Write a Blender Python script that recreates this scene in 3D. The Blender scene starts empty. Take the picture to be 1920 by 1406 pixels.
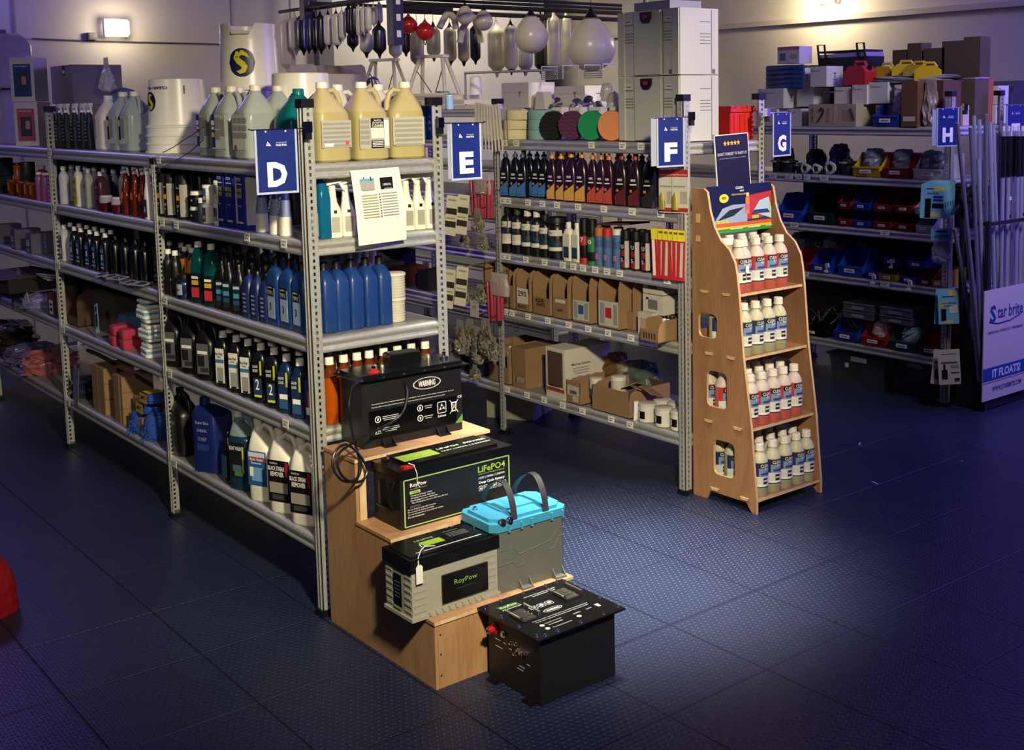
import bpy, math, random
from mathutils import Vector, Matrix
random.seed(7)
S=bpy.context.scene; COL=S.collection
# ---------------------------------------------------------------- camera
CC=Vector((-2.0774,-4.0769,1.9711)); FPX=2246.9; PX,PY=113.9,-247.0
yw,pt,rl=[math.radians(a) for a in(39.5486,-6.6994,-0.9793)]
CF=Vector((math.sin(yw)*math.cos(pt),math.cos(yw)*math.cos(pt),math.sin(pt)))
_r=Vector((math.cos(yw),-math.sin(yw),0)); _u=_r.cross(CF)
CR=math.cos(rl)*_r+math.sin(rl)*_u; CU=-math.sin(rl)*_r+math.cos(rl)*_u
cam=bpy.data.cameras.new('camera'); camo=bpy.data.objects.new('camera',cam); COL.objects.link(camo); S.camera=camo
camo.matrix_world=Matrix.Translation(CC)@Matrix((CR,CU,-CF)).transposed().to_4x4()
cam.sensor_width=36; cam.lens=FPX/1920*36; cam.shift_x=-PX/1920; cam.shift_y=PY/1920; cam.clip_start=.05
# ---------------------------------------------------------------- world, view
w=bpy.data.worlds.new('world'); S.world=w; w.use_nodes=True
w.node_tree.nodes['Background'].inputs[0].default_value=(.10,.09,.5,1); w.node_tree.nodes['Background'].inputs[1].default_value=.035
vs=S.view_settings; vs.view_transform='Standard'; vs.look='None'; vs.gamma=1; vs.use_curve_mapping=False; vs.exposure=0.0
def lamp(name,kind,loc,energy,col,size=.3,target=None,spot=None,blend=.6,spread=None):
    l=bpy.data.lights.new(name,kind); l.energy=energy; l.color=col
    if kind=='AREA': l.shape='DISK'; l.size=size
    else: l.shadow_soft_size=size
    if name.startswith('violet'): l.specular_factor=.3
    if spread: l.spread=math.radians(spread)
    if spot: l.spot_size=math.radians(spot); l.spot_blend=blend
    o=bpy.data.objects.new(name,l); COL.objects.link(o); o.location=loc
    if target is not None: o.rotation_euler=(Vector(target)-Vector(loc)).to_track_quat('-Z','Y').to_euler()
    return o
lamp('aisle_ceiling_light','SPOT',(-.9,-3.4,2.95),1050,(1,.87,.60),.12,(.75,.15,.8),56,.75)
lamp('floor_pool_fill','SPOT',(1.0,-.7,3.7),3700,(1,.96,.84),.35,(1.15,-.42,0),33,1)  # added spot standing in for the glare of far lamps on the floor
lamp('middle_row_fill','SPOT',(2.6,-3.0,3.2),560,(1,.88,.62),.15,(2.4,.4,1.5),46,.8)  # added fill spot, brightens the end faces of the middle row
lamp('near_row_fill','SPOT',(-2.7,-2.0,2.6),120,(1,.9,.7),.2,(0,.55,.95),36,.9)  # added fill spot for the long face of the near row
lamp('far_left_fill','SPOT',(-3.0,.2,3.0),130,(.92,.86,.95),.3,(0,2.7,1.85),46,.9)  # added fill spot lifting the upper goods at far left
lamp('back_wall_fill','SPOT',(4.6,5.2,3.9),430,(1,.88,.62),.3,(5.0,6.45,2.3),130,.9)  # unseen spot added to brighten the wall behind the fenders
lamp('fender_fill','SPOT',(1.6,.9,3.7),300,(1,.86,.6),.2,(3.6,4.7,2.45),60,.8)  # unseen warm spot added to light the fenders from the front
lamp('right_ceiling_light','SPOT',(3.7,-1.8,3.6),230,(.85,.8,1),.4,(4.8,.8,1.3),75,.9)
lamp('violet_floor_fill','POINT',(6.4,-2.9,3.1),330,(.17,.10,1),.4)  # added violet fill, tints the floor at right
lamp('violet_right_fill','POINT',(6.3,-.9,3.7),95,(.2,.14,1),.3)  # added violet fill, tints the upper right wall
lamp('violet_left_fill','POINT',(-.2,5.9,3.5),75,(.3,.2,1),.3)  # added violet fill, tints the back wall at upper left
# ---------------------------------------------------------------- camera geometry helpers: pixel columns of the photograph turned into places on shelves
def ray(u,v): return CF+CR*((u-960-PX)/FPX)-CU*((v-703-PY)/FPX)
def at(u,v,x=None,y=None,z=None):
    d=ray(u,v); i,a=[(i,a) for i,a in enumerate((x,y,z)) if a is not None][0]
    return CC+d*((a-CC[i])/d[i])
def _col(u): return CR-CF*((u-960-PX)/FPX)
def yu(u,x,z):
    n=_col(u); return CC.y-((x-CC.x)*n.x+(z-CC.z)*n.z)/n.y
def xu(u,y,z):
    n=_col(u); return CC.x-((y-CC.y)*n.y+(z-CC.z)*n.z)/n.x
# ---------------------------------------------------------------- materials
def lin(h):
    h=h.lstrip('#'); c=[int(h[i:i+2],16)/255 for i in(0,2,4)]
    return tuple(a/12.92 if a<=.04045 else((a+.055)/1.055)**2.4 for a in c)+(1,)
_M={}
def M(h,rough=.5,metal=0,var=.12,sc=30,bump=0,trans=0,emit=0,alpha=1,spec=.5):
    k=(h,rough,metal,var,sc,bump,trans,emit,alpha,spec)
    if k in _M: return _M[k]
    m=bpy.data.materials.new('m_'+h.strip('#')+'_%d'%len(_M)); m.use_nodes=True; nt=m.node_tree; N=nt.nodes; L=nt.links
    b=N['Principled BSDF']; c=lin(h)
    b.inputs['Roughness'].default_value=rough; b.inputs['Metallic'].default_value=metal
    b.inputs['Specular IOR Level'].default_value=spec
    if trans: b.inputs['Transmission Weight'].default_value=trans; b.inputs['IOR'].default_value=1.25
    if alpha<1: b.inputs['Alpha'].default_value=alpha
    tc=N.new('ShaderNodeTexCoord'); nz=N.new('ShaderNodeTexNoise'); nz.inputs['Scale'].default_value=sc; nz.inputs['Detail'].default_value=3
    L.new(tc.outputs['Object'],nz.inputs['Vector'])
    rp=N.new('ShaderNodeMix'); rp.data_type='RGBA'
    rp.inputs[6].default_value=tuple(x*(1-var) for x in c[:3])+(1,); rp.inputs[7].default_value=tuple(min(1,x*(1+var)) for x in c[:3])+(1,)
    L.new(nz.outputs[0],rp.inputs[0]); L.new(rp.outputs[2],b.inputs['Base Color'])
    if bump:
        bp=N.new('ShaderNodeBump'); bp.inputs['Strength'].default_value=bump; bp.inputs['Distance'].default_value=.01
        L.new(nz.outputs[0],bp.inputs['Height']); L.new(bp.outputs[0],b.inputs['Normal'])
    if emit: b.inputs['Emission Color'].default_value=c; b.inputs['Emission Strength'].default_value=emit
    _M[k]=m; return m
def floor_mat():
    m=bpy.data.materials.new('studded_rubber'); m.use_nodes=True; nt=m.node_tree; N=nt.nodes; L=nt.links; b=N['Principled BSDF']
    tc=N.new('ShaderNodeTexCoord'); sp=N.new('ShaderNodeSeparateXYZ'); L.new(tc.outputs['Object'],sp.inputs[0])
    def mt(op,a,c=None,d=None):
        n=N.new('ShaderNodeMath'); n.operation=op
        for i,q in enumerate((a,c,d)):
            if q is None: continue
            if isinstance(q,(int,float)): n.inputs[i].default_value=q
            else: L.new(q,n.inputs[i])
        return n.outputs[0]
    X,Y=sp.outputs[0],sp.outputs[1]
    P=.026
    def disk(ox,oy):   # distance to the nearest coin of one of the two offset grids
        fx=mt('PINGPONG',mt('ADD',X,ox),P/2); fy=mt('PINGPONG',mt('ADD',Y,oy),P*.866)
        return mt('SQRT',mt('ADD',mt('MULTIPLY',fx,fx),mt('MULTIPLY',fy,fy)))
    d=mt('MINIMUM',disk(0,0),disk(P/2,P*.866))
    coin=N.new('ShaderNodeMapRange'); L.new(d,coin.inputs[0]); coin.inputs[1].default_value=.006; coin.inputs[2].default_value=.0088; coin.inputs[3].default_value=1; coin.inputs[4].default_value=0
    sx=mt('PINGPONG',mt('ADD',X,-1.43),.24); sy=mt('PINGPONG',mt('ADD',Y,.95),.24)
    sm=N.new('ShaderNodeMapRange'); L.new(mt('MINIMUM',sx,sy),sm.inputs[0]); sm.inputs[1].default_value=.001; sm.inputs[2].default_value=.005
    h=mt('MULTIPLY',mt('ADD',mt('MULTIPLY',coin.outputs[0],.5),.8),sm.outputs[0])
    bp=N.new('ShaderNodeBump'); bp.inputs['Strength'].default_value=1.0; bp.inputs['Distance'].default_value=.005; L.new(h,bp.inputs['Height']); L.new(bp.outputs[0],b.inputs['Normal'])
    nz=N.new('ShaderNodeTexNoise'); nz.inputs['Scale'].default_value=2.2; nz.inputs['Detail'].default_value=6; L.new(tc.outputs['Object'],nz.inputs['Vector'])
    n2=N.new('ShaderNodeTexNoise'); n2.inputs['Scale'].default_value=60; L.new(tc.outputs['Object'],n2.inputs['Vector'])
    mx=N.new('ShaderNodeMix'); mx.data_type='RGBA'; mx.inputs[6].default_value=(.004,.006,.028,1); mx.inputs[7].default_value=(.017,.026,.058,1)
    L.new(mt('ADD',mt('MULTIPLY',nz.outputs[0],.7),mt('MULTIPLY',n2.outputs[0],.35)),mx.inputs[0])
    m2=N.new('ShaderNodeMix'); m2.data_type='RGBA'; m2.inputs[6].default_value=(.004,.006,.02,1); L.new(sm.outputs[0],m2.inputs[0]); L.new(mx.outputs[2],m2.inputs[7])
    L.new(m2.outputs[2],b.inputs['Base Color']); b.inputs['Roughness'].default_value=.42
    return m
def wood_mat(name,c1,c2,sc=3.):
    m=bpy.data.materials.new(name); m.use_nodes=True; nt=m.node_tree; N=nt.nodes; L=nt.links; b=N['Principled BSDF']
    tc=N.new('ShaderNodeTexCoord'); mp=N.new('ShaderNodeMapping'); mp.inputs[3].default_value=(1,1,.32); L.new(tc.outputs['Object'],mp.inputs[0])
    nz=N.new('ShaderNodeTexNoise'); nz.inputs['Scale'].default_value=sc; nz.inputs['Detail'].default_value=2; nz.inputs['Distortion'].default_value=1.2; L.new(mp.outputs[0],nz.inputs['Vector'])
    wv=N.new('ShaderNodeMath'); wv.operation='MULTIPLY'; wv.inputs[1].default_value=26; L.new(nz.outputs[0],wv.inputs[0])
    sn=N.new('ShaderNodeMath'); sn.operation='SINE'; L.new(wv.outputs[0],sn.inputs[0])
    n2=N.new('ShaderNodeTexNoise'); n2.inputs['Scale'].default_value=90; mp2=N.new('ShaderNodeMapping'); mp2.inputs[3].default_value=(1,1,.1); L.new(tc.outputs['Object'],mp2.inputs[0]); L.new(mp2.outputs[0],n2.inputs['Vector'])
    ad=N.new('ShaderNodeMath'); ad.operation='MULTIPLY_ADD'; ad.inputs[1].default_value=.16; L.new(sn.outputs[0],ad.inputs[0]); L.new(n2.outputs[0],ad.inputs[2])
    mx=N.new('ShaderNodeMix'); mx.data_type='RGBA'; mx.inputs[6].default_value=lin(c1); mx.inputs[7].default_value=lin(c2); L.new(ad.outputs[0],mx.inputs[0])
    L.new(mx.outputs[2],b.inputs['Base Color']); b.inputs['Roughness'].default_value=.55
    return m
def wall_mat(name,c1,c2):
    m=M(c1,.8); m=m.copy(); m.name=name; N=m.node_tree.nodes
    for n in N:
        if n.type=='TEX_NOISE': n.inputs['Scale'].default_value=1.6; n.inputs['Detail'].default_value=8
        if n.type=='MIX': n.inputs[6].default_value=lin(c2); n.inputs[7].default_value=lin(c1)
    return m
# ---------------------------------------------------------------- mesh builder
_T={}
def textpoly(s,bold=0.0):
    k=(s,bold)
    if k in _T: return _T[k]
    cu=bpy.data.curves.new('t','FONT'); cu.body=s; cu.size=1; cu.resolution_u=2; cu.offset=bold; cu.fill_mode='FRONT'; cu.align_x='CENTER'; cu.align_y='CENTER'
    o=bpy.data.objects.new('t',cu); COL.objects.link(o); me=o.to_mesh()
    v=[tuple(a.co) for a in me.vertices]; f=[tuple(p.vertices) for p in me.polygons]
    o.to_mesh_clear(); bpy.data.objects.remove(o); bpy.data.curves.remove(cu)
    xs=[a[0] for a in v] or [0,1]; ys=[a[1] for a in v] or [0,1]
    x0,x1,y0,y1=min(xs),max(xs),min(ys),max(ys)
    v=[((a[0]-(x0+x1)/2)/max(1e-6,x1-x0),(a[1]-(y0+y1)/2)/max(1e-6,y1-y0)) for a in v]
    _T[k]=(v,f); return _T[k]
class MB:
    def __init__(s): s.v=[];s.f=[];s.m=[];s.mats=[];s.sm=[]
    def mi(s,m):
        if m not in s.mats: s.mats.append(m)
        return s.mats.index(m)
    def add(s,vs,fs,m,smooth=False):
        n=len(s.v); i=s.mi(m); s.v+=[tuple(a) for a in vs]
        for f in fs: s.f.append(tuple(n+a for a in f)); s.m.append(i); s.sm.append(smooth)
        return s
    def box(s,c,d,m,rz=0,mtx=None,taper=1):
        x,y,z=[a/2 for a in d]; vs=[]
        for k,(a,b,e) in enumerate([(-1,-1,-1),(1,-1,-1),(1,1,-1),(-1,1,-1),(-1,-1,1),(1,-1,1),(1,1,1),(-1,1,1)]):
            t=taper if e>0 else 1
            p=Vector((a*x*t,b*y*t,e*z))
            if rz: p=Matrix.Rotation(rz,3,'Z')@p
            if mtx: p=mtx@p
            vs.append(p+Vector(c))
        return s.add(vs,[(0,3,2,1),(4,5,6,7),(0,1,5,4),(1,2,6,5),(2,3,7,6),(3,0,4,7)],m)
    def loft(s,secs,m,n=20,e=2.0,cap=True,smooth=True,mtx=None):
        # secs: (z, halfx, halfy[, offx, offy, exponent])
        vs=[];fs=[]
        for q in secs:
            z,a,b=q[:3]; ox,oy=(q[3],q[4]) if len(q)>3 else(0,0); ex=q[5] if len(q)>5 else e
            for i in range(n):
                t=2*math.pi*(i+.5)/n; c,d=math.cos(t),math.sin(t)
                p=Vector((ox+a*math.copysign(abs(c)**(2/ex),c),oy+b*math.copysign(abs(d)**(2/ex),d),z))
                vs.append(mtx@p if mtx else p)
        for k in range(len(secs)-1):
            for i in range(n):
                j=(i+1)%n; fs.append((k*n+i,k*n+j,(k+1)*n+j,(k+1)*n+i))
        if cap: fs.append(tuple(range(n-1,-1,-1))); fs.append(tuple((len(secs)-1)*n+i for i in range(n)))
        return s.add(vs,fs,m,smooth)
    def tube(s,pts,r,m,n=8,closed=False,rs=None):
        pts=[Vector(p) for p in pts]; vs=[];fs=[];K=len(pts); up=None
        for k,p in enumerate(pts):
            if closed: t=(pts[(k+1)%K]-pts[k-1]).normalized()
            else: t=(pts[min(k+1,K-1)]-pts[max(k-1,0)]).normalized()
            if up is None: up=t.orthogonal().normalized()
            a=(up-t*up.dot(t))
            a=a.normalized() if a.length>1e-6 else t.orthogonal().normalized()
            up=a; b=t.cross(a); rr=rs[k] if rs else r
            for i in range(n):
                q=2*math.pi*i/n; vs.append(p+(a*math.cos(q)+b*math.sin(q))*rr)
        for k in range(K if closed else K-1):
            k2=(k+1)%K
            for i in range(n):
                j=(i+1)%n; fs.append((k*n+i,k*n+j,k2*n+j,k2*n+i))
        if not closed: fs.append(tuple(range(n-1,-1,-1))); fs.append(tuple((K-1)*n+i for i in range(n)))
        return s.add(vs,fs,m,True)
    def prism(s,poly,axis,lo,hi,m,mtx=None):
        # poly in the two other axes, extruded along axis 0/1/2
        n=len(poly); vs=[]
        for t in(lo,hi):
            for a,b in poly:
                p=[(t,a,b),(a,t,b),(a,b,t)][axis]; vs.append(mtx@Vector(p) if mtx else p)
        fs=[(i,(i+1)%n,n+(i+1)%n,n+i) for i in range(n)]+[tuple(range(n-1,-1,-1)),tuple(range(n,2*n))]
        return s.add(vs,fs,m)
    def quad(s,c,wd,h,m,nrm='-y',dx=0):
        w2,h2=wd/2,h/2; A=AX[nrm]; c=Vector(c)
        return s.add([c-A[0]*w2-A[1]*h2,c+A[0]*w2-A[1]*h2,c+A[0]*w2+A[1]*h2,c-A[0]*w2+A[1]*h2],[(0,1,2,3)],m)
    def poly(s,c,pts,m,nrm='-y'):
        A=AX[nrm]; c=Vector(c); return s.add([c+A[0]*a+A[1]*b for a,b in pts],[tuple(range(len(pts)))],m)
    def text(s,t,c,wd,h,m,nrm='-y',bold=.0,rot=0,cyl=None):
        v,f=textpoly(t,bold); A=AX[nrm] if isinstance(nrm,str) else nrm; c=Vector(c); vs=[]
        cr,sr=math.cos(rot),math.sin(rot)
        for a,b in v:
            a*=wd;b*=h; a,b=a*cr-b*sr,a*sr+b*cr
            vs.append((a,b) if cyl else c+A[0]*a+A[1]*b)
        if cyl: # cyl=(radius, angle of centre)
            R,th=cyl; vs=[(c.x+R*math.cos(th+a/R),c.y+R*math.sin(th+a/R),c.z+b) for a,b in vs]
        return s.add(vs,f,m)
    def band(s,z0,z1,r,th0,th1,m,n=10,c=(0,0)):
        # curved patch on a round bottle, angles in degrees
        vs=[];fs=[]
        for i in range(n+1):
            t=math.radians(th0+(th1-th0)*i/n)
            for z in(z0,z1): vs.append((c[0]+r*math.cos(t),c[1]+r*math.sin(t),z))
        for i in range(n): fs.append((2*i,2*i+2,2*i+3,2*i+1))
        return s.add(vs,fs,m,True)
    def mesh(s,name,bevel=0):
        me=bpy.data.meshes.new(name); me.from_pydata(s.v,[],s.f)
        for m in s.mats: me.materials.append(m)
        me.polygons.foreach_set('material_index',s.m); me.polygons.foreach_set('use_smooth',s.sm)
        if any(s.sm):
            try: me.set_sharp_from_angle(angle=math.radians(38))
            except Exception: pass
        me.update(); return me
AX={'-y':(Vector((1,0,0)),Vector((0,0,1))),'+y':(Vector((-1,0,0)),Vector((0,0,1))),'-x':(Vector((0,-1,0)),Vector((0,0,1))),
    '+x':(Vector((0,1,0)),Vector((0,0,1))),'+z':(Vector((1,0,0)),Vector((0,1,0))),'+zx':(Vector((0,-1,0)),Vector((1,0,0)))}
def circ(r,n=16,c=(0,0),ry=None): return [(c[0]+r*math.cos(2*math.pi*i/n),c[1]+(ry or r)*math.sin(2*math.pi*i/n)) for i in range(n)]
def rrect(w,h,r,n=4,c=(0,0)):
    o=[]
    for k,(sx,sy) in enumerate(((1,1),(-1,1),(-1,-1),(1,-1))):
        for i in range(n+1):
            t=math.pi/2*(k+i/n); o.append((c[0]+sx*(w/2-r)+r*math.cos(t),c[1]+sy*(h/2-r)+r*math.sin(t)))
    return o
# ---------------------------------------------------------------- objects
def link(name,data,parent=None,loc=(0,0,0),rz=0,label=None):
    o=bpy.data.objects.new(name,data); COL.objects.link(o)
    if parent: o.parent=parent
    o.location=loc
    if rz: o.rotation_euler[2]=rz
    if label: o['label']=label
    return o
def struct(name,mb,loc=(0,0,0)):
    o=link(name,mb.mesh(name),None,loc); o['kind']='structure'; return o
_P={}
def place(kind,parts,label,cat,loc,rz=0,group=None,rot=None,scale=None):
    """one thing: an Empty with one mesh per part. parts: list of (name, mesh, [subparts], label)"""
    if len(parts)==1 and not parts[0][2]:
        r=bpy.data.objects.new(kind,parts[0][1]); COL.objects.link(r)
    else:
        r=bpy.data.objects.new(kind,None); COL.objects.link(r); r.empty_display_size=.03
        for p in parts:
            o=link(p[0],p[1],r,label=p[3] if len(p)>3 else None)
            for q in p[2]: link(q[0],q[1],o,label=q[3] if len(q)>3 else None)
    r.location=loc; r.rotation_euler=rot if rot else (0,0,rz)
    if scale: r.scale=scale
    r['label']=label; r['category']=cat
    if group: r['group']=group
    return r
def P(name,mb,subs=(),label=None): return (name,mb.mesh(name),list(subs),label) if label else (name,mb.mesh(name),list(subs))
ORD=['first','second','third','fourth','fifth','sixth','seventh','eighth','ninth','tenth','eleventh','twelfth']
# common materials
BLK=M('#101012',.35); BLKM=M('#141416',.6); WHT=M('#e8e6e0',.45,var=.04); CRM=M('#e9e4cf',.5,var=.05); PAPER=M('#efece2',.7,var=.03)
STEEL=M('#bfc1bb',.42,.6,var=.22,sc=60); CHROME=M('#dddddd',.12,1,var=.03); WIRE=M('#c8c8c8',.3,.9)
CARD=M('#8a6b4a',.85,var=.12,sc=12); CARDL=M('#b39a74',.85,var=.12,sc=12); CARDD=M('#4a3524',.9,var=.15)
NAVY=M('#1d2f7d',.4); INK=M('#1a1a1c',.6); GREY=M('#8e9190',.5); PRT=M('#8a8a84',.7)
# ================================================================ room
WX,WY=7.3,6.5
fm=floor_mat()
b=MB(); b.box((1.5,0,-.05),(14,14,.1),fm); struct('floor',b)
wl=wall_mat('painted_plaster','#cfc9bd','#b3ada4'); wg=wall_mat('grey_plaster','#aaa6a8','#8b888c')
b=MB(); b.box((.3-1,WY+.1,2),(14,.2,4.2),wg); struct('wall_back',b)
b=MB(); b.box((WX+.1,1.5,2),(.2,14,4.2),wl); struct('wall_right',b)
cb_=MB(); cb_.box((.5,0,4.15),(14,13.4,.1),wg); struct('ceiling',cb_)
# joints, cable and steel sheet on the back wall
b=MB()
for u in (25,433,545): 
    p=at(u,30,y=WY-.004); b.box((p.x,WY-.004,2),(.012,.008,4),M('#6f6b70',.8))
p=at(600,30,y=WY); b.box((p.x,WY-.05,2),(.16,.1,4),M('#4b4a55',.6))
struct('trim_1',b)
b=MB(); b.box((2.4,WY-.012,3.22),(7,.024,.03),M('#77726c',.7)); struct('trim_2',b)
q=at(1545,32,x=WX); b=MB(); b.box((WX-.03,3.0,q.z-.02),(.06,7,.05),M('#b6b0a6',.7)); struct('trim_3',b)
# cable along the back wall
pts=[at(u,v,y=WY-.015) for u,v in((60,72),(95,74),(180,77),(260,79),(340,81),(415,83),(520,86))]
b=MB(); b.tube(pts,.006,M('#3a3540',.6),6)
place('wall_cable',[P('wall_cable',b)],'thin dark cable running along the grey back wall below the lamp','cable',(0,0,0))
p=at(172,68,y=WY-.03); b=MB(); b.box((0,0,0),(.075,.05,.06),M('#2e2c38',.5)); b.box((0,-.027,0),(.06,.005,.045),M('#3a3845',.4))
place('junction_box',[P('junction_box',b)],'small dark junction box on the wall cable left of the lamp','electrical box',p)
def wall_lamp(p,nrm,label,rz):
    b=MB(); b.box((0,.03,0),(.2,.05,.15),M('#cfcabc',.5)); hs=P('housing',b)
    b=MB(); b.loft([(-.065,.09,.05,0,0,5),(-.05,.1,.06,0,0,5),(.05,.1,.06,0,0,5),(.065,.09,.05,0,0,5)],M('#fff0cf',.4,emit=9),16); 
    place('wall_lamp',[hs,P('diffuser',b)],label,'lamp',p,rz)
p=at(220,52,y=WY-.1); wall_lamp((p.x,WY-.08,p.z),0,'glowing square bulkhead lamp on the grey back wall','') if 0 else wall_lamp((p.x,WY-.08,p.z),0,'glowing square bulkhead lamp on the grey wall at upper left',0)
lamp('left_wall_lamp_light','POINT',(p.x,WY-.3,p.z),14,(1,.82,.5),.06)
p=at(1545,-8,x=WX-.1); wall_lamp((WX-.08,p.y,p.z),0,'glowing lamp under the ledge of the right wall, cut by the top edge',-math.pi/2)
lamp('right_wall_lamp_light','POINT',(WX-.35,p.y,p.z-.02),42,(1,.82,.5),.06)
# ================================================================ shelving
def post_mesh(H=1.985):
    b=MB(); W=.045; t=.003; pit=.025
    for ax in(0,1):
        def bx(u0,u1,z0,z1,o=0):
            c=((u0+u1)/2,t/2-o,(z0+z1)/2) if ax==0 else (t/2-o,(u0+u1)/2,(z0+z1)/2)
            d=(u1-u0,t,z1-z0) if ax==0 else (t,u1-u0,z1-z0)
            b.box(c,d,STEEL)
        bx(0,.014,0,H); bx(.028,W,0,H); bx(.013,.018,0,H,.0025)
        n=int(H/pit)
        for k in range(n): bx(.014,.028,k*pit+.0,k*pit+.012,.0005)
        b.box((.0375,.0015,H/2) if ax==0 else (.0015,.0375,H/2),(.003,.006,H) if ax==0 else (.006,.003,H),STEEL)
    return b.mesh('post')
PM=post_mesh()
def cap_mesh():
    b=MB(); b.box((.022,.022,.0),(.052,.052,.032),BLK); return b.mesh('post_cap')
CM=cap_mesh()
b=MB(); b.box((.022,.022,.012),(.056,.056,.024),BLK); b.box((.022,.022,.004),(.064,.064,.008),BLK); FM_=b.mesh('foot')
def beam_mesh(L):
    # rolled steel edge beam, two rounded ridges, along +x, outer face at y=0
    prof=[(.012,-.06),(.002,-.056),(0,-.05),(.001,-.043),(.006,-.038),(.008,-.034),(.006,-.030),(.001,-.025),(-.001,-.018),(0,-.010),(.004,-.004),(.012,0),(.02,0),(.02,-.06)]
    b=MB(); n=len(prof); vs=[]
    for x in(0,L):
        for y,z in prof: vs.append((x,y,z))
    b.add(vs,[(i,(i+1)%n,n+(i+1)%n,n+i) for i in range(n)]+[tuple(range(n-1,-1,-1)),tuple(range(n,2*n))],STEEL,True)
    return b.mesh('edge_beam')
def panel_mesh(W,L):
    b=MB(); b.box((0,0,-.004),(W,L,.008),M('#9b9c98',.45,.55,var=.15,sc=25))
    k=5
    for i in range(k): b.box((-W/2+W*(i+.5)/k,0,.0005),(W/k*.75,L-.04,.001),M('#9b9c98',.45,.55,var=.15,sc=25))
    return b.mesh('shelf_panel')
_bm={}
def unit(x,y0,y1,W,levels,label,near=True,far=True,mult=0):
    r=bpy.data.objects.new('shelving_unit',None); COL.objects.link(r); r.location=(x,y0,0); r['label']=label; r['category']='shelving'; r['group']='galvanised shelving bays'
    L=y1-y0
    ps=[]
    if near: ps+=[((0,0),0),((W,0),math.pi/2)]
    if far: ps+=[((0,L),-math.pi/2),((W,L),math.pi)]
    for (px,py),rz in ps:
        o=link('post',PM,r,(px,py,.0),rz); link('post_cap',CM,o,(0,0,1.985),0,'black plastic cap'); link('foot',FM_,o,(0,0,0),0,'black plastic foot')
    for z in levels:
        for k,(a,c,rz,ln) in {'f':(.004,L-.01,-math.pi/2,L-.02),'b':(W-.004,.01,math.pi/2,L-.02),'n':(.03,.004,0,W-.06),'e':(W-.03,L-.004,math.pi,W-.06)}.items():
            kk=round(ln,3)
            if kk not in _bm: _bm[kk]=beam_mesh(ln)
            link('edge_beam',_bm[kk],r,(a,c,z-.001),rz)
        kk=('p',round(L,3),W)
        if kk not in _bm: _bm[kk]=panel_mesh(W-.03,L-.03)
        link('shelf_panel',_bm[kk],r,(W/2,L/2,z-.002))
    return r
ZD=[1.76,1.468,1.094,round(at(588,834,x=0).z+.06,3),.303]      # shelf top heights, bay D1
ZD2=[1.76,1.443,1.107,.735,.303]
ZD3=[1.76,1.441,1.103,.75,.303]
ZF=[1.765,1.43,1.10,.77,.303]
ZH=[1.78,1.447,1.105,.765,.31]
WD=.615
D1=unit(0,0,1.56,WD,ZD,'galvanised shelving bay nearest the camera, with the wooden steps at its end')
for o_ in D1.children:
    if o_.name.startswith('post') and o_.location.y>1: o_.scale=(1,1,.872)     # the posts at the first bay joint stop level with the top shelf
D2=unit(0,1.56,3.17,WD,ZD2,'second galvanised bay of the near row, behind the first on its left',near=False)
D3=unit(0,3.17,4.75,WD,ZD3,'third galvanised bay of the near row, cut by the left edge',near=False)
F1=unit(2.057,.073,1.645,.59,ZF,'galvanised bay of the middle row, behind the wooden bottle display')
F2=unit(2.057,1.645,3.2,.59,ZF,'galvanised bay of the middle row seen in the gap behind the hanging bags',near=False)
F3=unit(2.057,3.2,4.76,.59,ZF,'third bay of the middle row, glimpsed through the near row',near=False)
B1_=unit(3.4,2.8,5.3,.5,[1.93,1.5,1.1,.7,.3],'tall bay behind the middle row carrying step frames and flat boxes')
H1=unit(4.5,.18,1.75,.6,ZH,'galvanised bay of the far right row, full of coloured plastic bins')
H2=unit(4.5,1.75,3.3,.6,ZH,'far right row bay hidden mostly behind the middle row',near=False)
_pl={}
def tag_mesh(w,h,t='9.95'):
    k=(w,h)
    if k not in _pl:
        b=MB(); b.box((0,0,0),(w,.0012,h),PAPER); b.quad((0,-.0008,h*.18),w*.75,h*.12,PRT); b.quad((-w*.1,-.0008,-h*.15),w*.5,h*.22,PRT); _pl[k]=b.mesh('price_label')
    return _pl[k]
def tags(root,zs,us,x,w=.05,h=.036,dz=-.02,rz=-math.pi/2):
    for z,u in zip(zs,us):
        y=yu(u,x,z+dz); o=link('price_label',tag_mesh(w,h),root,(x-.004-root.location.x,y-root.location.y,z+dz),rz,'small white paper price label')
for z,us in zip(ZF,([949,969,1110,1168,1203],[944,954,991,1018,1045,1085,1133,1186,1240],[944,953,987,1022,1056,1076,1094,1117,1139,1163,1252],[949,961,991,1028,1067,1104,1141,1184,1228],[952,989,1021,1056,1093,1147,1182])):
    tags(F1,[z]*len(us),us,2.057)
for z,us in zip(ZD,([299],[306,332,465,534],[311],[320,537],[329])): tags(D1,[z]*len(us),us,0)
for z,us in zip(ZD2,([96],[104],[111],[120],[130])): tags(D2,[z]*len(us),us,0)
for z,us in zip(ZH,([],[1450,1480,1500,1512,1546],[1490,1660],[1510,1660],[])): tags(H1,[z]*len(us),us,4.5,.07,.034)
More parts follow.
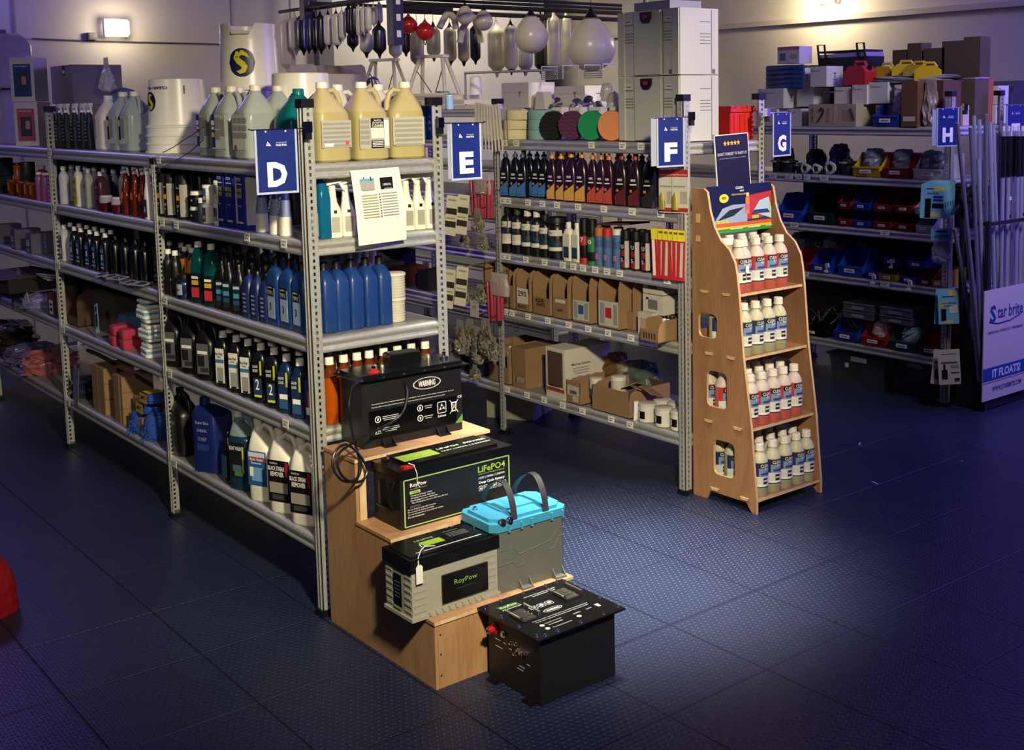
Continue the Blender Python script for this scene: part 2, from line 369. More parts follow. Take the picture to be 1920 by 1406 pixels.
# ================================================================ product builders (front faces local -y)
def rnd(h,r,body,cap,lab=None,texts=(),neck=.4,caph=.022,capr=None,sh=.16,bands=(),capn='cap',fill=None,n=20,taper=1.0):
    """round bottle or can. lab=(z0,z1,th0,th1,mat)"""
    nr=r*neck; capr=capr or nr*1.25; hb=h-caph
    b=MB(); s=hb-h*sh
    prof=[(0,r*.93),(.004,r),(s*.5,r*taper),(s,r*taper)]
    if sh>0.02: prof+=[(s+h*sh*.25,r*.94),(s+h*sh*.6,(r+nr)/2*1.02),(s+h*sh*.85,nr*1.05),(hb,nr)]
    else: prof+=[(hb,r*.97)]
    if fill:
        z=h*fill[0]
        lo=[p for p in prof if p[0]<z]; hi=[p for p in prof if p[0]>=z]; q=(z,lo[-1][1] if hi and hi[0][1]>lo[-1][1]*.98 else lo[-1][1])
        b.loft([(a,c,c) for a,c in lo+[q]],fill[1],n); b.loft([(a,c,c) for a,c in [q]+hi],body,n)
    else: b.loft([(a,c,c) for a,c in prof],body,n)
    subs=[]
    if lab or texts or bands:
        l=MB() if lab else b
        for q in ([lab] if lab else [])+list(bands):
            l.band(q[0],q[1],r*max(1,taper)+.0006+(q[5] if len(q)>5 else 0),q[2],q[3],q[4],12)
        for t in texts: # (string,z,w,h,mat[,theta,rot])
            th=math.radians(t[5] if len(t)>5 else -90)
            l.text(t[0],(0,0,t[1]),t[2],t[3],t[4],cyl=(r+.0016,th),bold=.01,rot=(t[6] if len(t)>6 else 0))
        if lab: subs.append(P('label',l))
    ps=[P('body',b,subs)]
    if cap:
        c=MB(); c.loft([(hb-.001,capr,capr),(h-.002,capr*.97,capr*.97),(h,capr*.88,capr*.88)],cap,16)
        if caph>.012: c.loft([(hb-.001,capr*1.04,capr*1.04),(hb+.004,capr*1.04,capr*1.04)],cap,16)
        ps.append(P(capn,c))
    return ps
def flat(h,wx,wy,body,cap,lab=None,texts=(),neck=.011,caph=.022,capr=.015,sh=.25,e=4.,blocks=(),fill=None,nx=0,side=(),capn='cap',taper=1.,belly=0):
    """oval or square bottle; lab=(z0,z1,width,mat) on the front, side = the same for local +x / -x"""
    a,c=wx/2,wy/2; hb=h-caph; s=hb-h*sh
    pr=[(0,a*.93,c*.93,0,0,e),(.005,a,c,0,0,e),(s*.5,a*(1+belly),c*(1+belly),0,0,e),(s,a*taper,c*taper,0,0,e),(s+h*sh*.3,a*.9*taper,c*.92*taper,nx*.15,0,e*.9),
        (s+h*sh*.75,(a*.45+neck*.6),(c*.5+neck*.5),nx*.75,0,3),(hb-h*sh*.06,neck,neck,nx,0,2),(hb,neck,neck,nx,0,2)]
    b=MB()
    if fill:
        z=h*fill[0]; lo=[p for p in pr if p[0]<z]; hi=[p for p in pr if p[0]>=z]; k=(z-lo[-1][0])/(hi[0][0]-lo[-1][0]); q=tuple(u+(v-u)*k for u,v in zip(lo[-1],hi[0]))
        b.loft(lo+[q],fill[1],24); b.loft([q]+hi,body,24)
    else: b.loft(pr,body,24)
    subs=[]
    if lab or texts or blocks or side:
        l=MB() if lab else b; y=-c*(1+belly)-.0008
        if lab: l.box((0,y,(lab[0]+lab[1])/2),(lab[2],.0012,lab[1]-lab[0]),lab[3])
        for k_,q in enumerate(blocks): l.quad((q[0],y-.0012-.00015*k_,q[1]),q[2],q[3],q[4])        # x,z,w,h,mat
        for t in texts: l.text(t[0],(t[5] if len(t)>5 else 0,y-.0038,t[1]),t[2],t[3],t[4],'-y',.012,t[6] if len(t)>6 else 0)
        for q in side: l.quad((q[4]*(a+.001),0,(q[0]+q[1])/2),q[2],q[1]-q[0],q[3],'+x' if q[4]>0 else '-x')
        if lab: subs.append(P('label',l))
    ps=[P('body',b,subs)]
    if cap:
        k=MB(); k.loft([(hb-.001,capr*1.05,capr*1.05,nx,0),(hb+.004,capr,capr,nx,0),(h-.002,capr*.96,capr*.96,nx,0),(h,capr*.85,capr*.85,nx,0)],cap,16); ps.append(P(capn,k))
    return ps
def spray(h,r,body,head,trig,lab=None,texts=(),blocks=(),liquid=None,curve=True):
    hb=h*.80; b=MB()
    pr=[(0,r*.94,r*.8,0,0,3),(.005,r,r*.84,0,0,3),(hb*.45,r,r*.84,0,0,3),(hb*.6,r*.86,r*.8,-.003,0,2.6),(hb*.72,r*.6,r*.6,-.006,0,2.2),(hb*.80,r*.56,r*.56,-.006,0,2),(hb*.83,r*.5,r*.5,-.006,0,2),(hb*.9,r*.5,r*.5,-.006,0,2),(hb,r*.44,r*.44,-.006,0,2)]
    b.loft(pr,body,20); subs=[]
    if lab or texts or blocks:
        l=MB(); y=-r*.84-.0008
        if lab: l.quad((0,y,(lab[0]+lab[1])/2),lab[2],lab[1]-lab[0],lab[3])
        for k_,q in enumerate(blocks): l.quad((q[0],y-.0008-.00015*k_,q[1]),q[2],q[3],q[4])
        for t in texts: l.text(t[0],(0,y-.003,t[1]),t[2],t[3],t[4],'-y',.01)
        subs=[P('label',l)]
    k=MB(); k.loft([(hb-.002,r*.5,r*.5,-.006,0),(hb+h*.05,r*.42,r*.42,-.006,0)],head,14)
    z=hb+h*.05
    k.prism([(-.026,z),(.030,z+h*.055),(.034,z+h*.105),(.026,z+h*.14),(-.012,z+h*.14),(-.03,z+h*.09)],1,-.009,.009,head)
    k.box((.04,0,z+h*.115),(.014,.012,.012),head)
    t=MB(); t.tube([(.02,0,z+h*.06),(.028,0,z+h*.02),(.036,0,z-h*.05),(.046,0,z-h*.1)],.005,trig,8,rs=[.005,.006,.005,.0035])
    return [P('body',b,subs),P('trigger_head',k,[P('trigger',t)])]
def gallon(body,cap,liquid=None,fz=.55,lab=None,h=.305,w=.148,texts=(),blocks=(),wy=None,handle=1,hx=1):
    """gallon jug: square-shouldered, sloping to a neck, ring handle on one slope"""
    a=w/2; c=(wy or w)/2; b=MB(); nx=-hx*.012; nz=h-.024
    pr=[(0,a*.9,c*.9,0,0,5),(.008,a,c,0,0,5),(h*.2,a,c,0,0,5),(h*.52,a,c,0,0,5),(h*.60,a*.98,c*.96,0,0,4.5),(h*.66,a*.88,c*.9,nx*.3,0,4),(h*.8,a*.54,c*.6,nx*.8,0,3),(h*.89,a*.30,c*.34,nx,0,2),(nz,.021,.021,nx,0,2)]
    if liquid:
        z=h*fz; lo=[p for p in pr if p[0]<z]; hi=[p for p in pr if p[0]>=z]; k=(z-lo[-1][0])/(hi[0][0]-lo[-1][0]); q=tuple(u+(v-u)*k for u,v in zip(lo[-1],hi[0]))
        b.loft(lo+[q],liquid,28); b.loft([q]+hi,body,28)
    else: b.loft(pr,body,28)
    subs=[]
    if lab or texts or blocks:
        l=MB(); y=-c-.0008
        if lab: l.box((lab[4] if len(lab)>4 else 0,y,(lab[0]+lab[1])/2),(lab[2],.001,lab[1]-lab[0]),lab[3])
        for k_,q in enumerate(blocks): l.quad((q[0],y-.001-.00015*k_-(q[5] if len(q)>5 else 0),q[1]),q[2],q[3],q[4])
        for t in texts: l.text(t[0],(t[5] if len(t)>5 else 0,y-.0045,t[1]),t[2],t[3],t[4],'-y',.015)
        subs=[P('label',l)]
    ps=[P('body',b,subs)]
    if handle:
        k=MB(); X=hx
        k.tube([(nx+X*.018,0,h*.885),(X*a*.5,0,h*.9),(X*a*.72,0,h*.84),(X*a*.86,0,h*.74),(X*a*.88,0,h*.63)],.011,body,10,rs=[.009,.011,.0115,.0115,.013]); ps.append(P('handle',k))
    k=MB(); k.loft([(nz,.024,.024,nx,0),(nz+.004,.0235,.0235,nx,0),(h-.002,.0225,.0225,nx,0),(h,.020,.020,nx,0)],cap,18); ps.append(P('cap',k))
    return ps
def halfgal(body,cap,h=.33,w=.135,d=.09,liquid=None,lab=None,texts=(),blocks=(),fz=.6):
    """slim jug with a round shoulder and an arched ring handle at the top back"""
    a=w/2;c=d/2; b=MB(); nx=-a*.45
    pr=[(0,a*.9,c*.9,0,0,4),(.01,a,c,0,0,4),(h*.3,a,c,0,0,4),(h*.6,a,c,0,0,4),(h*.68,a*.94,c*.95,-.003,0,3.4),(h*.76,a*.66,c*.8,-a*.25,0,3),(h*.84,a*.36,c*.55,nx,0,2.4),(h*.9,.017,.017,nx,0,2),(h-.026,.016,.016,nx,0,2)]
    if liquid:
        z=h*fz; lo=[p for p in pr if p[0]<z]; hi=[p for p in pr if p[0]>=z]; k=(z-lo[-1][0])/(hi[0][0]-lo[-1][0]); q=tuple(u+(v-u)*k for u,v in zip(lo[-1],hi[0]))
        b.loft(lo+[q],liquid,24); b.loft([q]+hi,body,24)
    else: b.loft(pr,body,24)
    l=MB(); y=-c-.0008
    if lab: l.box((0,y,(lab[0]+lab[1])/2),(lab[2],.0012,lab[1]-lab[0]),lab[3])
    for k_,q in enumerate(blocks): l.quad((q[0],y-.0012-.00015*k_,q[1]),q[2],q[3],q[4])
    for t in texts: l.text(t[0],(t[5] if len(t)>5 else 0,y-.004,t[1]),t[2],t[3],t[4],'-y',.015)
    k=MB(); k.tube([(nx+.012,0,h*.87),(a*.15,0,h*.93),(a*.6,0,h*.9),(a*.88,0,h*.8),(a*.9,0,h*.66)],.011,body,10,rs=[.01,.0115,.012,.012,.014])
    g=MB(); g.loft([(h-.027,.0195,.0195,nx,0),(h-.002,.019,.019,nx,0),(h,.017,.017,nx,0)],cap,16)
    return [P('body',b,[P('label',l)] if l.v else []),P('handle',k),P('cap',g)]
def carton(w,d,h,m,tape=None,marks=(),texts=(),openf=0,mi=None,side=()):
    """closed or open carton. openf: height of the low front wall for a cut-open box (0 = closed). marks on front (x,z,w,h,mat)"""
    b=MB(); t=.004
    if openf:
        b.box((0,0,t/2),(w,d,t),m); 
        for s_ in(-1,1): b.prism([(-d/2,0),(d/2,0),(d/2,h),(-d/2+.05,h),(-d/2+.012,h-.02),(-d/2,h-.06),(-d/2,openf)],0,s_*(w/2-t/2)-t/2,s_*(w/2-t/2)+t/2,m)
        b.box((0,d/2-t/2,h/2),(w-2*t,t,h),mi or m); b.box((0,-d/2+t/2,openf/2),(w-2*t,t,openf),m)  # inner back wall can take darker card, shade put into its colour
    else:
        b.box((0,0,h/2),(w,d,h),m)
        b.box((0,0,h+.0004),(w*.998,.003,.001),CARDD)
    ps=[]
    if tape: b.box((0,0,h+.0006),(w*1.001,.05,.001),tape); b.box((0,-d/2-.0006,h*.85),(.05,.001,h*.3),tape) if 0 else None
    l=b
    for k_,q in enumerate(marks): l.quad((q[0],-d/2-.0012-.0002*k_,q[1]),q[2],q[3],q[4])
    for q in texts: l.text(q[0],(q[5] if len(q)>5 else 0,-d/2-.0045,q[1]),q[2],q[3],q[4],'-y',.012,q[6] if len(q)>6 else 0)
    for q in side: # sgn,y,z,w,h,mat or text
        if isinstance(q[5],str): l.text(q[5],(q[0]*(w/2+.002),q[1],q[2]),q[3],q[4],q[6],'+x' if q[0]>0 else '-x',.012)
        else: l.quad((q[0]*(w/2+.0012),q[1],q[2]),q[3],q[4],q[5],'+x' if q[0]>0 else '-x')
    return [P('box_body',b)]
def bin_(w,d,h,col,tagc=PAPER):
    """louvre bin: low cut-down front, sloping side shoulders, label holder"""
    b=MB(); t=.003; m=M(col,.35); hf=h*.42
    side=[(-d/2,0),(d/2,0),(d/2,h),(-d*.12,h),(-d*.42,hf*1.15),(-d/2-.008,hf*.95)]
    for s in(-1,1): b.prism(side,0,s*w/2-t/2,s*w/2+t/2,m)
    b.box((0,0,t/2),(w,d,t),m); b.box((0,d/2,h/2),(w,t,h),m)
    b.prism([(-d/2,0),(-d/2+t,0),(-d/2-.006,hf),(-d/2-.010,hf)],0,-w/2,w/2,m)
    b.box((0,-d/2-.010,hf*.95),(w*1.0,.008,h*.06),m); b.box((0,d/2-.001,h*.98),(w*1.03,.008,.006),m)
    for s in(-1,1): b.box((s*w/2,d*.19,h),(.007,d*.62,.005),m)
    l=MB(); l.box((0,-d/2-.014,hf*.55),(w*.42,.0015,h*.15),tagc); l.quad((0,-d/2-.016,hf*.55),w*.3,h*.05,PRT)
    return [P('bin_body',b),P('label_card',l)]
def card_pack(w,h,m,marks=(),texts=(),blister=None,t=.002):
    b=MB(); b.prism(rrect(w,h,.006,3,(0,-h/2)),1,-t/2,t/2,m)
    l=b
    for k_,q in enumerate(marks): l.quad((q[0],-t/2-.0008-.0002*k_,q[1]),q[2],q[3],q[4])
    for q in texts: l.text(q[0],(q[5] if len(q)>5 else 0,-t/2-.0036,q[1]),q[2],q[3],q[4],'-y',.012)
    ps=[P('card',b)]
    if blister: ps.append(P('blister',blister))
    return ps
def bag(w,h,seed,m,lump=.03,n=9,top=.25):
    """crumpled plastic bag hanging or lying: noisy flattened loft, flat pinched top"""
    r=random.Random(seed); b=MB(); secs=[]; N=18
    vs=[];fs=[]
    for k in range(n+1):
        t=k/n; z=-h*t; ww=w/2*(.75+.3*math.sin(t*2.6)); dd=lump*(0.06 if t<top else min(1,(t-top)*2.6))*(1 if t<.93 else .5)
        for i in range(N):
            a=2*math.pi*i/N; j=1+.28*(r.random()-.5)*(0.3 if t<top else 1); vs.append((ww*math.cos(a)*j,dd*math.sin(a)*(1+.9*(r.random()-.5)),z+.006*(r.random()-.5)))
    for k in range(n):
        for i in range(N): j=(i+1)%N; fs.append((k*N+i,(k+1)*N+i,(k+1)*N+j,k*N+j))
    fs+= [tuple(range(N)),tuple(n*N+i for i in range(N-1,-1,-1))]
    b.add(vs,fs,m); return b
def lump(w,d,h,seed,m,nu=14,nv=8,amp=.25,e=2.6):
    """irregular resting lump, for crumpled packs and cloth"""
    r=random.Random(seed); vs=[];fs=[]
    for k in range(nv+1):
        t=k/nv; z=h*(1-(1-t)**1.5); sc=(1-t**e)**(1/e) if t<1 else .05
        for i in range(nu):
            a=2*math.pi*i/nu; j=1+amp*(r.random()-.5); vs.append((w/2*math.cos(a)*max(sc,.05)*j,d/2*math.sin(a)*max(sc,.05)*j,max(0,z*(1+amp*.5*(r.random()-.5)) if 0<k else 0)))
    for k in range(nv):
        for i in range(nu): j=(i+1)%nu; fs.append((k*nu+i,k*nu+j,(k+1)*nu+j,(k+1)*nu+i))
    fs+=[tuple(range(nu-1,-1,-1)),tuple(nv*nu+i for i in range(nu))]
    b=MB(); b.add(vs,fs,m); return b
FX=-math.pi/2
def row(kind,parts,us,x,z,fmt,cat,group=None,rz=FX,dz=.1,words=None,jit=.06,scale=None):
    """copies of one kind along a shelf front at the given picture columns"""
    out=[]
    for i,u in enumerate(us):
        y=yu(u,x,z+dz); lab=fmt.replace('#',(words or ORD)[i]) if '#' in fmt else fmt
        out.append(place(kind,parts,lab,cat,(x,y,z),rz+(random.random()-.5)*jit,group,scale=scale))
    return out
def rowx(kind,parts,us,y,z,fmt,cat,group=None,rz=0,dz=.1,words=None,jit=.06):
    out=[]
    for i,u in enumerate(us):
        x=xu(u,y,z+dz); out.append(place(kind,parts,fmt.replace('#',(words or ORD)[i]),cat,(x,y,z),rz+(random.random()-.5)*jit,group))
    return out
# ================================================================ near row, top shelf
Z=ZD[0]
TAN=M('#b3a673',.28,var=.06,trans=.15); TANL=M('#bcae84',.3,var=.05,trans=.15); LBG=M('#a9a693',.5,var=.12,sc=120); CAPW=M('#ddd9cb',.45,var=.04)
fine=[(0,.145-.0165*k,.118,.0085,PRT) for k in range(6)]
gA=gallon(TANL,CAPW,TAN,.62,(.055,.158,.13,LBG),blocks=fine+[(.045,.072,.014,.014,M('#c04a3a'))]+[(-.035,.066,.04,.012,WHT)])
gB=gallon(TANL,CAPW,TAN,.62,(.045,.165,.13,LBG),blocks=[(-.042,.15-.02*k,.04,.013,PRT) for k in range(5)]+[(.012,.145,.056,.036,BLK),(.012,.105,.056,.04,M('#d9d5c8')),(.012,.062,.056,.03,BLK)]+[(.052,.105,.02,.1,WHT)]+[(.012,.072-.006*k,.048,.0025,WHT,.001) for k in range(4)],texts=[('CLEANER',.134,.05,.012,WHT,.012),('SEAT BOTTOM',.146,.046,.007,WHT,.012),('StarBrite',.156,.034,.006,WHT,.012)])
b=MB(); b.poly((0,0,0),[(-.026,.01),(0,-.015),(.026,.008),(.005,.018)],M('#55534f',.6)); 
gC=gallon(TANL,CAPW,TAN,.62,(.055,.165,.13,LBG),blocks=[(0,.15-.019*k,.115,.011,PRT) for k in range(6)],hx=-1)
for g,u,l,rz in((gA,612,'tan gallon jug at the left end of the shelf end, hazard mark on its label',.05),(gB,685,'middle tan gallon jug, its label reading CLEANER',-.02),(gC,756,'right-hand tan gallon jug beside the tall end post',-.25)):
    place('gallon_jug',g,l,'jug',(xu(u,.1,Z+.1),.1,Z),rz,'tan gallon jugs at the row end')
CLR=M('#aeb7b2',.2,var=.05,trans=.25); CLL=M('#a3aeaa',.22,var=.05,trans=.25)
blu=[(-.045,.115,.03,.14,NAVY),(-.045,.15,.026,.02,WHT,.001),(-.045,.128,.022,.012,WHT,.001),(-.045,.1,.026,.02,M('#c9a56a'),.001),(-.005,.15,.042,.045,PRT),(-.005,.1,.042,.04,PRT),(.04,.13,.035,.07,PRT)]
gD=gallon(CLR,CAPW,CLL,.62,(.04,.185,.125,M('#b9bdb6',.5)),blocks=blu)
gE=gallon(CLR,CAPW,CLL,.62,(.04,.185,.125,M('#b9bdb6',.5)),blocks=[(-.035+.045*(k%3),.16-.03*(k//3),.038,.022,PRT) for k in range(9)]+[(-.03,.05,.02,.018,M('#8a2f22'),.001)],hx=-1)
for g,u,x,l,rz in((gD,410,.13,'clear gallon jug with blue-striped label, right beside the upside-down bucket',FX),(gD,440,.105,'clear gallon jug with blue-striped label, second from the upside-down bucket',FX+.05),(gE,480,.1,'clear gallon jug with small-print label, just left of the D sign',FX),(gE,522,.28,'clear gallon jug standing in the second line behind the D sign',FX),(gD,455,.27,'clear gallon jug in the second line, behind the blue-labelled jugs',FX)):
    place('gallon_jug',g,l,'jug',(x,yu(u,x,Z+.1),Z),rz,'clear gallon jugs left of the sign')
TEAL=M('#167f86',.12,var=.1,trans=.45)
gT=gallon(TEAL,TEAL,h=.285,w=.16,hx=-1)
place('gallon_jug',gT,'teal translucent gallon jug behind the corner post and D sign','jug',(.17,yu(560,.17,Z+.1),Z),FX)
gW=gallon(M('#cfc8b8',.25,trans=.1),CAPW,h=.3,w=.15)
place('gallon_jug',gW,'milky gallon jug peeking out above the teal jug','jug',(.33,yu(541,.33,Z+.1)+.05,Z),FX)
for u,y,l in((640,.33,'milky jug with label behind the first and middle tan jugs'),(716,.33,'pink-tinted jug with chrome pump, behind the middle tan jug')):
    place('gallon_jug',gW,l,'jug',(xu(u,y,Z+.1),y,Z),0)
place('gallon_jug',gT,'teal gallon jug wedged behind the two left tan jugs','jug',(xu(650,.31,Z+.1)-.0,.50,Z),0)
# chrome dispensing gun on the pink jug
b=MB(); b.tube([(-.03,0,0),(-.015,0,.02),(.01,0,.028),(.035,0,.02),(.06,0,-.02),(.07,0,-.05)],.005,CHROME,8); b.tube([(-.032,0,-.002),(-.012,0,.012)],.008,BLK,8); b.tube([(.0,0,.02),(.006,0,-.01),(.016,0,-.04)],.004,BLK,8)
p=at(697,158,y=.33); place('dispensing_gun',[P('dispensing_gun',b)],'chrome and black dispensing gun resting on top of the jugs','nozzle',p,.2)
# buckets
BW=M('#e2ddd0',.3,var=.03)
def bucket(h,rt,rb,inv=False,logo=True,notch=False,top=None):
    b=MB(); k=28
    pr=[(0,rb*.96),(.004,rb),(h*.62,rb+(rt-rb)*.6),(h*.64,rt*1.02),(h*.66,rt*1.02),(h*.665,rt*.99),(h*.75,rt*.995),(h*.755,rt*1.04),(h*.775,rt*1.04),(h*.78,rt),(h*.86,rt),(h*.865,rt*1.05),(h*.885,rt*1.05),(h*.89,rt*1.01),(h*.97,rt*1.02),(h*.975,rt*1.07),(h,rt*1.07),(h,rt*.97),(h*.9,rt*.95)]
    if inv: pr=[(h-a,c) for a,c in reversed(pr[:-2])]
    b.loft([(a,c,c) for a,c in pr],BW,k,cap=inv or False)
    if not inv: b.loft([(.003,rb*.9,rb*.9),(.004,rb*.9,rb*.9)],BW,k)
    return b
def s_logo(l,R,z,th,s=1,rot=0):
    # round blue badge with a yellow swoosh, wrapped on a cylinder of radius R
    def wrap(pts,m,off): l.add([((R+off)*math.cos(th+a/R),(R+off)*math.sin(th+a/R),z+c) for a,c in pts],[tuple(range(len(pts)))],m)
    def grid(fn,m,off):
        n=8; vs=[];fs=[]
        for i in range(n+1):
            for j in range(17):
                pass
    import math as mm
    def strip(outl,m,off,n=14):
        a0=min(p[0] for p in outl);a1=max(p[0] for p in outl)
        # split the convex disk into narrow vertical strips so that it follows the curve
        for i in range(n):
            x0=a0+(a1-a0)*i/n;x1=a0+(a1-a0)*(i+1)/n
            def yr(x):
                k=max(0,1-(x/(a1))**2); return mm.sqrt(k)*max(p[1] for p in outl)
            wrap([(x0,-yr(x0)),(x1,-yr(x1)),(x1,yr(x1)),(x0,yr(x0))],m,off)
    strip(circ(.066*s,24,ry=.07*s),M('#e9e6df'),.0005); strip(circ(.062*s,24,ry=.066*s),M('#121a4a',.4),.0009)
    # swoosh as a thick S curve
    cs=[(.034,.022),(.022,.036),(.004,.046),(-.016,.040),(-.024,.022),(-.012,.006),(.004,-.006),(.014,-.020),(.008,-.036),(-.010,-.044),(-.024,-.040)]
    ws=[.002,.012,.018,.022,.022,.022,.022,.022,.02,.014,.002]
    if rot: cs=[(-a,-c) for a,c in cs]
    L=[];Rr=[]
    for i,(a,c) in enumerate(cs):
        p0=cs[max(0,i-1)];p1=cs[min(len(cs)-1,i+1)]; dx,dz=p1[0]-p0[0],p1[1]-p0[1]; n=mm.hypot(dx,dz); w2=ws[i]*.62
        L.append(((a-dz/n*w2)*s,(c+dx/n*w2)*s)); Rr.append(((a+dz/n*w2)*s,(c-dx/n*w2)*s))
    for i in range(len(cs)-1): wrap([L[i],Rr[i],Rr[i+1],L[i+1]],M('#c9c21e',.45),.0016)
th=math.radians(-130)
bx=.4; yb=yu(470,bx,Z+.3)
b=bucket(.36,.145,.125,inv=True)
place('bucket',[P('body',b)],'white bucket whose top shows between the tan jugs and the big logo bucket','bucket',(.42,yu(567,.42,Z+.15),Z),0) 
def tallbucket():
    b=MB(); rt,rb,h=.128,.137,.305
    b.loft([(0,rb,rb),(h*.75,rt*1.01,rt*1.01),(h*.8,rt*.99,rt*.99)],BW,32,cap=True)
    # thick upper collar with the grip notch cut to the front
    n=32; z0,z1=h*.8,h; t0=th; vs=[];fs=[]
    for i in range(n+1):
        a=2*math.pi*i/n; q=abs((a-t0+math.pi)%(2*math.pi)-math.pi); zt=z1 if q>.42 else z1-.05
        for r,z in((rt*.99,z0),(rt*1.0,zt),(rt*.93,zt),(rt*.93,z0)): vs.append((r*math.cos(a),r*math.sin(a),z))
    for i in range(n):
        for k in range(3): fs.append((4*i+k,4*(i+1)+k,4*(i+1)+k+1,4*i+k+1))
    b.add(vs,fs,BW,True); return b
l=MB(); s_logo(l,.134,.125,th,1.0)
base=bucket(.30,.14,.12,inv=True)
place('bucket',[P('body',base)],'white bucket standing upside down under the big logo bucket','bucket',(bx,yb,Z),0)
b=tallbucket(); hnd=MB(); c,s_=math.cos(th),math.sin(th); hnd.tube([(.137*c-.04*s_*k,.137*s_+.04*c*k,.262) for k in(-1,-.5,0,.5,1)],.008,BW,8)
place('bucket',[P('body',b,[P('badge',l)]),P('grip',hnd)],'tall white bucket with round blue badge and yellow swoosh, on top of the jug row','bucket',(bx,yb,Z+.295),0)
# fix: the tall bucket stands on the upside-down one nested inside it
l=MB(); thb=math.radians(-176); s_logo(l,.139,.25,thb,.72,1); 
l3=MB(); l3.text('CLEAN • RINSE',(0,0,.315),.17,.014,NAVY,cyl=(.137,math.radians(-166)),bold=.03,rot=math.pi); l3.band(.285,.325,.137,-99,-96.5,NAVY,3)
b=bucket(.36,.152,.13,inv=True)
place('bucket',[P('body',b,[P('badge',l),P('lettering',l3)])],'upside-down white bucket with ribbed rim and swoosh badge, at the bay joint','bucket',(.225,yu(335,.225,Z+.15),Z),0)
for i,pp in enumerate(([(305,286),(325,276),(345,262),(362,252),(384,236)],[(296,318),(320,306),(345,292),(362,280),(381,262)])):
    b=MB(); b.tube([at(u,v,x=-.012) for u,v in pp],.0022,BLK,6); place('loose_cable',[P('loose_cable',b)],['upper thin black cord crossing the upside-down bucket','lower thin black cord looping off the shelf edge below the bucket'][i],'cable',(0,0,0))
# bay D2 top shelf
g2=gallon(CLR,CAPW,CLL,.6,(.04,.18,.125,M('#b9bdb6',.5)),blocks=[(-.045,.12,.03,.12,BLK),(-.045,.145,.024,.03,M('#d8c23a'),.001),(0,.12,.045,.1,PRT)])
row('gallon_jug',g2,[236,258],.14,Z,'# clear gallon jug from the left with black and yellow label, left of upside-down bucket','jug','clear jugs with black and yellow labels')
gS=gallon(M('#d5cdc0',.4),CAPW,h=.29,w=.13,wy=.13,blocks=[(-.03,.15,.022,.04,M('#c04a4a')),(-.03,.1,.02,.07,PRT)],hx=-1)
row('jerry_jug',gS,[205],.13,Z,'white square-sided jug right of the black spray bottles','jug')
sB=spray(.255,.031,BLKM,WHT,WHT,blocks=[(0,.05+.02*k,.035,.006,M('#8d95a5')) for k in range(6)])
row('spray_bottle',sB,[101,114,127],.075,Z,'# black spray bottle from the left, white trigger, beside the second post','spray bottle','black spray bottles on the top shelf')
row('spray_bottle',sB,[143,158,170],.1,Z,'black spray bottle with white trigger, # of the right-hand trio by the white jug','spray bottle','black spray bottles on the top shelf')
GC=M('#7c7379',.85,var=.08,sc=8)
cb=carton(.46,.34,.37,GC,marks=[(0,.33,.07,.09,BLKM),(0,.31,.045,.025,WHT),(-.02,.15,.08,.28,M('#8a8086'))],side=())
for z,l in((Z,'grey-brown carton at the bottom of the carton stack, behind the black sprays'),(Z+.372,'grey-brown carton on top of the stack, punched hand hole in its side')):
    pass
px=.33; yy=yu(133,px,Z+.4)
c1=carton(.42,.3,.245,GC,marks=[(.05,.215,.05,.06,BLKM),(.05,.205,.035,.02,WHT)])
place('carton',c1,'lower grey-brown carton behind the black spray bottles','box',(px+.1,yy,Z),FX)
place('carton',c1,'upper grey-brown carton with black hand hole, above the black sprays','box',(px+.1,yy+.02,Z+.247),FX)
b=bag(.1,.2,5,M('#cfc9cf',.25,alpha=.75),.04); p=at(198,108,x=.4); place('plastic_bag',[P('plastic_bag',b)],'crumpled clear plastic hanging down the right side of the upper carton','bag',p,FX)
b=lump(.14,.1,.08,8,M('#d8d4d8',.25,alpha=.85)); place('plastic_bag',[P('plastic_bag',b)],'crumpled clear plastic heap behind the white square jug','bag',(.34,yu(222,.34,Z+.2),Z+.16),FX)
# D3 top shelf boxes and wrapped goods
PWR=M('#c9bcc6',.4,var=.08); 
def jerrybox(hue,lab): 
    return carton(.15,.17,.27,M('#d4cbd0',.5),marks=[(.0,.13,.11,.2,M(hue,.4)),(.0,.12,.07,.12,M('#2a2f4a')),(.01,.13,.03,.05,M('#c07a8a'))],texts=[(lab,.215,.08,.012,WHT)])
place('boxed_product',jerrybox('#24408a','New Biodegrad'),'white box with blue picture label, on top of the pink-labelled box','box',(.13,yu(54,.12,Z+.3),Z+.274),-.75)
place('boxed_product',jerrybox('#b0506a','AQUA'),'white box with pink picture label, left of the second post','box',(.13,yu(60,.12,Z+.1),Z),-.75)
WR=M('#b9aebf',.18,var=.2,sc=14,bump=.3)
for k,(l,zz) in enumerate((('large white plastic drum wrapped in film, upper left edge',.37),('large white plastic drum under the wrapped drum at the left edge',0))):
    b=MB(); b.loft([(0,.16,.13,0,0,5),(.02,.17,.14,0,0,5),(.28,.17,.14,0,0,5),(.33,.15,.12,0,0,4),(.365,.1,.08,0,0,3)] ,WR,24); g=MB(); g.box((.0,-.142,.17),(.1,.002,.1),M('#2b3c78' if k==0 else '#2a2430')); g.quad((0,-.145,.17),.08,.03,WHT)
    c=MB(); c.box((.06,-.03,.372),(.06,.04,.03),M('#8f7f98'))
    place('plastic_drum',[P('body',b,[P('label',g)]),P('cap',c)],l,'drum',(.2,yu(18,.2,Z+.2),Z+zz),FX)
b=MB(); b.box((0,0,.0),(.2,.01,.14),M('#5c6a80',.6)); p=at(232,166,y=WY-.5)
place('blue_bag',[P('blue_bag',lump(.2,.2,.34,3,M('#5b6c86',.7),amp=.12))],'blue-grey bag standing behind the clear jugs','bag',(.5,yu(233,.5,2.0),1.76),0)
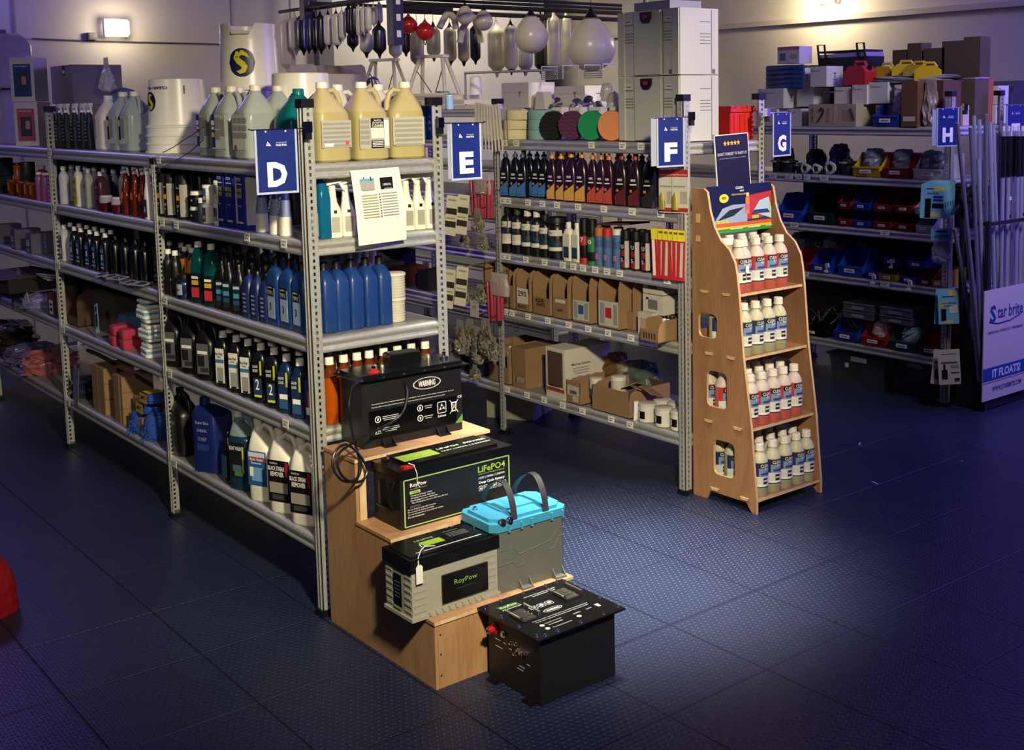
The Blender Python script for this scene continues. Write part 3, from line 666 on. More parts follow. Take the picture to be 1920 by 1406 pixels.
# wall behind D continues below: hooks and stuff
# ================================================================ near row, second shelf
Z=ZD[1]
can=rnd(.205,.036,BLK,BLK,(.01,.165,-200,-20,BLK),bands=[(.085,.115,-150,-60,M('#7a1d14'),.0006),(.088,.108,-105,-64,M('#d8a93a'),.0009),(.012,.16,-56,0,M('#99978e',.6),.0006)],texts=[('StarBrite',.145,.03,.008,WHT,-88),('TECT',.06,.03,.010,WHT,-88),('WAX',.04,.02,.006,WHT,-88)],neck=.95,caph=.045,capr=.0355,sh=.01)
row('wax_can',can,[308,322,346],.055,Z,'# black wax can from the left with red and yellow band, second shelf','can','black cans with red and yellow bands',words=['first','second','third'])
jar=rnd(.068,.028,BLK,WHT,(.006,.045,-180,0,BLK),neck=.95,caph=.016,capr=.029,sh=.01,texts=[('WAX',.028,.025,.008,WHT)])
for z,w in((0,'lower'),(.069,'upper')):
    row('small_jar',jar,[369],.045,Z+z,w+' small black jar with white lid, right of the black wax cans','jar','small black jars in a stack',dz=.05)
tub=rnd(.098,.036,M('#dedbd0',.4),WHT,(.008,.078,-170,-60,M('#4a5890')),bands=[(.02,.04,-150,-64,M('#a9ac7a'),.0006),(.008,.02,-170,-60,WHT,.0009),(.012,.075,-55,15,M('#c3c1b8'),.0006)],neck=.98,caph=.012,capr=.038,sh=.01)
tubs=rnd(.085,.028,M('#dedbd0',.4),WHT,(.008,.07,-170,-55,M('#3a4a8a')),bands=[(.02,.035,-150,-60,M('#a9ac7a'),.0006)],neck=.98,caph=.012,capr=.03,sh=.01)
for z,w in((0,'lower'),(.099,'upper')): row('paste_tub',tub,[417],.05,Z+z,w+' large white tub with blue fade label, against the blue canisters','tub','white tubs stacked by the blue canisters',dz=.05)
for z,w in((0,'lower'),(.086,'upper')): row('paste_tub',tubs,[392],.05,Z+z,w+' small white tub with blue label, right of the small black jars','tub','white tubs stacked by the blue canisters',dz=.05)
cb=rnd(.112,.02,M('#3a4048',.4),WHT,neck=.6,sh=.2); row('small_bottle',cb,[379],.03,Z,'tiny dark bottle with white cap in front of the tub stacks','bottle',dz=.05)
YEL=M('#d6cf3a')
can2=carton(.066,.09,.245,M('#1c2c8a',.35),marks=[(0,.03,.05,.008,M('#c9cbd8')),(0,.19,.05,.005,WHT)],texts=[('MARINE',.165,.056,.018,YEL),('ABSORB',.142,.056,.018,YEL),('CDI',.21,.04,.012,WHT),('wash',.10,.03,.006,WHT)],side=[(1,0,.12,.07,.2,M('#b9b7ae'))])
row('blue_carton',can2,[432,449,470],.065,Z,'# blue carton from the left with yellow lettering, MARINE ABSORB, second shelf','box','blue cartons with yellow lettering',dz=.12)
def tubeb(h,w,d,c1,c2,c3,txt):
    b=MB(); a,c=w/2,d/2
    b.loft([(0,a*.9,c*.95,0,0,3),(h*.14,a*.9,c*.95,0,0,3)],c1,20); b.loft([(h*.14,a*.88,c*.93,0,0,3),(h*.32,a*.94,c*.85,0,0,3)],c1,20); b.loft([(h*.32,a*.94,c*.85,0,0,3),(h*.6,a,c*.6,0,0,3)],c2,20); b.loft([(h*.6,a,c*.6,0,0,3),(h*.98,a*1.05,c*.12,0,0,4),(h,a*1.05,c*.1,0,0,4)],c3,20)
    l=MB(); nrm=(Vector((0,-c*.5/(h*.45)*-1*0,1)),Vector((-1,0,0)))
    l.text(txt,(0,-c*.80,h*.62),h*.5,w*.28,WHT,(Vector((0,.17,1)).normalized(),Vector((-1,0,0))),.015)
    return [P('body',b,[P('label',l)])]
tb=tubeb(.235,.058,.05,M('#d9d5c8',.4),M('#7f8cb8',.35),M('#24357c',.35),'TRIM & TILT')
row('grease_tube',tb,[490,516,534],[.05,.06,.1][0],Z,'# blue and white tube from the left, TRIM & TILT, below the D sign','tube','blue and white trim fluid tubes',dz=.12)
dk=rnd(.23,.03,M('#23272c',.3),BLK,neck=.9,caph=.04,sh=.02)
row('dark_can',dk,[318,338,358,377,397,418,436],.16,Z,'dark can, # from the left in the shaded line behind the second-shelf front row','can','dark cans in the back line of the second shelf')
tl=flat(.25,.055,.075,M('#11638c',.2,trans=.2),M('#2c4a58'),side=[(.01,.1,.05,WHT,-1)],sh=.3)
rowx('teal_bottle',tl,[603],.09,Z,'teal-blue bottle with white side label, behind the corner post','bottle')
sp=spray(.236,.029,M('#e0dccb',.35,var=.04),CRM,WHT,blocks=[(0,.05,.03,.06,M('#9a978c')),(0,.1,.012,.012,BLK)])
rowx('spray_bottle',sp,[627,652],.075,Z,'white spray bottle, # from the left, between teal bottle and paper notice','spray bottle','white spray bottles beside the notice',rz=-.3)
rowx('spray_bottle',sp,[764,785,807],.085,Z,'white spray bottle, # from the notice, at the right of the shelf end','spray bottle','white spray bottles right of the notice',rz=-.2)
# paper notice hung on the shelf end
def sheet(c4,n,m,bul,name='sheet'):
    b=MB(); vs=[];fs=[]; tl_,tr,br,bl=[Vector(p) for p in c4]
    for i in range(n+1):
        t=i/n
        for j in range(n+1):
            s=j/n; p=tl_.lerp(tr,s).lerp(bl.lerp(br,s),t); p+=Vector((0,bul*math.sin(t*math.pi)*(.4+.6*s),0)); vs.append(p)
    for i in range(n):
        for j in range(n): a=i*(n+1)+j; fs.append((a,a+n+1,a+n+2,a+1))
    vs2=[v+Vector((0,.0012,0)) for v in vs]; N=len(vs); fs+= [tuple(N+k for k in reversed(f)) for f in fs]
    b.add(vs+vs2,fs,m,True); return b
yn=-.014
c4=[at(657,320,y=yn),at(747,313,y=yn),at(762,449,y=yn-.03),at(673,461,y=yn-.05)]
sh=sheet(c4,8,M('#e6e2d2',.5,var=.03),-.018)
def onsheet(s,t,off=.003):
    tl_,tr,br,bl=[Vector(p) for p in c4]; p=tl_.lerp(tr,s).lerp(bl.lerp(br,s),t); return p+Vector((0,-.018*math.sin(t*math.pi)*(.4+.6*s)-off,0))
X_=(Vector(c4[1])-Vector(c4[0])).normalized(); Y_=(Vector(c4[0])-Vector(c4[3])).normalized(); AXS=(X_,Y_)
l=MB(); 
def pq(s,t,w,h,m,off=.003):
    c=onsheet(s,t,off); l.add([c-X_*w/2-Y_*h/2,c+X_*w/2-Y_*h/2,c+X_*w/2+Y_*h/2,c-X_*w/2+Y_*h/2],[(0,1,2,3)],m)
pq(.29,.215,.06,.035,M('#9b9a93')); pq(.29,.16,.062,.022,M('#4f9fb8'),.0035)
for s in(.23,.37): pq(s,.135,.004,.022,BLK,.004)
pq(.68,.2,.056,.046,BLK); pq(.68,.155,.05,.012,M('#55554f'),.0035)
l.text('100Ah',onsheet(.68,.215,.0045),.036,.010,M('#b9c6cf'),AXS,.02)
for k in range(9):
    pq(.30,.345+.037*k,.07,.004,M('#8f8d62')); pq(.70,.335+.037*k,.07,.004,M('#8d8b84'))
    c=onsheet(.5,.34+.037*k,.004); l.add([c+X_*a+Y_*b_ for a,b_ in circ(.0035,8)],[tuple(range(8))],M('#55534d'))
pq(.3,.275,.05,.004,PRT); pq(.7,.27,.035,.004,PRT)
place('paper_notice',[P('paper_sheet',sh,[P('printing',l)])],'white paper notice comparing two batteries, hung on the shelf end','notice',(0,0,0))
# ================================================================ third shelf
Z=ZD[2]
BLQ=M('#193a74',.34,var=.06); BLQd=M('#1c2c60',.35)
qC=flat(.275,.105,.062,BLQ,BLK,(.03,.155,.062,M('#8fa3c2')),caph=.03,capr=.017,neck=.014,sh=.2,e=6,blocks=[(0,.135,.056,.03,M('#1d2f6a')),(0,.155,.05,.02,BLK)],texts=[('TYPE C',.137,.048,.014,YEL),('3',.08,.014,.03,BLK),('StarBrite',.157,.035,.007,WHT)],nx=0)
row('oil_bottle',qC,[522,546,570],.06,Z,'tall blue oil bottle, # from the left, TYPE C label, third shelf','bottle','blue TYPE C oil bottles',jit=.03,rz=FX)
rowx('oil_bottle',qC,[609,633,660,687,713],.125,Z,'plain blue oil bottle seen edge-on, # from the corner post, third shelf end','bottle','blue oil bottles at the shelf end',rz=FX,jit=.03)
qS=flat(.205,.062,.05,BLQd,BLK,(.02,.12,.045,M('#1c2858')),caph=.02,capr=.011,neck=.008,sh=.3,e=5,blocks=[(0,.03+.018*k,.03,.008,M('#8892b8')) for k in range(5)])
row('oil_bottle',qS,[469,485,502],.05,Z,'small dark blue oil bottle, # from the left, beside the tall blue ones','bottle','small dark blue oil bottles')
row('oil_bottle',qS,[476,491,508],.12,Z,'small dark blue oil bottle, # of the second line, beside the tall blue ones','bottle','small dark blue oil bottles')
row('oil_bottle',qC,[536,558,582],.175,Z,'tall blue oil bottle, # of the line behind the TYPE C front row','bottle','blue TYPE C oil bottles')
ov=flat(.215,.06,.045,BLK,BLK,(.015,.13,.042,M('#16202a')),caph=.02,capr=.012,sh=.34,e=3,blocks=[(0,.115,.034,.012,M('#9db7c6')),(0,.08,.034,.02,M('#3a86a8')),(0,.05,.034,.02,M('#27435e'))])
row('oval_bottle',ov,[418,431,450],.055,Z,'black oval bottle with blue-grey label, # from the left, middle of the third shelf','bottle','black oval bottles on the third shelf',rz=FX+.42)
row('oval_bottle',ov,[426,441,458],.12,Z,'black oval bottle, # of the second line on the third shelf','bottle','black oval bottles on the third shelf')
tq=flat(.28,.07,.06,M('#0f5a5e',.15,trans=.3),WHT,(.02,.13,.05,M('#121416')),caph=.025,capr=.0165,sh=.32,e=3.4,blocks=[(0,.05,.045,.045,M('#b5303a')),(0,.095,.04,.02,M('#d8a038')),(0,.118,.04,.012,WHT)],fill=(.5,M('#0a2c30',.2)))
row('teal_bottle',tq,[375,399],.055,Z,'teal bottle with white cap and red label, # from the left, third shelf','bottle','teal bottles with white caps',words=['first','second'],rz=FX+.42)
rb=rnd(.215,.028,BLK,WHT,(.015,.12,-180,0,BLK),bands=[(.02,.055,-135,-85,M('#b53a3a'),.0006)],sh=.25,caph=.022,capr=.014,texts=[('RED',.08,.02,.01,M('#c8c8c8'))])
row('red_label_bottle',rb,[317,330],.05,Z,'black bottle with red label and white cap, # from the second post, third shelf','bottle','black bottles with red labels',words=['first','second'])
yb_=rnd(.225,.027,BLK,WHT,(.1,.17,-180,0,M('#c8862e')),bands=[(.13,.17,-140,-80,M('#b02a22'),.0006)],sh=.2,caph=.02,capr=.014)
row('yellow_label_bottle',yb_,[349,362],.115,Z,'dark bottle with red and yellow label, # behind the small navy jar','bottle','bottles with red and yellow labels',words=['first','second'])
row('red_label_bottle',rb,[320,341,356],.2,Z,'white-capped black bottle in the back line, # from the second post, third shelf','bottle','black bottles with red labels')
nj=rnd(.115,.038,M('#141c40',.2),BLK,(.02,.07,-160,-40,M('#9a9fb4')),sh=.25,neck=.7,caph=.02,texts=[('StarBrite',.045,.04,.012,BLK)])
row('squat_jar',nj,[347],.05,Z,'squat navy jar with silver label in front of the yellow-labelled bottles','jar',dz=.05)
# behind the blue bottles at the end
wb=flat(.27,.075,.05,CRM,CRM,caph=.028,capr=.016,neck=.012,sh=.25,e=3)
for u,y,l in((675,.42,'white bottle at the back of the third shelf, tallest of the white ones'),(686,.29,'white bottle right behind the third plain blue bottle'),(701,.34,'white bottle with wide shoulders, nearest the ribbed tubs'),(655,.36,'greyish white bottle in the shade behind the blue bottles')):
    rowx('white_bottle',wb,[u],y,Z,l,'bottle')
dg=flat(.265,.1,.06,M('#33353a',.4),M('#8a8578'),caph=.03,capr=.018,sh=.3,e=3); rowx('grey_bottle',dg,[636],.33,Z,'dark grey bottle with beige cap, behind the second plain blue bottle','bottle')
sg=spray(.27,.03,M('#b9b5a8'),CRM,CRM); rowx('spray_bottle',sg,[614],.24,Z,'beige spray bottle in the shade behind the first plain blue bottles','spray bottle')
b=MB(); pr=[]
for k in range(8): z=.011*k; pr+=[(z,.041),(z+.003,.043),(z+.008,.043),(z+.0095,.041)]
b.loft([(a,c,c) for a,c in pr]+[(.088,.041,.041)],M('#c9c5b4',.3,trans=.1),22); c=MB(); c.loft([(.088,.046,.046),(.097,.046,.046),(.1,.04,.04)],M('#d8d4c4',.35),22)
rt=[P('body',b),P('lid',c)]
for z,w in((0,'lower'),(.101,'upper')): rowx('ribbed_tub',rt,[740],.13,Z+z,w+' of two clear ribbed tubs stacked right of the blue bottles','tub','ribbed tubs in a stack',dz=.05)
# ================================================================ fourth shelf
Z=ZD[3]
bj=halfgal(BLK,BLK,.27,.1,.085,lab=(.03,.17,.07,M('#5b5b5e',.5)),blocks=[(0,.13,.06,.014,WHT),(-.01,.09,.04,.05,BLKM),(.01,.05,.05,.02,M('#2e2e33'))])
row('black_jug',bj,[330,363,393],.065,Z,'black jug with grey picture label, # from the second post, fourth shelf','jug','black jugs on the fourth shelf',rz=FX+.42)
bw=flat(.25,.062,.055,M('#101418',.25),WHT,(.02,.175,.05,M('#d5d3c9')),caph=.027,capr=.0165,neck=.013,sh=.22,e=4,blocks=[(0,.118,.048,.016,M('#2f6f96')),(0,.06,.036,.06,PRT),(0,.025,.03,.008,BLK)],texts=[('Boat Wash',.152,.04,.012,INK),('& Wax',.138,.022,.008,INK)])
row('wash_bottle',bw,[421,446,468],.055,Z,'dark bottle with white Boat Wash label, # from the left, fourth shelf','bottle','white-labelled wash bottles',rz=FX+.42)
ls=flat(.25,.064,.056,M('#10141a',.25),WHT,(.02,.18,.052,BLK),caph=.027,capr=.0165,neck=.013,sh=.2,e=4,blocks=[(.018,.15,.01,.06,M('#b9c02e')),(0,.07,.045,.07,M('#22355a')),(0,.03,.04,.01,M('#c5cc3a'))],texts=[('LIQUID',.155,.028,.012,WHT,-.008),('SPORT',.138,.028,.012,WHT,-.008),('2',.08,.02,.045,WHT)])
row('wax_bottle',ls,[492,517],.055,Z,'dark bottle with white swirl and yellow strip, # from the left, fourth shelf','bottle','dark yellow-strip bottles',words=['first','second'],rz=FX+.42)
ls2=flat(.24,.062,.056,M('#12264a',.22),WHT,(.02,.17,.052,M('#16264e')),caph=.027,capr=.0165,neck=.013,sh=.22,e=4,blocks=[(.018,.14,.01,.06,M('#b9c02e')),(0,.07,.04,.02,WHT),(0,.04,.045,.04,M('#2e4f78'))],texts=[('LIQUID',.145,.028,.012,WHT,-.008),('LOAD',.128,.024,.012,WHT,-.008)])
row('wax_bottle',ls2,[540,565],.055,Z,'navy bottle with yellow strip, # from the left, close to the corner post','bottle','navy yellow-strip bottles',words=['first','second'],rz=FX+.42)
pv=flat(.235,.06,.055,M('#2a2650',.25),WHT,(.02,.17,.05,M('#2b2a66')),caph=.027,capr=.0165,neck=.013,sh=.22,e=4,blocks=[(0,.1,.02,.06,M('#c87a3a')),(0,.05,.04,.03,WHT)])
row('purple_bottle',pv,[590],.06,Z,'purple-labelled bottle half hidden by the corner post, fourth shelf','bottle',rz=FX+.42)
pl=flat(.25,.06,.054,M('#10141a',.25),WHT,caph=.027,capr=.0165,neck=.013,sh=.22,e=4)
for k,x in enumerate((.125,.195,.265,.335)):
    us=[432+k*8+26*i for i in range(7-(k>2))]
    row('wash_bottle',pl,us,x,Z,'dark bottle, white cap showing, # along the '+['second','third','fourth','fifth'][k]+' line on the fourth shelf','bottle','white-capped bottles behind the front row',dz=.2)
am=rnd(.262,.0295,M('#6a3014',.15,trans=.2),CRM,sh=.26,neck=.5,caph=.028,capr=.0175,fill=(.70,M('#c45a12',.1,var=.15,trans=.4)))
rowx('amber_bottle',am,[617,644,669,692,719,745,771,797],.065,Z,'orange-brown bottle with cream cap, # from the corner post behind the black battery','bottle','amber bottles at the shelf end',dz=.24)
am2=rnd(.262,.0295,M('#40200f',.2),M('#8f887a'),sh=.26,neck=.5,caph=.028,capr=.0175)  # darker copy of the amber bottle, shade put into its colours
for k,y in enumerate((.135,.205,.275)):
    rowx('amber_bottle',am2,[630+k*18+26*i for i in range(7-k)],y,Z,'shade-darkened amber bottle, # from the left in the '+['second','third','fourth'][k]+' line above the black battery','bottle','amber bottles with painted shade in the back lines',dz=.24)
# ================================================================ bottom shelf
Z=ZD[4]
kj=halfgal(BLK,BLK,.32,.15,.12,lab=(.05,.2,.08,M('#17181c')),blocks=[(0,.16,.05,.02,M('#6e6e72')),(0,.11,.06,.05,M('#2e2e33'))])
row('black_jug',kj,[347],.085,Z,'big black jug at the left end of the bottom shelf','jug')
bj2=flat(.34,.15,.13,M('#16225e',.35),M('#16225e'),caph=.03,capr=.024,neck=.02,sh=.14,e=6,texts=[('Super Blue',.235,.08,.018,M('#9aa2c8')),('DIESEL',.2,.06,.012,M('#9aa2c8')),('DEF',.16,.05,.016,M('#8088b0'))],blocks=[(0,.12,.07,.03,M('#27357a'))],nx=-.04)
row('blue_jug',bj2,[401],.08,Z,'big navy blue jug next to the big black jug, bottom shelf','jug',rz=FX+.42)
fl=flat(.235,.07,.05,M('#15181c',.25),BLK,(.03,.13,.05,M('#2a4c5e')),caph=.02,capr=.012,sh=.35,e=2.6); row('oval_bottle',fl,[430],.05,Z,'small black flask wedged between the navy jug and the wash jug','bottle')
wj=halfgal(M('#7f9298',.2,trans=.2),CRM,.345,.125,.1,liquid=M('#1c3a50',.15,trans=.2),fz=.7,lab=(.06,.215,.085,M('#12151a')),blocks=[(.035,.14,.01,.12,M('#b4bf2e')),(0,.1,.05,.03,M('#4a5f6c')),(.01,.075,.05,.02,M('#3c7a3c'))],texts=[('BOAT WASH',.19,.068,.018,WHT,-.004)])
row('wash_jug',wj,[459],.075,Z,'blue translucent jug with BOAT WASH label, bottom shelf','jug',dz=.17,rz=FX+.42)
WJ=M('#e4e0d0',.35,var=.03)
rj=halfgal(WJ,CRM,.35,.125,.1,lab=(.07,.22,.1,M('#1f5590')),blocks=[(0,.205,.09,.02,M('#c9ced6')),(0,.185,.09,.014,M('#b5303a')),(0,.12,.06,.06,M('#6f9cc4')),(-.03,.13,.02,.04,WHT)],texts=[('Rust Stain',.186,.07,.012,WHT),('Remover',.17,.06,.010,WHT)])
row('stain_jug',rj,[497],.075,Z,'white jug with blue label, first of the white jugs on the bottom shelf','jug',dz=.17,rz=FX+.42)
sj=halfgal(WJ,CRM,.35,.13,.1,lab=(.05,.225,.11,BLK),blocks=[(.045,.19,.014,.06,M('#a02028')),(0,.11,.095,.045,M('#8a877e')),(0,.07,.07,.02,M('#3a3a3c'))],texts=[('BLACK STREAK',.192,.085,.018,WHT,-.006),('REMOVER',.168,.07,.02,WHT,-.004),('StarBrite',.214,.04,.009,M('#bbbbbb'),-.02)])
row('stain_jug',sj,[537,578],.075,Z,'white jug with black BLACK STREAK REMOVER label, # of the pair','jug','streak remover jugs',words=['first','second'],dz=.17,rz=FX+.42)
hj=halfgal(M('#b9b5a6',.35),CRM,.35,.125,.1)  # greyer copy of the white jug, shade put into its colour
row('stain_jug',hj,[512,548,583],.2,Z,'white jug darkened in colour for the shaded second line, # from the left, bottom shelf','jug','white jugs in the second line',dz=.3)
# ================================================================ second bay of the near row
Z=ZD2[1]
wpk=rnd(.215,.029,M('#c9c4cc',.4),WHT,(.02,.14,-180,-95,M('#b07a98')),bands=[(.05,.075,-170,-100,M('#5a2238'),.0006)],sh=.18,caph=.022,capr=.016)
row('polish_bottle',wpk,[121],.055,Z,'white bottle with pink label, first right of the dark post','bottle')
yl=flat(.225,.058,.05,M('#d6d1c2',.4),WHT,(.01,.165,.05,M('#b9a722')),caph=.022,capr=.014,sh=.2,e=4,texts=[('TEAK',.14,.038,.02,INK),('OIL',.09,.03,.018,INK),('Star',.05,.03,.012,INK)])
row('polish_bottle',yl,[149],.055,Z,'white bottle with yellow label and black lettering, second shelf','bottle')
gl=flat(.215,.055,.05,M('#a9aaa2',.3,trans=.2),WHT,(.01,.15,.045,M('#8d9286')),caph=.022,capr=.014,sh=.2,e=4,texts=[('TEAK',.12,.036,.018,INK)])
row('polish_bottle',gl,[168],.06,Z,'clear bottle with grey-green label beside the yellow-labelled one','bottle')
mr=flat(.205,.075,.05,M('#4a2833',.2,trans=.1),WHT,caph=.022,capr=.014,sh=.18,e=5,texts=[('TEAK OIL',.12,.045,.01,M('#b98a98'))],blocks=[(0,.075,.05,.003,M('#8a6070')),(0,.06,.05,.003,M('#8a6070'))])
row('maroon_bottle',mr,[190],.06,Z,'maroon see-through bottle with white cap, middle of the second bay shelf','bottle')
wbk=rnd(.215,.028,M('#8d8890',.4),WHT,sh=.18,caph=.022,capr=.015)
row('polish_bottle',wbk,[135,161,178,196,214,232],.15,Z,'grey-white bottle, # from the left in the back line of that shelf','bottle','back line bottles of the second bay',dz=.15)
cup=rnd(.085,.03,M('#b9a6ae',.15,trans=.3),M('#bfb9c6'),neck=.98,sh=.01,caph=.006,capr=.031,fill=(.55,M('#4a101c',.2)),taper=1.15)
row('gel_cup',cup,[200,222],.04,Z,'clear cup of dark red gel, # from the left in front of the bottles','cup','cups of red gel',dz=.04,words=['first','second'])
bt=rnd(.07,.026,M('#1c3a80',.4),M('#2a4ea0'),neck=.95,sh=.01,caph=.02,capr=.027); row('blue_pot',bt,[211,224],.1,Z,'small blue pot behind the red gel cups, # from the left','pot',None,dz=.05,words=['first','second'])
os_=spray(.265,.029,M('#6e2410',.12,trans=.25),M('#bfb7c2',.4),WHT,blocks=[(0,.1,.03,.035,M('#c8641e')),(0,.04,.034,.045,M('#20242a'))])
row('spray_bottle',os_,[238,256,271],.055,Z,'amber spray bottle with white head, # from the red gel cups','spray bottle','amber spray bottles')
nb=spray(.275,.029,M('#dcd8cf',.35),WHT,WHT,blocks=[(0,.055,.04,.085,M('#1a2250'))],texts=[('A',.05,.02,.03,WHT)])
row('spray_bottle',nb,[281],.035,Z,'white spray bottle with navy label hugging the second post','spray bottle')
Z=ZD2[2]
sq=flat(.21,.07,.055,M('#c9c6c6',.4),WHT,(.015,.15,.045,BLK),caph=.022,capr=.014,sh=.2,e=5,blocks=[(0,.06,.04,.035,M('#a8a8ae'))],texts=[('BOAT',.14,.035,.014,WHT)])
row('square_bottle',sq,[122],.055,Z,'white square bottle with black label, right of the dark post on the third shelf','bottle')
gk=flat(.22,.06,.05,M('#3b4238',.3),WHT,caph=.022,capr=.014,sh=.2,e=4); row('square_bottle',gk,[134],.09,Z,'dark green-grey bottle behind the white square bottle','bottle')
bb=flat(.215,.056,.05,M('#0e1016',.22),WHT,(.015,.15,.045,M('#203a63')),caph=.022,capr=.0145,sh=.18,e=4,blocks=[(0,.12,.045,.02,M('#4d86b8')),(0,.085,.02,.03,WHT),(0,.05,.045,.012,M('#6fa0cc')),(0,.03,.045,.006,WHT)])
row('blue_label_bottle',bb,[142,154,171,184,200],.05,Z,'black bottle with blue streaked label and white cap, # from the left, third shelf','bottle','black bottles with blue labels')
kb=flat(.21,.062,.055,M('#0b0b0f',.25),BLK,caph=.02,capr=.014,sh=.18,e=4)
row('black_bottle',kb,[219,238,257,275],.06,Z,'plain black bottle, # from the left, filling the right of that shelf','bottle','plain black bottles')
row('black_bottle',bb,[149,163,178,193,208],.13,Z,'black bottle with white cap in the second line, # from the left','bottle','black bottles with blue labels',dz=.2)
pk=card_pack(.11,.07,M('#9a98a4',.25,alpha=.9),marks=[(0,-.035,.05,.04,BLKM),(.02,-.035,.02,.02,CHROME)])
for i,u in enumerate((208,222,236,250,262,276)):
    place('hardware_sachet',pk,'clear sachet of steel fittings, '+ORD[i]+' from the left along the shelf edge','packet',(.03+.012*(i%2),yu(u,.03,Z)+.03,Z+.008+.004*(i%3)),0,'steel fitting sachets',rot=(math.radians(-82),0,FX+.3*(i%3-1)))
Z=ZD2[3]
lb=carton(.12,.1,.15,M('#4a3426',.9),marks=[(.01,.075,.07,.085,M('#c9c9cf')),(.01,.06,.05,.02,INK),(.01,.09,.05,.012,INK)])
place('carton',lb,'small brown carton with white label at the dark post, fourth shelf','box',(.07,yu(112,.07,Z+.05),Z),FX)
ob=carton(.34,.3,.2,M('#4a3626',.9),openf=.05,mi=CARDD)
place('open_carton',ob,'long open brown carton with a cut-away front, fourth shelf','box',(.2,yu(176,.2,Z+.1),Z),FX)
ob2=carton(.4,.3,.22,M('#3d2c20',.9))
place('carton',ob2,'dark brown carton behind the sponges, fourth shelf','box',(.26,yu(246,.26,Z+.1),Z),FX)
bc=card_pack(.055,.17,M('#7fa4c0',.5),marks=[(0,-.03,.04,.03,M('#27446a')),(0,-.09,.03,.07,M('#1c2028')),(0,-.15,.045,.02,WHT)])
place('card_pack',bc,'blue-white card pack leaning in the open brown carton','packet',(.03,yu(181,.03,Z+.1),Z+.185),0,rot=(math.radians(-6),math.radians(-22),FX))
SPW=M('#d6d6cf',.9,bump=.3,sc=60); SPB=M('#6fa6c4',.9,bump=.3,sc=60)
for i in range(6):
    b=MB(); w=.12; b.loft([(0,.06,.045,0,0,6),(.004,.063,.048,0,0,6),(.018,.063,.048,0,0,6),(.022,.06,.045,0,0,6)],SPW,20); c=MB(); c.box((.0,0,.0295),(.05,.09,.015) if i%2 else (.11,.088,.015),SPB); 
    d=MB(); d.loft([(.037,.06,.045,0,0,6),(.041,.063,.048,0,0,6),(.05,.063,.048,0,0,6),(.054,.06,.045,0,0,6)],SPW,20); g=MB(); 
    place('sponge_pack',[P('lower_sponge',b),P('middle_sponge',c),P('upper_sponge',d)],['bottom','second','third','fourth','fifth','topmost'][i]+' white and blue sponge pack of the stack beside the second post','sponge',(.07+.01*(i%2),yu(284-3*(i>3),.07,Z+.1),Z+.055*i*.88),FX+.2*(i%3-1)*.5,'white and blue sponge packs',scale=(1,1,.85))
RS=M('#a02c44',.9,bump=.3,sc=50)
for i,(u,z,l) in enumerate(((226,0,'lower left'),(246,0,'lower right'),(228,.056,'upper left'),(246,.054,'upper right'))):
    b=MB(); b.loft([(0,.036,.05,0,0,8),(.004,.038,.052,0,0,8),(.048,.038,.052,0,0,8),(.052,.036,.05,0,0,8)],RS,20); place('red_sponge',[P('red_sponge',b)],l+' red sponge block left of the white sponge packs','sponge',(.06,yu(u,.06,Z+.03),Z+z),FX,'red sponge blocks')
b=MB(); b.loft([(0,.05,.05),(.1,.05,.05)],BLKM,20); place('black_roll',[P('black_roll',b)],'round black roll behind the red sponges','roll',(.17,yu(222,.17,Z+.05),Z),0)
b=MB(); b.box((0,0,.055),(.16,.1,.11),M('#4f6f94',.4,bump=.2)); place('blue_pack',[P('blue_pack',b)],'blue plastic pack above the red sponges','packet',(.17,yu(246,.17,Z+.1),Z+.02),FX)
Z=ZD2[4]
cx=carton(.2,.17,.085,CARD,marks=[(.0,.042,.012,.085,CARDL)]) ; cx2=carton(.13,.17,.085,CARD,marks=[(.03,.042,.03,.085,CARDL)])
nm=['bottom','middle','top']
for k in range(3):
    for j,(u,m,l) in enumerate(((214,cx,'left'),(252,cx2,'middle'),(283,cx,'right'))):
        if k==2 and j==2: continue
        place('small_carton',m,'brown taped carton, '+l+' of the '+nm[k]+' layer on the bottom shelf','box',(.12+(.03 if j==2 and k>0 else 0),yu(u,.12,Z+.1),Z+.087*k),FX,'brown taped cartons')
CH=M('#1f4aa0',.95,var=.4,sc=120,bump=.6)
def chenille(seed,w,d,h):
    r=random.Random(seed); b=lump(w,d,h,seed,CH,amp=.1)
    for i in range(260):
        a=r.random()*2*math.pi; t=r.random(); sc=math.sqrt(max(0,1-t*t)); p=Vector((w/2*sc*math.cos(a),d/2*sc*math.sin(a),h*t*.98+.004)); n=Vector((p.x,p.y,p.z*.6)).normalized()
        b.tube([p,p+n*.010+Vector((r.random()-.5,r.random()-.5,r.random()-.9))*.012,p+n*.012+Vector((r.random()-.5,r.random()-.5,-1))*.016],.0032,CH,5)
    return b
for i,(u,l) in enumerate(((268,'left'),(293,'right'))):
    o=place('wash_mitt',[P('wash_mitt',chenille(i,.13,.12,.13))],l+' fluffy blue wash mitt at the right end of the bottom shelf','mitt',(.075,yu(u,.075,Z+.06),Z),FX,'fluffy blue wash mitts')
for i,(u,z,l) in enumerate(((281,.12,'lower'),(290,.185,'upper'))):
    b=lump(.13,.1,.05,30+i,M('#2348a8',.7,bump=.3)); c=MB(); c.quad((0,-.052,.025),.1,.05,M('#c9a92e'),'-y'); c.quad((0,0,.052),.09,.08,M('#c9a92e'),'+z'); c.text('MITT',(0,-.0535,.028),.06,.02,INK,'-y',.02)
    place('mitt_pack',[P('cloth',b),P('header_card',c)],l+' blue cloth pack with yellow printed card on the fluffy mitts','packet',(.08,yu(u,.08,Z+.1),Z+z),FX,'yellow-carded cloth packs')
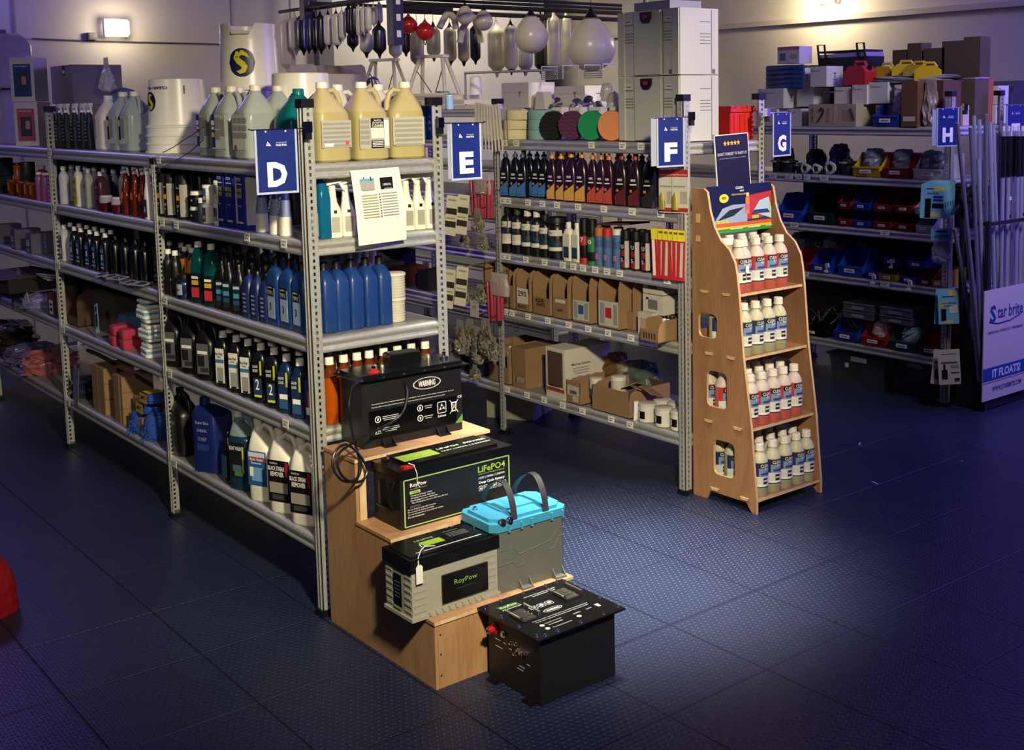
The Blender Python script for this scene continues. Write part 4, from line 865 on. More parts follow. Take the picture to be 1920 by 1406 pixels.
gb=card_pack(.09,.22,M('#77748c',.3),marks=[(.01,-.05,.012,.012,BLK)]); p=at(143,690,x=.0); place('grey_pouch',gb,'long grey pouch hanging down over the bottom shelf right of the dark post','packet',p,0,rot=(0,math.radians(14),FX))
b=lump(.3,.24,.1,12,M('#232a3a',.35,bump=.5,sc=25)); place('dark_bag',[P('dark_bag',b)],'dark crumpled bag left of the brown cartons on the bottom shelf','bag',(.14,yu(168,.14,Z+.05),Z),FX)
for i,(u,v) in enumerate(((185,665),(215,690),(255,705))):
    b=MB(); b.tube([at(u-20,v-8,x=.2),at(u,v,x=.12),at(u+25,v+14,x=.1)],.012,BLKM,8); place('black_bar',[P('black_bar',b)],['left','middle','right'][i]+' black bar lying under the fourth shelf','bar',(0,0,0),0,'black bars under the fourth shelf')
# ================================================================ third bay (left edge)
Z=ZD3[1]
aj=rnd(.1,.03,M('#7a3a12',.15,trans=.2),M('#8a2a20'),neck=.95,sh=.01,caph=.012,capr=.031,bands=[(.03,.085,-160,-60,M('#c8872a'),.0006)])
row('amber_jar',aj,[24,41,55,66],.05,Z,'small amber jar with red lid, # from the left edge, second shelf','jar','small amber jars',dz=.05)
rc=rnd(.2,.034,M('#b0301c',.3),M('#c9b0a8'),sh=.12,caph=.02,capr=.02,bands=[(.05,.15,-170,-40,M('#c84a20'),.0006)])
row('red_can',rc,[80],.11,Z,'red tin with pinkish cap left of the dark post','can')
gc=rnd(.11,.045,M('#4a463f',.4,.4),M('#4a463f',.4,.4),neck=.97,sh=.01,caph=.01,capr=.046); row('grey_tin',gc,[52],.14,Z+.1,'grey-brown tin standing behind the amber jars','tin',dz=.05); row('grey_tin',gc,[52],.14,Z,'grey-brown tin under the other tin behind the amber jars','tin',dz=.05)
oc=rnd(.2,.03,M('#c86a1e',.25),BLK,sh=.05,caph=.012,capr=.03,neck=.9); row('orange_tin',oc,[35],.13,Z,'orange tin behind the amber jars','tin')
pb=rnd(.17,.026,M('#9a5a8a',.3),WHT,sh=.1,caph=.014,capr=.02,bands=[(.02,.12,-170,-90,M('#c8562a'),.0006)]); row('pink_bottle',pb,[75,87],.045,Z,'pink and orange bottle, # right of the amber jars','bottle','pink and orange bottles',words=['first','second'])
kx=carton(.11,.11,.115,M('#121424',.4),marks=[(0,.06,.06,.07,M('#8e90b0')),(0,.06,.045,.055,M('#121424')),(0,.06,.02,.02,M('#8e90b0'))])
for z,w in((0,'lower'),(.116,'upper')): row('black_box',kx,[4],.07,Z+z,w+' black box with pale emblem at the left edge, second shelf','box','black emblem boxes',dz=.05)
Z=ZD3[2]
wl_=carton(.11,.16,.125,M('#5b566c',.6),marks=[(-.01,.065,.06,.035,M('#c4c4d6')),(-.01,.075,.045,.004,INK),(-.01,.062,.045,.004,INK),(-.01,.02,.02,.02,M('#c4c4d6'))])
row('grey_box',wl_,[12,48,78],.09,Z,'grey-violet box with pale label, # from the left edge, third shelf','box','grey-violet boxes',words=['first','second','third'])
b=MB(); b.box((0,0,.045),(.5,.34,.09),M('#2c2322',.9)); b.box((0,-.02,.093),(.52,.4,.006),M('#473a48',.9)); place('flat_carton',[P('flat_carton',b)],'flat dark carton with lid jutting out into the aisle, left edge','box',(.03,yu(40,.03,Z-.2),ZD3[3]+.11),FX+.1)
for i in range(3):
    b=MB(); b.prism([(-.09,0),(.08,-.01),(.09,.02),(-.06,.03)],2,0,.004,M('#b9b6cc',.5)); place('white_tray',[P('white_tray',b)],['lowest','middle','topmost'][i]+' pale flat tray stacked beside the dark post','tray',(.03,yu(86,.03,Z-.2),ZD3[3]+.215+.012*i),FX+.15*i,'pale flat trays')
Z=ZD3[3]
cd=card_pack(.07,.11,M('#6f6c94',.5),marks=[(0,-.03,.05,.03,M('#9a98c0')),(0,-.08,.045,.04,M('#55527a'))])
for i,(u,v,a) in enumerate(((12,520,24),(34,515,-3),(14,540,10),(33,545,3),(24,560,-6),(45,562,18))):
    place('blister_card',cd,'bluish blister card, '+ORD[i]+' of the cluster hanging at the left edge','packet',at(u,v-12,x=-.02+.006*i),0,'bluish blister cards',rot=(0,math.radians(-a),FX))
sl=card_pack(.085,.07,M('#c9c9da',.6)); place('paper_slip',sl,'pale paper slip lying at a slant on the left-edge shelf','paper',at(48,550,x=-.01),0,rot=(0,math.radians(-18),FX))
CP=M('#7a76a8',.12,var=.4,sc=40,bump=.8)
for i,(u,w,s) in enumerate(((20,.3,61),(80,.18,62))):
    b=lump(w,.25,.09,s,CP); place('plastic_bag',[P('plastic_bag',b)],['crumpled bluish plastic bag at the left edge of the fourth shelf','crumpled bluish plastic bag beside the dark post, fourth shelf'][i],'bag',(.1,yu(u,.1,Z+.03),Z),FX)
Z=ZD3[4]
for i,(u,w,h,c,s,l) in enumerate(((20,.55,.2,'#2c2a24',71,'dark olive bag with shiny film at the left edge, bottom shelf'),(62,.3,.12,'#5d547a',72,'shiny violet film bag, middle of the bottom shelf at left'),(95,.24,.14,'#a0605c',73,'pinkish film bag left of the dark post, bottom shelf'))):
    b=lump(w,.34,h,s,M(c,.12,var=.5,sc=30,bump=.9),nu=22,nv=12,amp=.35); place('plastic_bag',[P('plastic_bag',b)],l,'bag',(.16,yu(u,.16,Z+.05),Z),FX)
# ================================================================ wooden steps with batteries
PLY=wood_mat('plywood','#b18c64','#8c6644',2.2); PLYE=wood_mat('plywood_edge','#dcc49a','#b8966a',9.)
t=.012; W=.60; SX=.004
root=bpy.data.objects.new('display_steps',None); COL.objects.link(root); root.location=(SX,-.79,0)
root['label']='pale plywood display steps standing against the end of the near shelving row'; root['category']='display stand'
prof=[(0,0),(.737,0),(.737,.678),(.505,.678),(.505,.445),(.268,.445),(.268,.228),(0,.228)]
b=MB(); b.prism(prof,0,0,t,PLY); link('side_panel',b.mesh('side_panel'),root)
b=MB(); b.prism([(.27,0),(.737,0),(.737,.678),(.66,.678),(.66,.228),(.27,.228)],0,W-t,W,PLY); link('side_panel',b.mesh('side_panel'),root)
def pan(n,c,d,m=PLY,lab=None,extra=None):
    b=MB(); b.box(c,d,m)
    b.box((c[0],c[1]-d[1]/2-.0004,c[2]),(d[0],.0008,d[2]),PLYE) if d[2]<.02 else None
    if extra: extra(b)
    o=link(n,b.mesh(n),root)
    return o
scr=M('#2a1d12',.8)
pan('front_panel',(W/2,.006,.113),(W-2*t-.002,t,.226),PLY)
fp=[o for o in root.children if o.name.startswith('front_panel')][0]
for z in(.045,.12,.19):
    b=MB(); b.prism(circ(.0035,8),1,-.0012,.0005,scr); link('screw',b.mesh('screw'),fp,(.022,0,z)); b=MB(); 
pan('tread',(W/2,.13,.234),(W+.006,.27,t)); pan('tread',(W/2,.385,.451),(W+.006,.246,t)); pan('tread',(W/2,.62,.684),(W+.006,.24,t))
b=MB(); b.box((.03,.283,.335),(.028,.02,.21),PLYE); link('support_strip',b.mesh('support_strip'),root)
b=MB(); b.box((.03,.515,.565),(.028,.02,.225),PLYE); link('support_strip',b.mesh('support_strip'),root)
Z1,Z2,Z3=.241,.458,.691
LIME=M('#8fb83a',.5); LG=M('#a8c86a',.5)
def bolt(x,y,z,r=.006,h=.012): 
    b=MB(); b.loft([(0,r*1.5,r*1.5),(.002,r*1.5,r*1.5),(.002,r,r),(h,r,r)],CHROME,10); return b,(x,y,z)
def parts_root(kind,label,loc,rz=0,cat='battery'):
    r=bpy.data.objects.new(kind,None); COL.objects.link(r); r.location=loc; r.rotation_euler=(0,0,rz); r['label']=label; r['category']=cat; return r
GB=M('#0c0c0e',.28); GBm=M('#101012',.5)
def bracket(b,x,y,z):
    b.box((x,y-.018,z+.002),(.05,.036,.004),GB); 
    for s in(-1,1): b.prism([(0,0),(-.034,0),(0,.034)],0,x+s*.022-.0015,x+s*.022+.0015,GB,Matrix.Translation((0,y,z)))
# B1 flange-lid battery on the top step
r=parts_root('battery','black flange-lid battery with WARNING print on the top step',(.315,-.122,Z3),-.04)
w,d,h=.435,.165,.262
b=MB(); b.box((0,0,h/2),(w,d,h),GBm); case=link('battery_case',b.mesh('battery_case'),r)
for x in(-.12,.12):
    b=MB(); bracket(b,x,-d/2,0.0); link('bracket',b.mesh('bracket'),r)
b=MB(); b.box((0,0,h+.002),(w+.05,d+.05,.004),GB); b.box((0,0,h+.010),(w+.01,d+.005,.013),GB); lid=link('lid',b.mesh('lid'),r)
for i in range(6):
    for s in(-1,1):
        bb_,lc=bolt(-w/2-.005+(w+.01)*i/5,s*(d/2+.014),h+.004,.004,.006); link('bolt',bb_.mesh('bolt'),lid,lc)
l=MB(); y=-d/2-.0015
l.text('WARNING',(.062,y,.212),.075,.024,WHT,'-y',.03)
n=28; vs=[];fs=[]
for i in range(n):
    a=2*math.pi*i/n
    for q in(1,.93): vs.append((.062+.062*q*math.cos(a),y,.212+.0235*(q-.03*(q<1))*math.sin(a)))
for i in range(n): j=(i+1)%n; fs.append((2*i,2*j,2*j+1,2*i+1))
l.add(vs,fs,WHT)
l.text('The battery may emit or become hazardous in case condition, over current, under voltage and exposed to external',(.0,y,.165),.36,.0055,WHT,'-y',.01)
l.text('Once the white or huge smoke of battery, please keep away strong sunshine and charge the battery as soon as possible',(-.02,y,.153),.32,.0055,WHT,'-y',.01)
l.quad((0,y+.0006,.085),.385,.11,M('#08080a',.2))
for (x,z) in((-.155,.105),(.028,.118),(.028,.078)):
    vs=[];fs=[]
    for i in range(16):
        a=2*math.pi*i/16
        for q in(.013,.010): vs.append((x+q*math.cos(a),y,z+q*math.sin(a)))
    for i in range(16): j=(i+1)%16; fs.append((2*i,2*j,2*j+1,2*i+1))
    l.add(vs,fs,WHT); l.box((x,y,z),(.006,.0004,.01),WHT)
l.poly((-.155,y,.06),[(-.014,-.011),(.014,-.011),(0,.014)],WHT); l.poly((-.155,y-.0005,.06),[(-.010,-.0085),(.010,-.0085),(0,.009)],BLK); l.text('!',(-.155,y-.001,.058),.002,.011,WHT)
for (x,z,wd) in((-.10,.112,.07),(-.10,.105,.07),(-.10,.098,.06),(-.10,.068,.07),(-.10,.061,.075),(-.10,.054,.05),(.065,.122,.035),(.065,.114,.03),(.065,.082,.04),(.065,.074,.03)): l.quad((x,y,z),wd,.0028,M('#b9b9b9'))
# recycling box and crossed bin
l.poly((.125,y,.105),rrect(.04,.046,.006),WHT); l.poly((.125,y-.0005,.105),rrect(.035,.041,.005),BLK)
for k in range(3):
    a=math.radians(90+120*k); l.poly((.125+.009*math.cos(a),y-.001,.105+.009*math.sin(a)),[(.007*math.cos(a+q),.007*math.sin(a+q)) for q in(0.2,2.2,4.0)],WHT)
l.text('Li-ion',(.125,y,.072),.036,.010,WHT,'-y',.02)
l.poly((.18,y,.1),[(-.013,.018),(.013,.018),(.009,-.02),(-.009,-.02)],WHT); l.poly((.18,y-.0005,.1),[(-.009,.013),(.009,.013),(.006,-.015),(-.006,-.015)],BLK)
for s in(-1,1): l.poly((.18,y-.001,.1),[(-.02,s*.027),(-.018,s*.028),(.02,-s*.025),(.018,-s*.026)],WHT)
l.text('CE',(.208,y,.135),.02,.010,WHT,'-y',.02); l.poly((.205,y-.0004,.03),[(-.022,0),(.014,0),(.014,.035)],M('#4f8a3a'))
link('printing',l.mesh('printing'),case)
b=MB(); b.loft([(0,.024,.024),(.004,.024,.024),(.006,.017,.017),(.014,.017,.017)],M('#b02a26',.3),8); b.loft([(.014,.008,.008),(.026,.008,.008)],CHROME,10); link('red_terminal',b.mesh('red_terminal'),r,(-.145,-.045,h+.016),label='red positive terminal')
b=MB(); b.loft([(0,.018,.018),(.01,.016,.016)],BLK,10); b.loft([(.01,.008,.008),(.03,.008,.008)],CHROME,10); link('terminal',b.mesh('terminal'),r,(.185,-.01,h+.016))
for x,y_ in((-.1,-.03),(-.12,-.01),(.12,.0),(.13,.02)):
    b=MB(); b.loft([(0,.008,.008),(.018,.008,.008),(.022,.005,.005)],M('#b9b28f',.3,.8),10); link('socket',b.mesh('socket'),r,(x,y_,h+.016))
# display box on the lid and cables
b=MB(); b.box((0,0,.022),(.13,.07,.044),GB); b.box((0,0,.046),(.12,.06,.004),GBm); sc_=MB(); 
sc_=[]
for sx in(-1,1):
    q=MB(); q.box((sx*.05,0,.05),(.012,.008,.005),CHROME); sc_.append(P('screw_plate',q))
place('battery_monitor',[P('housing',b)]+sc_,'small black box with two clips resting on the WARNING battery','device',(.33,-.10,Z3+.279),-.1)
pts=[at(u,v,y=y_) for u,v,y_ in((684,708,-.18),(672,715,-.22),(660,730,-.24),(655,760,-.26),(659,800,-.27),(668,840,-.29),(676,870,-.31),(672,893,-.32),(655,903,-.33),(638,898,-.33),(624,875,-.32),(628,848,-.31),(648,833,-.30),(672,850,-.31),(688,880,-.32),(680,900,-.33),(660,904,-.335),(640,890,-.34),(632,865,-.33),(640,845,-.32),(680,820,-.30),(720,800,-.27),(752,778,-.25),(763,750,-.24),(762,725,-.22),(750,708,-.18),(730,704,-.14),(715,694,-.12))]
def smooth(p,k=4):
    o=[]
    for i in range(len(p)-1):
        p0=p[max(i-1,0)];p1=p[i];p2=p[i+1];p3=p[min(i+2,len(p)-1)]
        for j in range(k):
            t_=j/k; o.append(.5*((2*p1)+(p2-p0)*t_+(2*p0-5*p1+4*p2-p3)*t_*t_+(3*p1-p0-3*p2+p3)*t_**3))
    return o+[p[-1]]
b=MB(); b.tube(smooth(pts),.0048,BLK,8); place('power_cable',[P('power_cable',b)],'thick black cable coiled beside the steps and looped over the WARNING battery','cable',(0,0,0))
# B2 200Ah battery
w,d,h=.49,.185,.19
r=parts_root('battery','large black battery with lime frame and LiFePO4 lettering on the middle step',(.32,-.388,Z2),0)
b=MB(); b.box((0,0,h/2),(w,d,h),GBm); 
case=link('battery_case',b.mesh('battery_case'),r)
b=MB(); b.box((0,0,h+.014),(w+.012,d+.012,.028),GB); b.box((0,0,h+.034),(w-.1,d-.03,.014),GB); lid=link('lid',b.mesh('lid'),r)
b=MB()
for s in(-1,1): b.box((-w/2-.006,s*.035,h*.6),(.012,.012,.1),GB)
b.box((-w/2-.008,0,h*.35),(.014,.1,.008),GB); b.tube([(-w/2-.004,-.06,h*.92),(-w/2-.03,-.065,h*.7),(-w/2-.02,-.065,h*.45)],.004,GB,6); link('side_handle',b.mesh('side_handle'),r)
b=MB(); b.tube([(w/2+.002,.05,h*.95),(w/2+.016,.02,h*.7),(w/2+.016,-.02,h*.6),(w/2+.002,-.05,h*.5)],.005,GB,6); link('side_handle',b.mesh('side_handle'),r)
l=MB(); y=-d/2-.0015
fw,fh,cx,cz=.466,.172,.003,.094
for (x,z,a,c) in((cx,cz+fh/2,fw,.004),(cx,cz-fh/2,fw,.004),(cx-fw/2,cz,.005,fh),(cx+fw/2,cz,.005,fh)): l.quad((x,y,z),a,c,LG)
l.text('LiFePO4',(.155,y,.153),.125,.024,M('#a6c63a'),'-y',.015); l.text('Lithium Iron Phosphate Battery',(.155,y,.134),.12,.006,LG)
l.text('12.8V | 200Ah | 2.56kWh',(.155,y,.119),.12,.010,WHT,'-y',.015); l.text('Deep Cycle Battery',(.155,y,.101),.12,.012,WHT,'-y',.03)
for k,tx in enumerate(('日','FC','CE','F','A','Z')):
    l.poly((.103+.022*k,y,.079),rrect(.017,.02,.003),WHT); l.poly((.103+.022*k,y-.0005,.079),rrect(.014,.017,.002),BLK); l.text(tx if k else 'H',(.103+.022*k,y-.001,.079),.009,.010,WHT,'-y',.02)
l.text('RoyPow',(-.17,y,.156),.07,.018,WHT,'-y',.02); l.text('the next power company',(-.17,y,.143),.07,.003,WHT)
l.quad((-.185,y,.131),.045,.011,LG); l.text('MODEL',(-.185,y-.001,.131),.03,.007,BLK)
for k,tx in enumerate(('Charging Voltage: 14.6V','Charging Current: 40A Max','Discharging Current: 200A Max','Max Discharging Current: 250 Amp (30 Sec)')): l.text(tx,(-.205+.047+(k*.006)+(.018 if k==3 else 0),y,.118-.009*k),.092+.012*k+(.025 if k==3 else 0),.0062,WHT,'-y',.01)
l.text('CAUTION',(-.185,y,.078),.045,.007,PRT)
for k,tx in enumerate(('Do not charge in a gas tight container','Do not short the battery terminals','Do not disassemble or incinerate the battery','Do not incinerate')): l.text(tx,(-.152+(-.005,-.01,.012,-.03)[k],y,.068-.009*k),(.12,.11,.15,.07)[k],.0062,WHT,'-y',.01)
link('label',l.mesh('label'),case)
l=MB(); zz=h+.0285
l.quad((-.115,-.005,zz+.0135),.155,.075,M('#8fae3a'),'+z'); l.text('RoyPow',(-.115,-.01,zz+.0145),.095,.022,M('#b5cf7a'),'+z',.02)
l.text('LiFePO4   POWER',(.09,.012,zz+.0135),.22,.017,M('#c9d3b4'),'+z',.02); l.text('12.8V | 200Ah | 2.56KWH',(.09,-.024,zz+.0135),.22,.013,M('#c9d3b4'),'+z',.02)
link('label',l.mesh('label'),lid)
b=MB(); b.box((0,0,.004),(.045,.028,.008),M('#a8231c',.3)); b.loft([(.008,.006,.006),(.02,.006,.006)],CHROME,10); link('red_terminal',b.mesh('red_terminal'),r,(-.2,-.072,h+.028),label='red positive terminal')
b=MB(); b.box((0,0,.004),(.04,.028,.008),GB); b.loft([(.008,.009,.009),(.011,.009,.009),(.011,.006,.006),(.02,.006,.006)],CHROME,10); link('terminal',b.mesh('terminal'),r,(-.205,.055,h+.028))
b=MB(); b.tube([(-.198,-.072,h+.045),(-.185,-.092,h+.04),(-.18,-.104,h+.01),(-.178,-.100,h-.03),(-.165,-.097,h-.045)],.0016,WHT,6); link('tag_string',b.mesh('tag_string'),r,label='white string tied to the red terminal')
# B3 grey ribbed battery with black top
G3=M('#939284',.4,var=.06)
w,d,h=.36,.175,.175
r=parts_root('battery','grey ribbed battery with black top and white tag on the lowest step',(.125,-.660,Z1),.0)
b=MB(); b.box((0,0,h/2),(w-.006,d-.006,h),G3); b.box((0,0,.006),(w+.006,d+.008,.012),G3)
for k in range(6):
    z=.03+.024*k
    for x in(-.145,.145): b.box((x,-d/2+.006,z),(.05,.010,.008),G3); b.box((x,d/2-.006,z),(.05,.010,.008),G3)
    for yy in(-.06,.06): b.box((-w/2+.006,yy,z),(.010,.04,.008),G3)
for k in range(9): b.box((-.11+.027*k,-d/2-.003,.013),(.01,.012,.01),G3)
case=link('battery_case',b.mesh('battery_case'),r)
b=MB(); b.box((0,0,h+.02),(w+.008,d+.008,.045),GB); b.box((0,0,h+.0435),(w-.02,d-.03,.006),GB)
for s in(-.5,.5): b.box((s*.12,-d/2-.005,h+.006),(.08,.004,.01),GB)
lid=link('lid',b.mesh('lid'),r)
l=MB(); y=-d/2-.0035
l.box((.035,y,.085),(.19,.006,.10),GB); l.text('RoyPow',(.035,y-.0045,.098),.095,.022,M('#7fb05a'),'-y',.0); l.quad((.035,y-.0042,.075),.08,.002,M('#33402a'))
l.quad((-w/2+.0045-.006,0,.088),.05,.12,GB,'-x'); l.quad((-w/2-.003,0,.03),.05,.008,M('#7fb05a'),'-x')
for k in range(5): l.quad((-w/2-.003,0,.12-.013*k),.034,.002,PRT,'-x')
link('label',l.mesh('label'),case)
l=MB(); zz=h+.047; l.quad((-.035,.005,zz),.085,.042,LIME,'+z'); l.text('LiFePO4',(-.045,.045,zz),.075,.013,LG,'+z',.01); l.quad((.0,-.05,zz),.27,.005,WHT,'+z'); l.text('RoyPow',(.075,.055,zz),.06,.010,PRT,'+z'); 
for k in range(4): l.quad((.08,.036-.011*k,zz),.08,.002,PRT,'+z')
link('label',l.mesh('label'),lid)
for x,y_ in((-.11,-.05),(.15,.015)):
    bb_,lc=bolt(x,y_,h+.043,.006,.014); link('terminal',bb_.mesh('terminal'),r,lc)
b=MB(); b.tube([(-.06,-.052,h+.055),(-.1,-.05,h+.062),(-.125,-.065,h+.058),(-.15,-.088,h+.045),(-.155,-.096,h+.02)],.0016,WHT,6); b.tube([(-.11,-.05,h+.062),(-.115,-.04,h+.07)],.0016,WHT,6); st=link('tag_string',b.mesh('tag_string'),r)
b=MB(); b.prism([(-.013,-.065),(.013,-.065),(.013,-.008),(.006,0),(-.006,0),(-.013,-.008)],1,-.001,.001,M('#d5d2c6')); link('tag',b.mesh('tag'),st,(-.153,-.098,h+.024),label='blank white hang tag')
# B4 blue-topped grey battery
w,d,h=.325,.215,.225
r=parts_root('battery','tall grey battery with bright blue top and two black strap handles',(.452,-.645,Z1),-.03)
G4=M('#5c5f5a',.45,var=.06); C4=M('#3b8fb2',.35,var=.05)
oct_=lambda a,c,q:[(-a+q,-c),(a-q,-c),(a,-c+q),(a,c-q),(a-q,c),(-a+q,c),(-a,c-q),(-a,-c+q)]
b=MB(); b.prism(oct_(w/2,d/2,.022),2,0,h,G4)
case=link('battery_case',b.mesh('battery_case'),r)
b=MB()
for (x0,z0,x1,z1) in((-.14,.155,-.08,.155),(-.08,.155,-.055,.125),(-.055,.125,.085,.142),(.085,.142,.12,.18),(.12,.18,.15,.18),(-.14,.1,-.085,.105),(-.085,.105,-.06,.082),(-.06,.082,-.03,.084),(.08,.11,.1,.112),(.1,.112,.125,.15),(.125,.15,.15,.152)):
    b.tube([(x0,-d/2-.0003,z0),(x1,-d/2-.0003,z1)],.0022,G4,6)
link('groove_trim',b.mesh('groove_trim'),case)
for x in(-.035,.115):
    b=MB()
    for s in(-1,1): b.prism([(0,0),(-.03,0),(0,.035)],0,x+s*.022-.002,x+s*.022+.002,G4,Matrix.Translation((0,-d/2,0)))
    b.box((x,-d/2-.014,.003),(.046,.028,.006),G4); link('bracket',b.mesh('bracket'),r)
b=MB(); b.prism(oct_(w/2+.006,d/2+.006,.024),2,h,h+.03,C4); b.prism(oct_(w/2-.008,d/2-.01,.03),2,h+.03,h+.042,C4); b.box((.0,.01,h+.045),(w*.5,d*.4,.008),C4)
for x in(-.1,-.045,.0,.09,.14): b.box((x,-d/2-.008,h+.008),(.008,.006,.028),C4)
top=link('lid',b.mesh('lid'),r,label='bright blue lid')
for y_ in(-.0,):
    pass
for x,s in((-.07,0),(.07,1)):
    b=MB(); pts=[]
    n=14
    for i in range(n+1):
        q=i/n; yy=-d/2-.002+(d+.004)*q; zz=h+.02+.125*math.sin(math.pi*q)**.55*(1) ; pts.append((x+.02*math.sin(math.pi*q),yy,zz))
    vs=[];fs=[]
    for p in pts:
        for dx in(-.013,.013): vs.append((p[0]+dx,p[1],p[2]))
    for i in range(n): fs.append((2*i,2*i+1,2*i+3,2*i+2))
    m_=len(vs); vs+=[(a,c_+.0005,e_-.003) for a,c_,e_ in vs]; fs+=[tuple(m_+k for k in reversed(f)) for f in fs]; b.add(vs,fs,BLKM,True); link('strap_handle',b.mesh('strap_handle'),r,label='black webbing carry strap')
for x in(-.125,-.095):
    b=MB(); mt=Matrix.Rotation(math.radians(90),4,'X'); b.loft([(0,.014,.014),(.012,.014,.014),(.014,.008,.008),(.024,.008,.008)],BLK if x<-.11 else CHROME,12,mtx=Matrix.Rotation(math.radians(60),4,'X')); link('socket',b.mesh('socket'),r,(x,-d/2+.004,h+.03))
for x,y_ in((-.135,.05),(.135,-.02)):
    bb_,lc=bolt(x,y_,h+.042,.007,.01); link('terminal',bb_.mesh('terminal'),r,lc)
# B5 black box on the floor
w,d,h=.325,.29,.238
r=parts_root('battery','low black box battery with printed flange lid, standing on the floor',(.365,-.968,.0),0)
b=MB(); b.box((0,0,h/2+.002),(w,d,h-.004),GBm); case=link('battery_case',b.mesh('battery_case'),r)
b=MB(); b.box((0,0,h+.003),(w+.055,d+.055,.006),GB); lid=link('lid',b.mesh('lid'),r)
l=MB(); zz=h+.0066
l.poly((-.1,.11,zz),[(-.04,-.014),(.045,-.014),(.035,.014),(-.045,.014)],M('#2f5a2a'),'+z'); l.text('RoyPow',(-.1,.11,zz+.0004),.07,.018,M('#c9e0a0'),'+z',.02); l.quad((-.1,.09,zz),.08,.003,WHT,'+z')
for k in range(3):
    x=-.045+.034*k; l.poly((x,.04,zz),rrect(.028,.028,.005),WHT,'+z'); l.poly((x,.04,zz+.0003),rrect(.024,.024,.004),BLK,'+z'); l.poly((x,.04,zz+.0006),circ(.008,10),WHT,'+z')
l.text('WARNING',(.0,-.01,zz),.055,.014,WHT,'+z',.03)
vs=[];fs=[]
for i in range(24):
    a=2*math.pi*i/24
    for q in(1,.92): vs.append((.04*q*math.cos(a),-.01+.0145*q*math.sin(a),zz))
for i in range(24): j=(i+1)%24; fs.append((2*i,2*j,2*j+1,2*i+1))
l.add(vs,fs,WHT)
for k,(tx,x,y_,wd) in enumerate((('The battery may emit or become hazardous in case condition, over voltage and exposed',.0,-.05,.24),('Once the white or huge smoke of battery, please charge the battery as soon as possible',0,-.062,.23),('Li-ion',.095,-.088,.022),('keep away from fire and heat',-.06,-.085,.07),('do not disassemble',-.06,-.1,.06),('Do not short circuit the terminals',-.05,-.125,.08),('NO STEPPING',.04,-.09,.03),('Rated voltage 51.2V capacity 40Ah energy 2048Wh',.05,.128,.14),('Use within rated conditions',.06,.117,.1))):
    l.text(tx,(x,y_,zz),wd,.0075,WHT,'+z',.01)
for x,y_ in((-.11,-.09),(-.11,-.12),(.03,-.115)): l.poly((x,y_,zz),circ(.009,12),WHT,'+z'); 
l.poly((.135,-.09,zz),[(-.008,.012),(.008,.012),(.006,-.012),(-.006,-.012)],WHT,'+z')
link('printing',l.mesh('printing'),lid)
for k,(x,y_) in enumerate([(sx*(w/2+.014),sy) for sx in(-1,1) for sy in(-.145,-.05,.05,.145)]+[(sx,sy*(d/2+.014)) for sy in(-1,1) for sx in(-.1,0,.1)]+[(-w/2+.01,-d/2-.014),(w/2-.01,d/2+.014)]):
    bb_,lc=bolt(x,y_,h+.006,.0042,.008); link('bolt',bb_.mesh('bolt'),lid,lc)
for x,y_ in((-.115,.01),(.105,.05)):
    b=MB(); b.box((0,0,.004),(.055,.085,.006),M('#77756c',.35,.8)); b.tube([(-.035,-.045,.01),(-.04,-.045,.02),(-.04,.045,.02),(-.035,.045,.01)],.004,CHROME,8); b.tube([(.035,-.045,.01),(.04,-.045,.02),(.04,.045,.02),(.035,.045,.01)],.004,CHROME,8)
    for q in(-.02,0,.02): b.box((0,q,.009),(.05,.004,.004),CHROME)
    link('handle',b.mesh('handle'),lid,(x,y_,h+.006),label='chrome folding handle')
def knob(p,r_,m,ln=.02,nm='socket',lab=None):
    b=MB(); b.loft([(0,r_*1.5,r_*1.5),(.004,r_*1.5,r_*1.5),(.004,r_,r_),(ln,r_,r_)],m,12,mtx=Matrix.Rotation(-math.pi/2,4,'Y')); link(nm,b.mesh(nm),case,p,label=lab)
knob((-w/2,.105,.185),.013,M('#a81f26',.3),.03,'red_terminal','red terminal knob'); knob((-w/2-.03,.105,.185),.006,CHROME,.012,'terminal_stud')
knob((-w/2,.055,.18),.008,CHROME,.01); 
for y_,z in((.01,.165),(-.02,.172),(-.03,.155),(-.012,.135),(-.045,.15),(-.075,.16)): knob((-w/2,y_,z),.0045,CHROME,.012)
l=MB()
for y_,z,wd in((.09,.15,.03),(.05,.15,.015),(.085,.125,.04),(.02,.14,.02),(-.045,.10,.03),(-.035,.088,.035),(-.08,.12,.02)): l.quad((-w/2-.001,y_,z),wd,.003,M('#c9c9c9'),'-x')
link('printing',l.mesh('printing'),case)
for y_ in(.1,-.1):
    b=MB(); b.box((-w/2-.014,y_,.004),(.03,.05,.006),GB); link('mounting_foot',b.mesh('mounting_foot'),r)
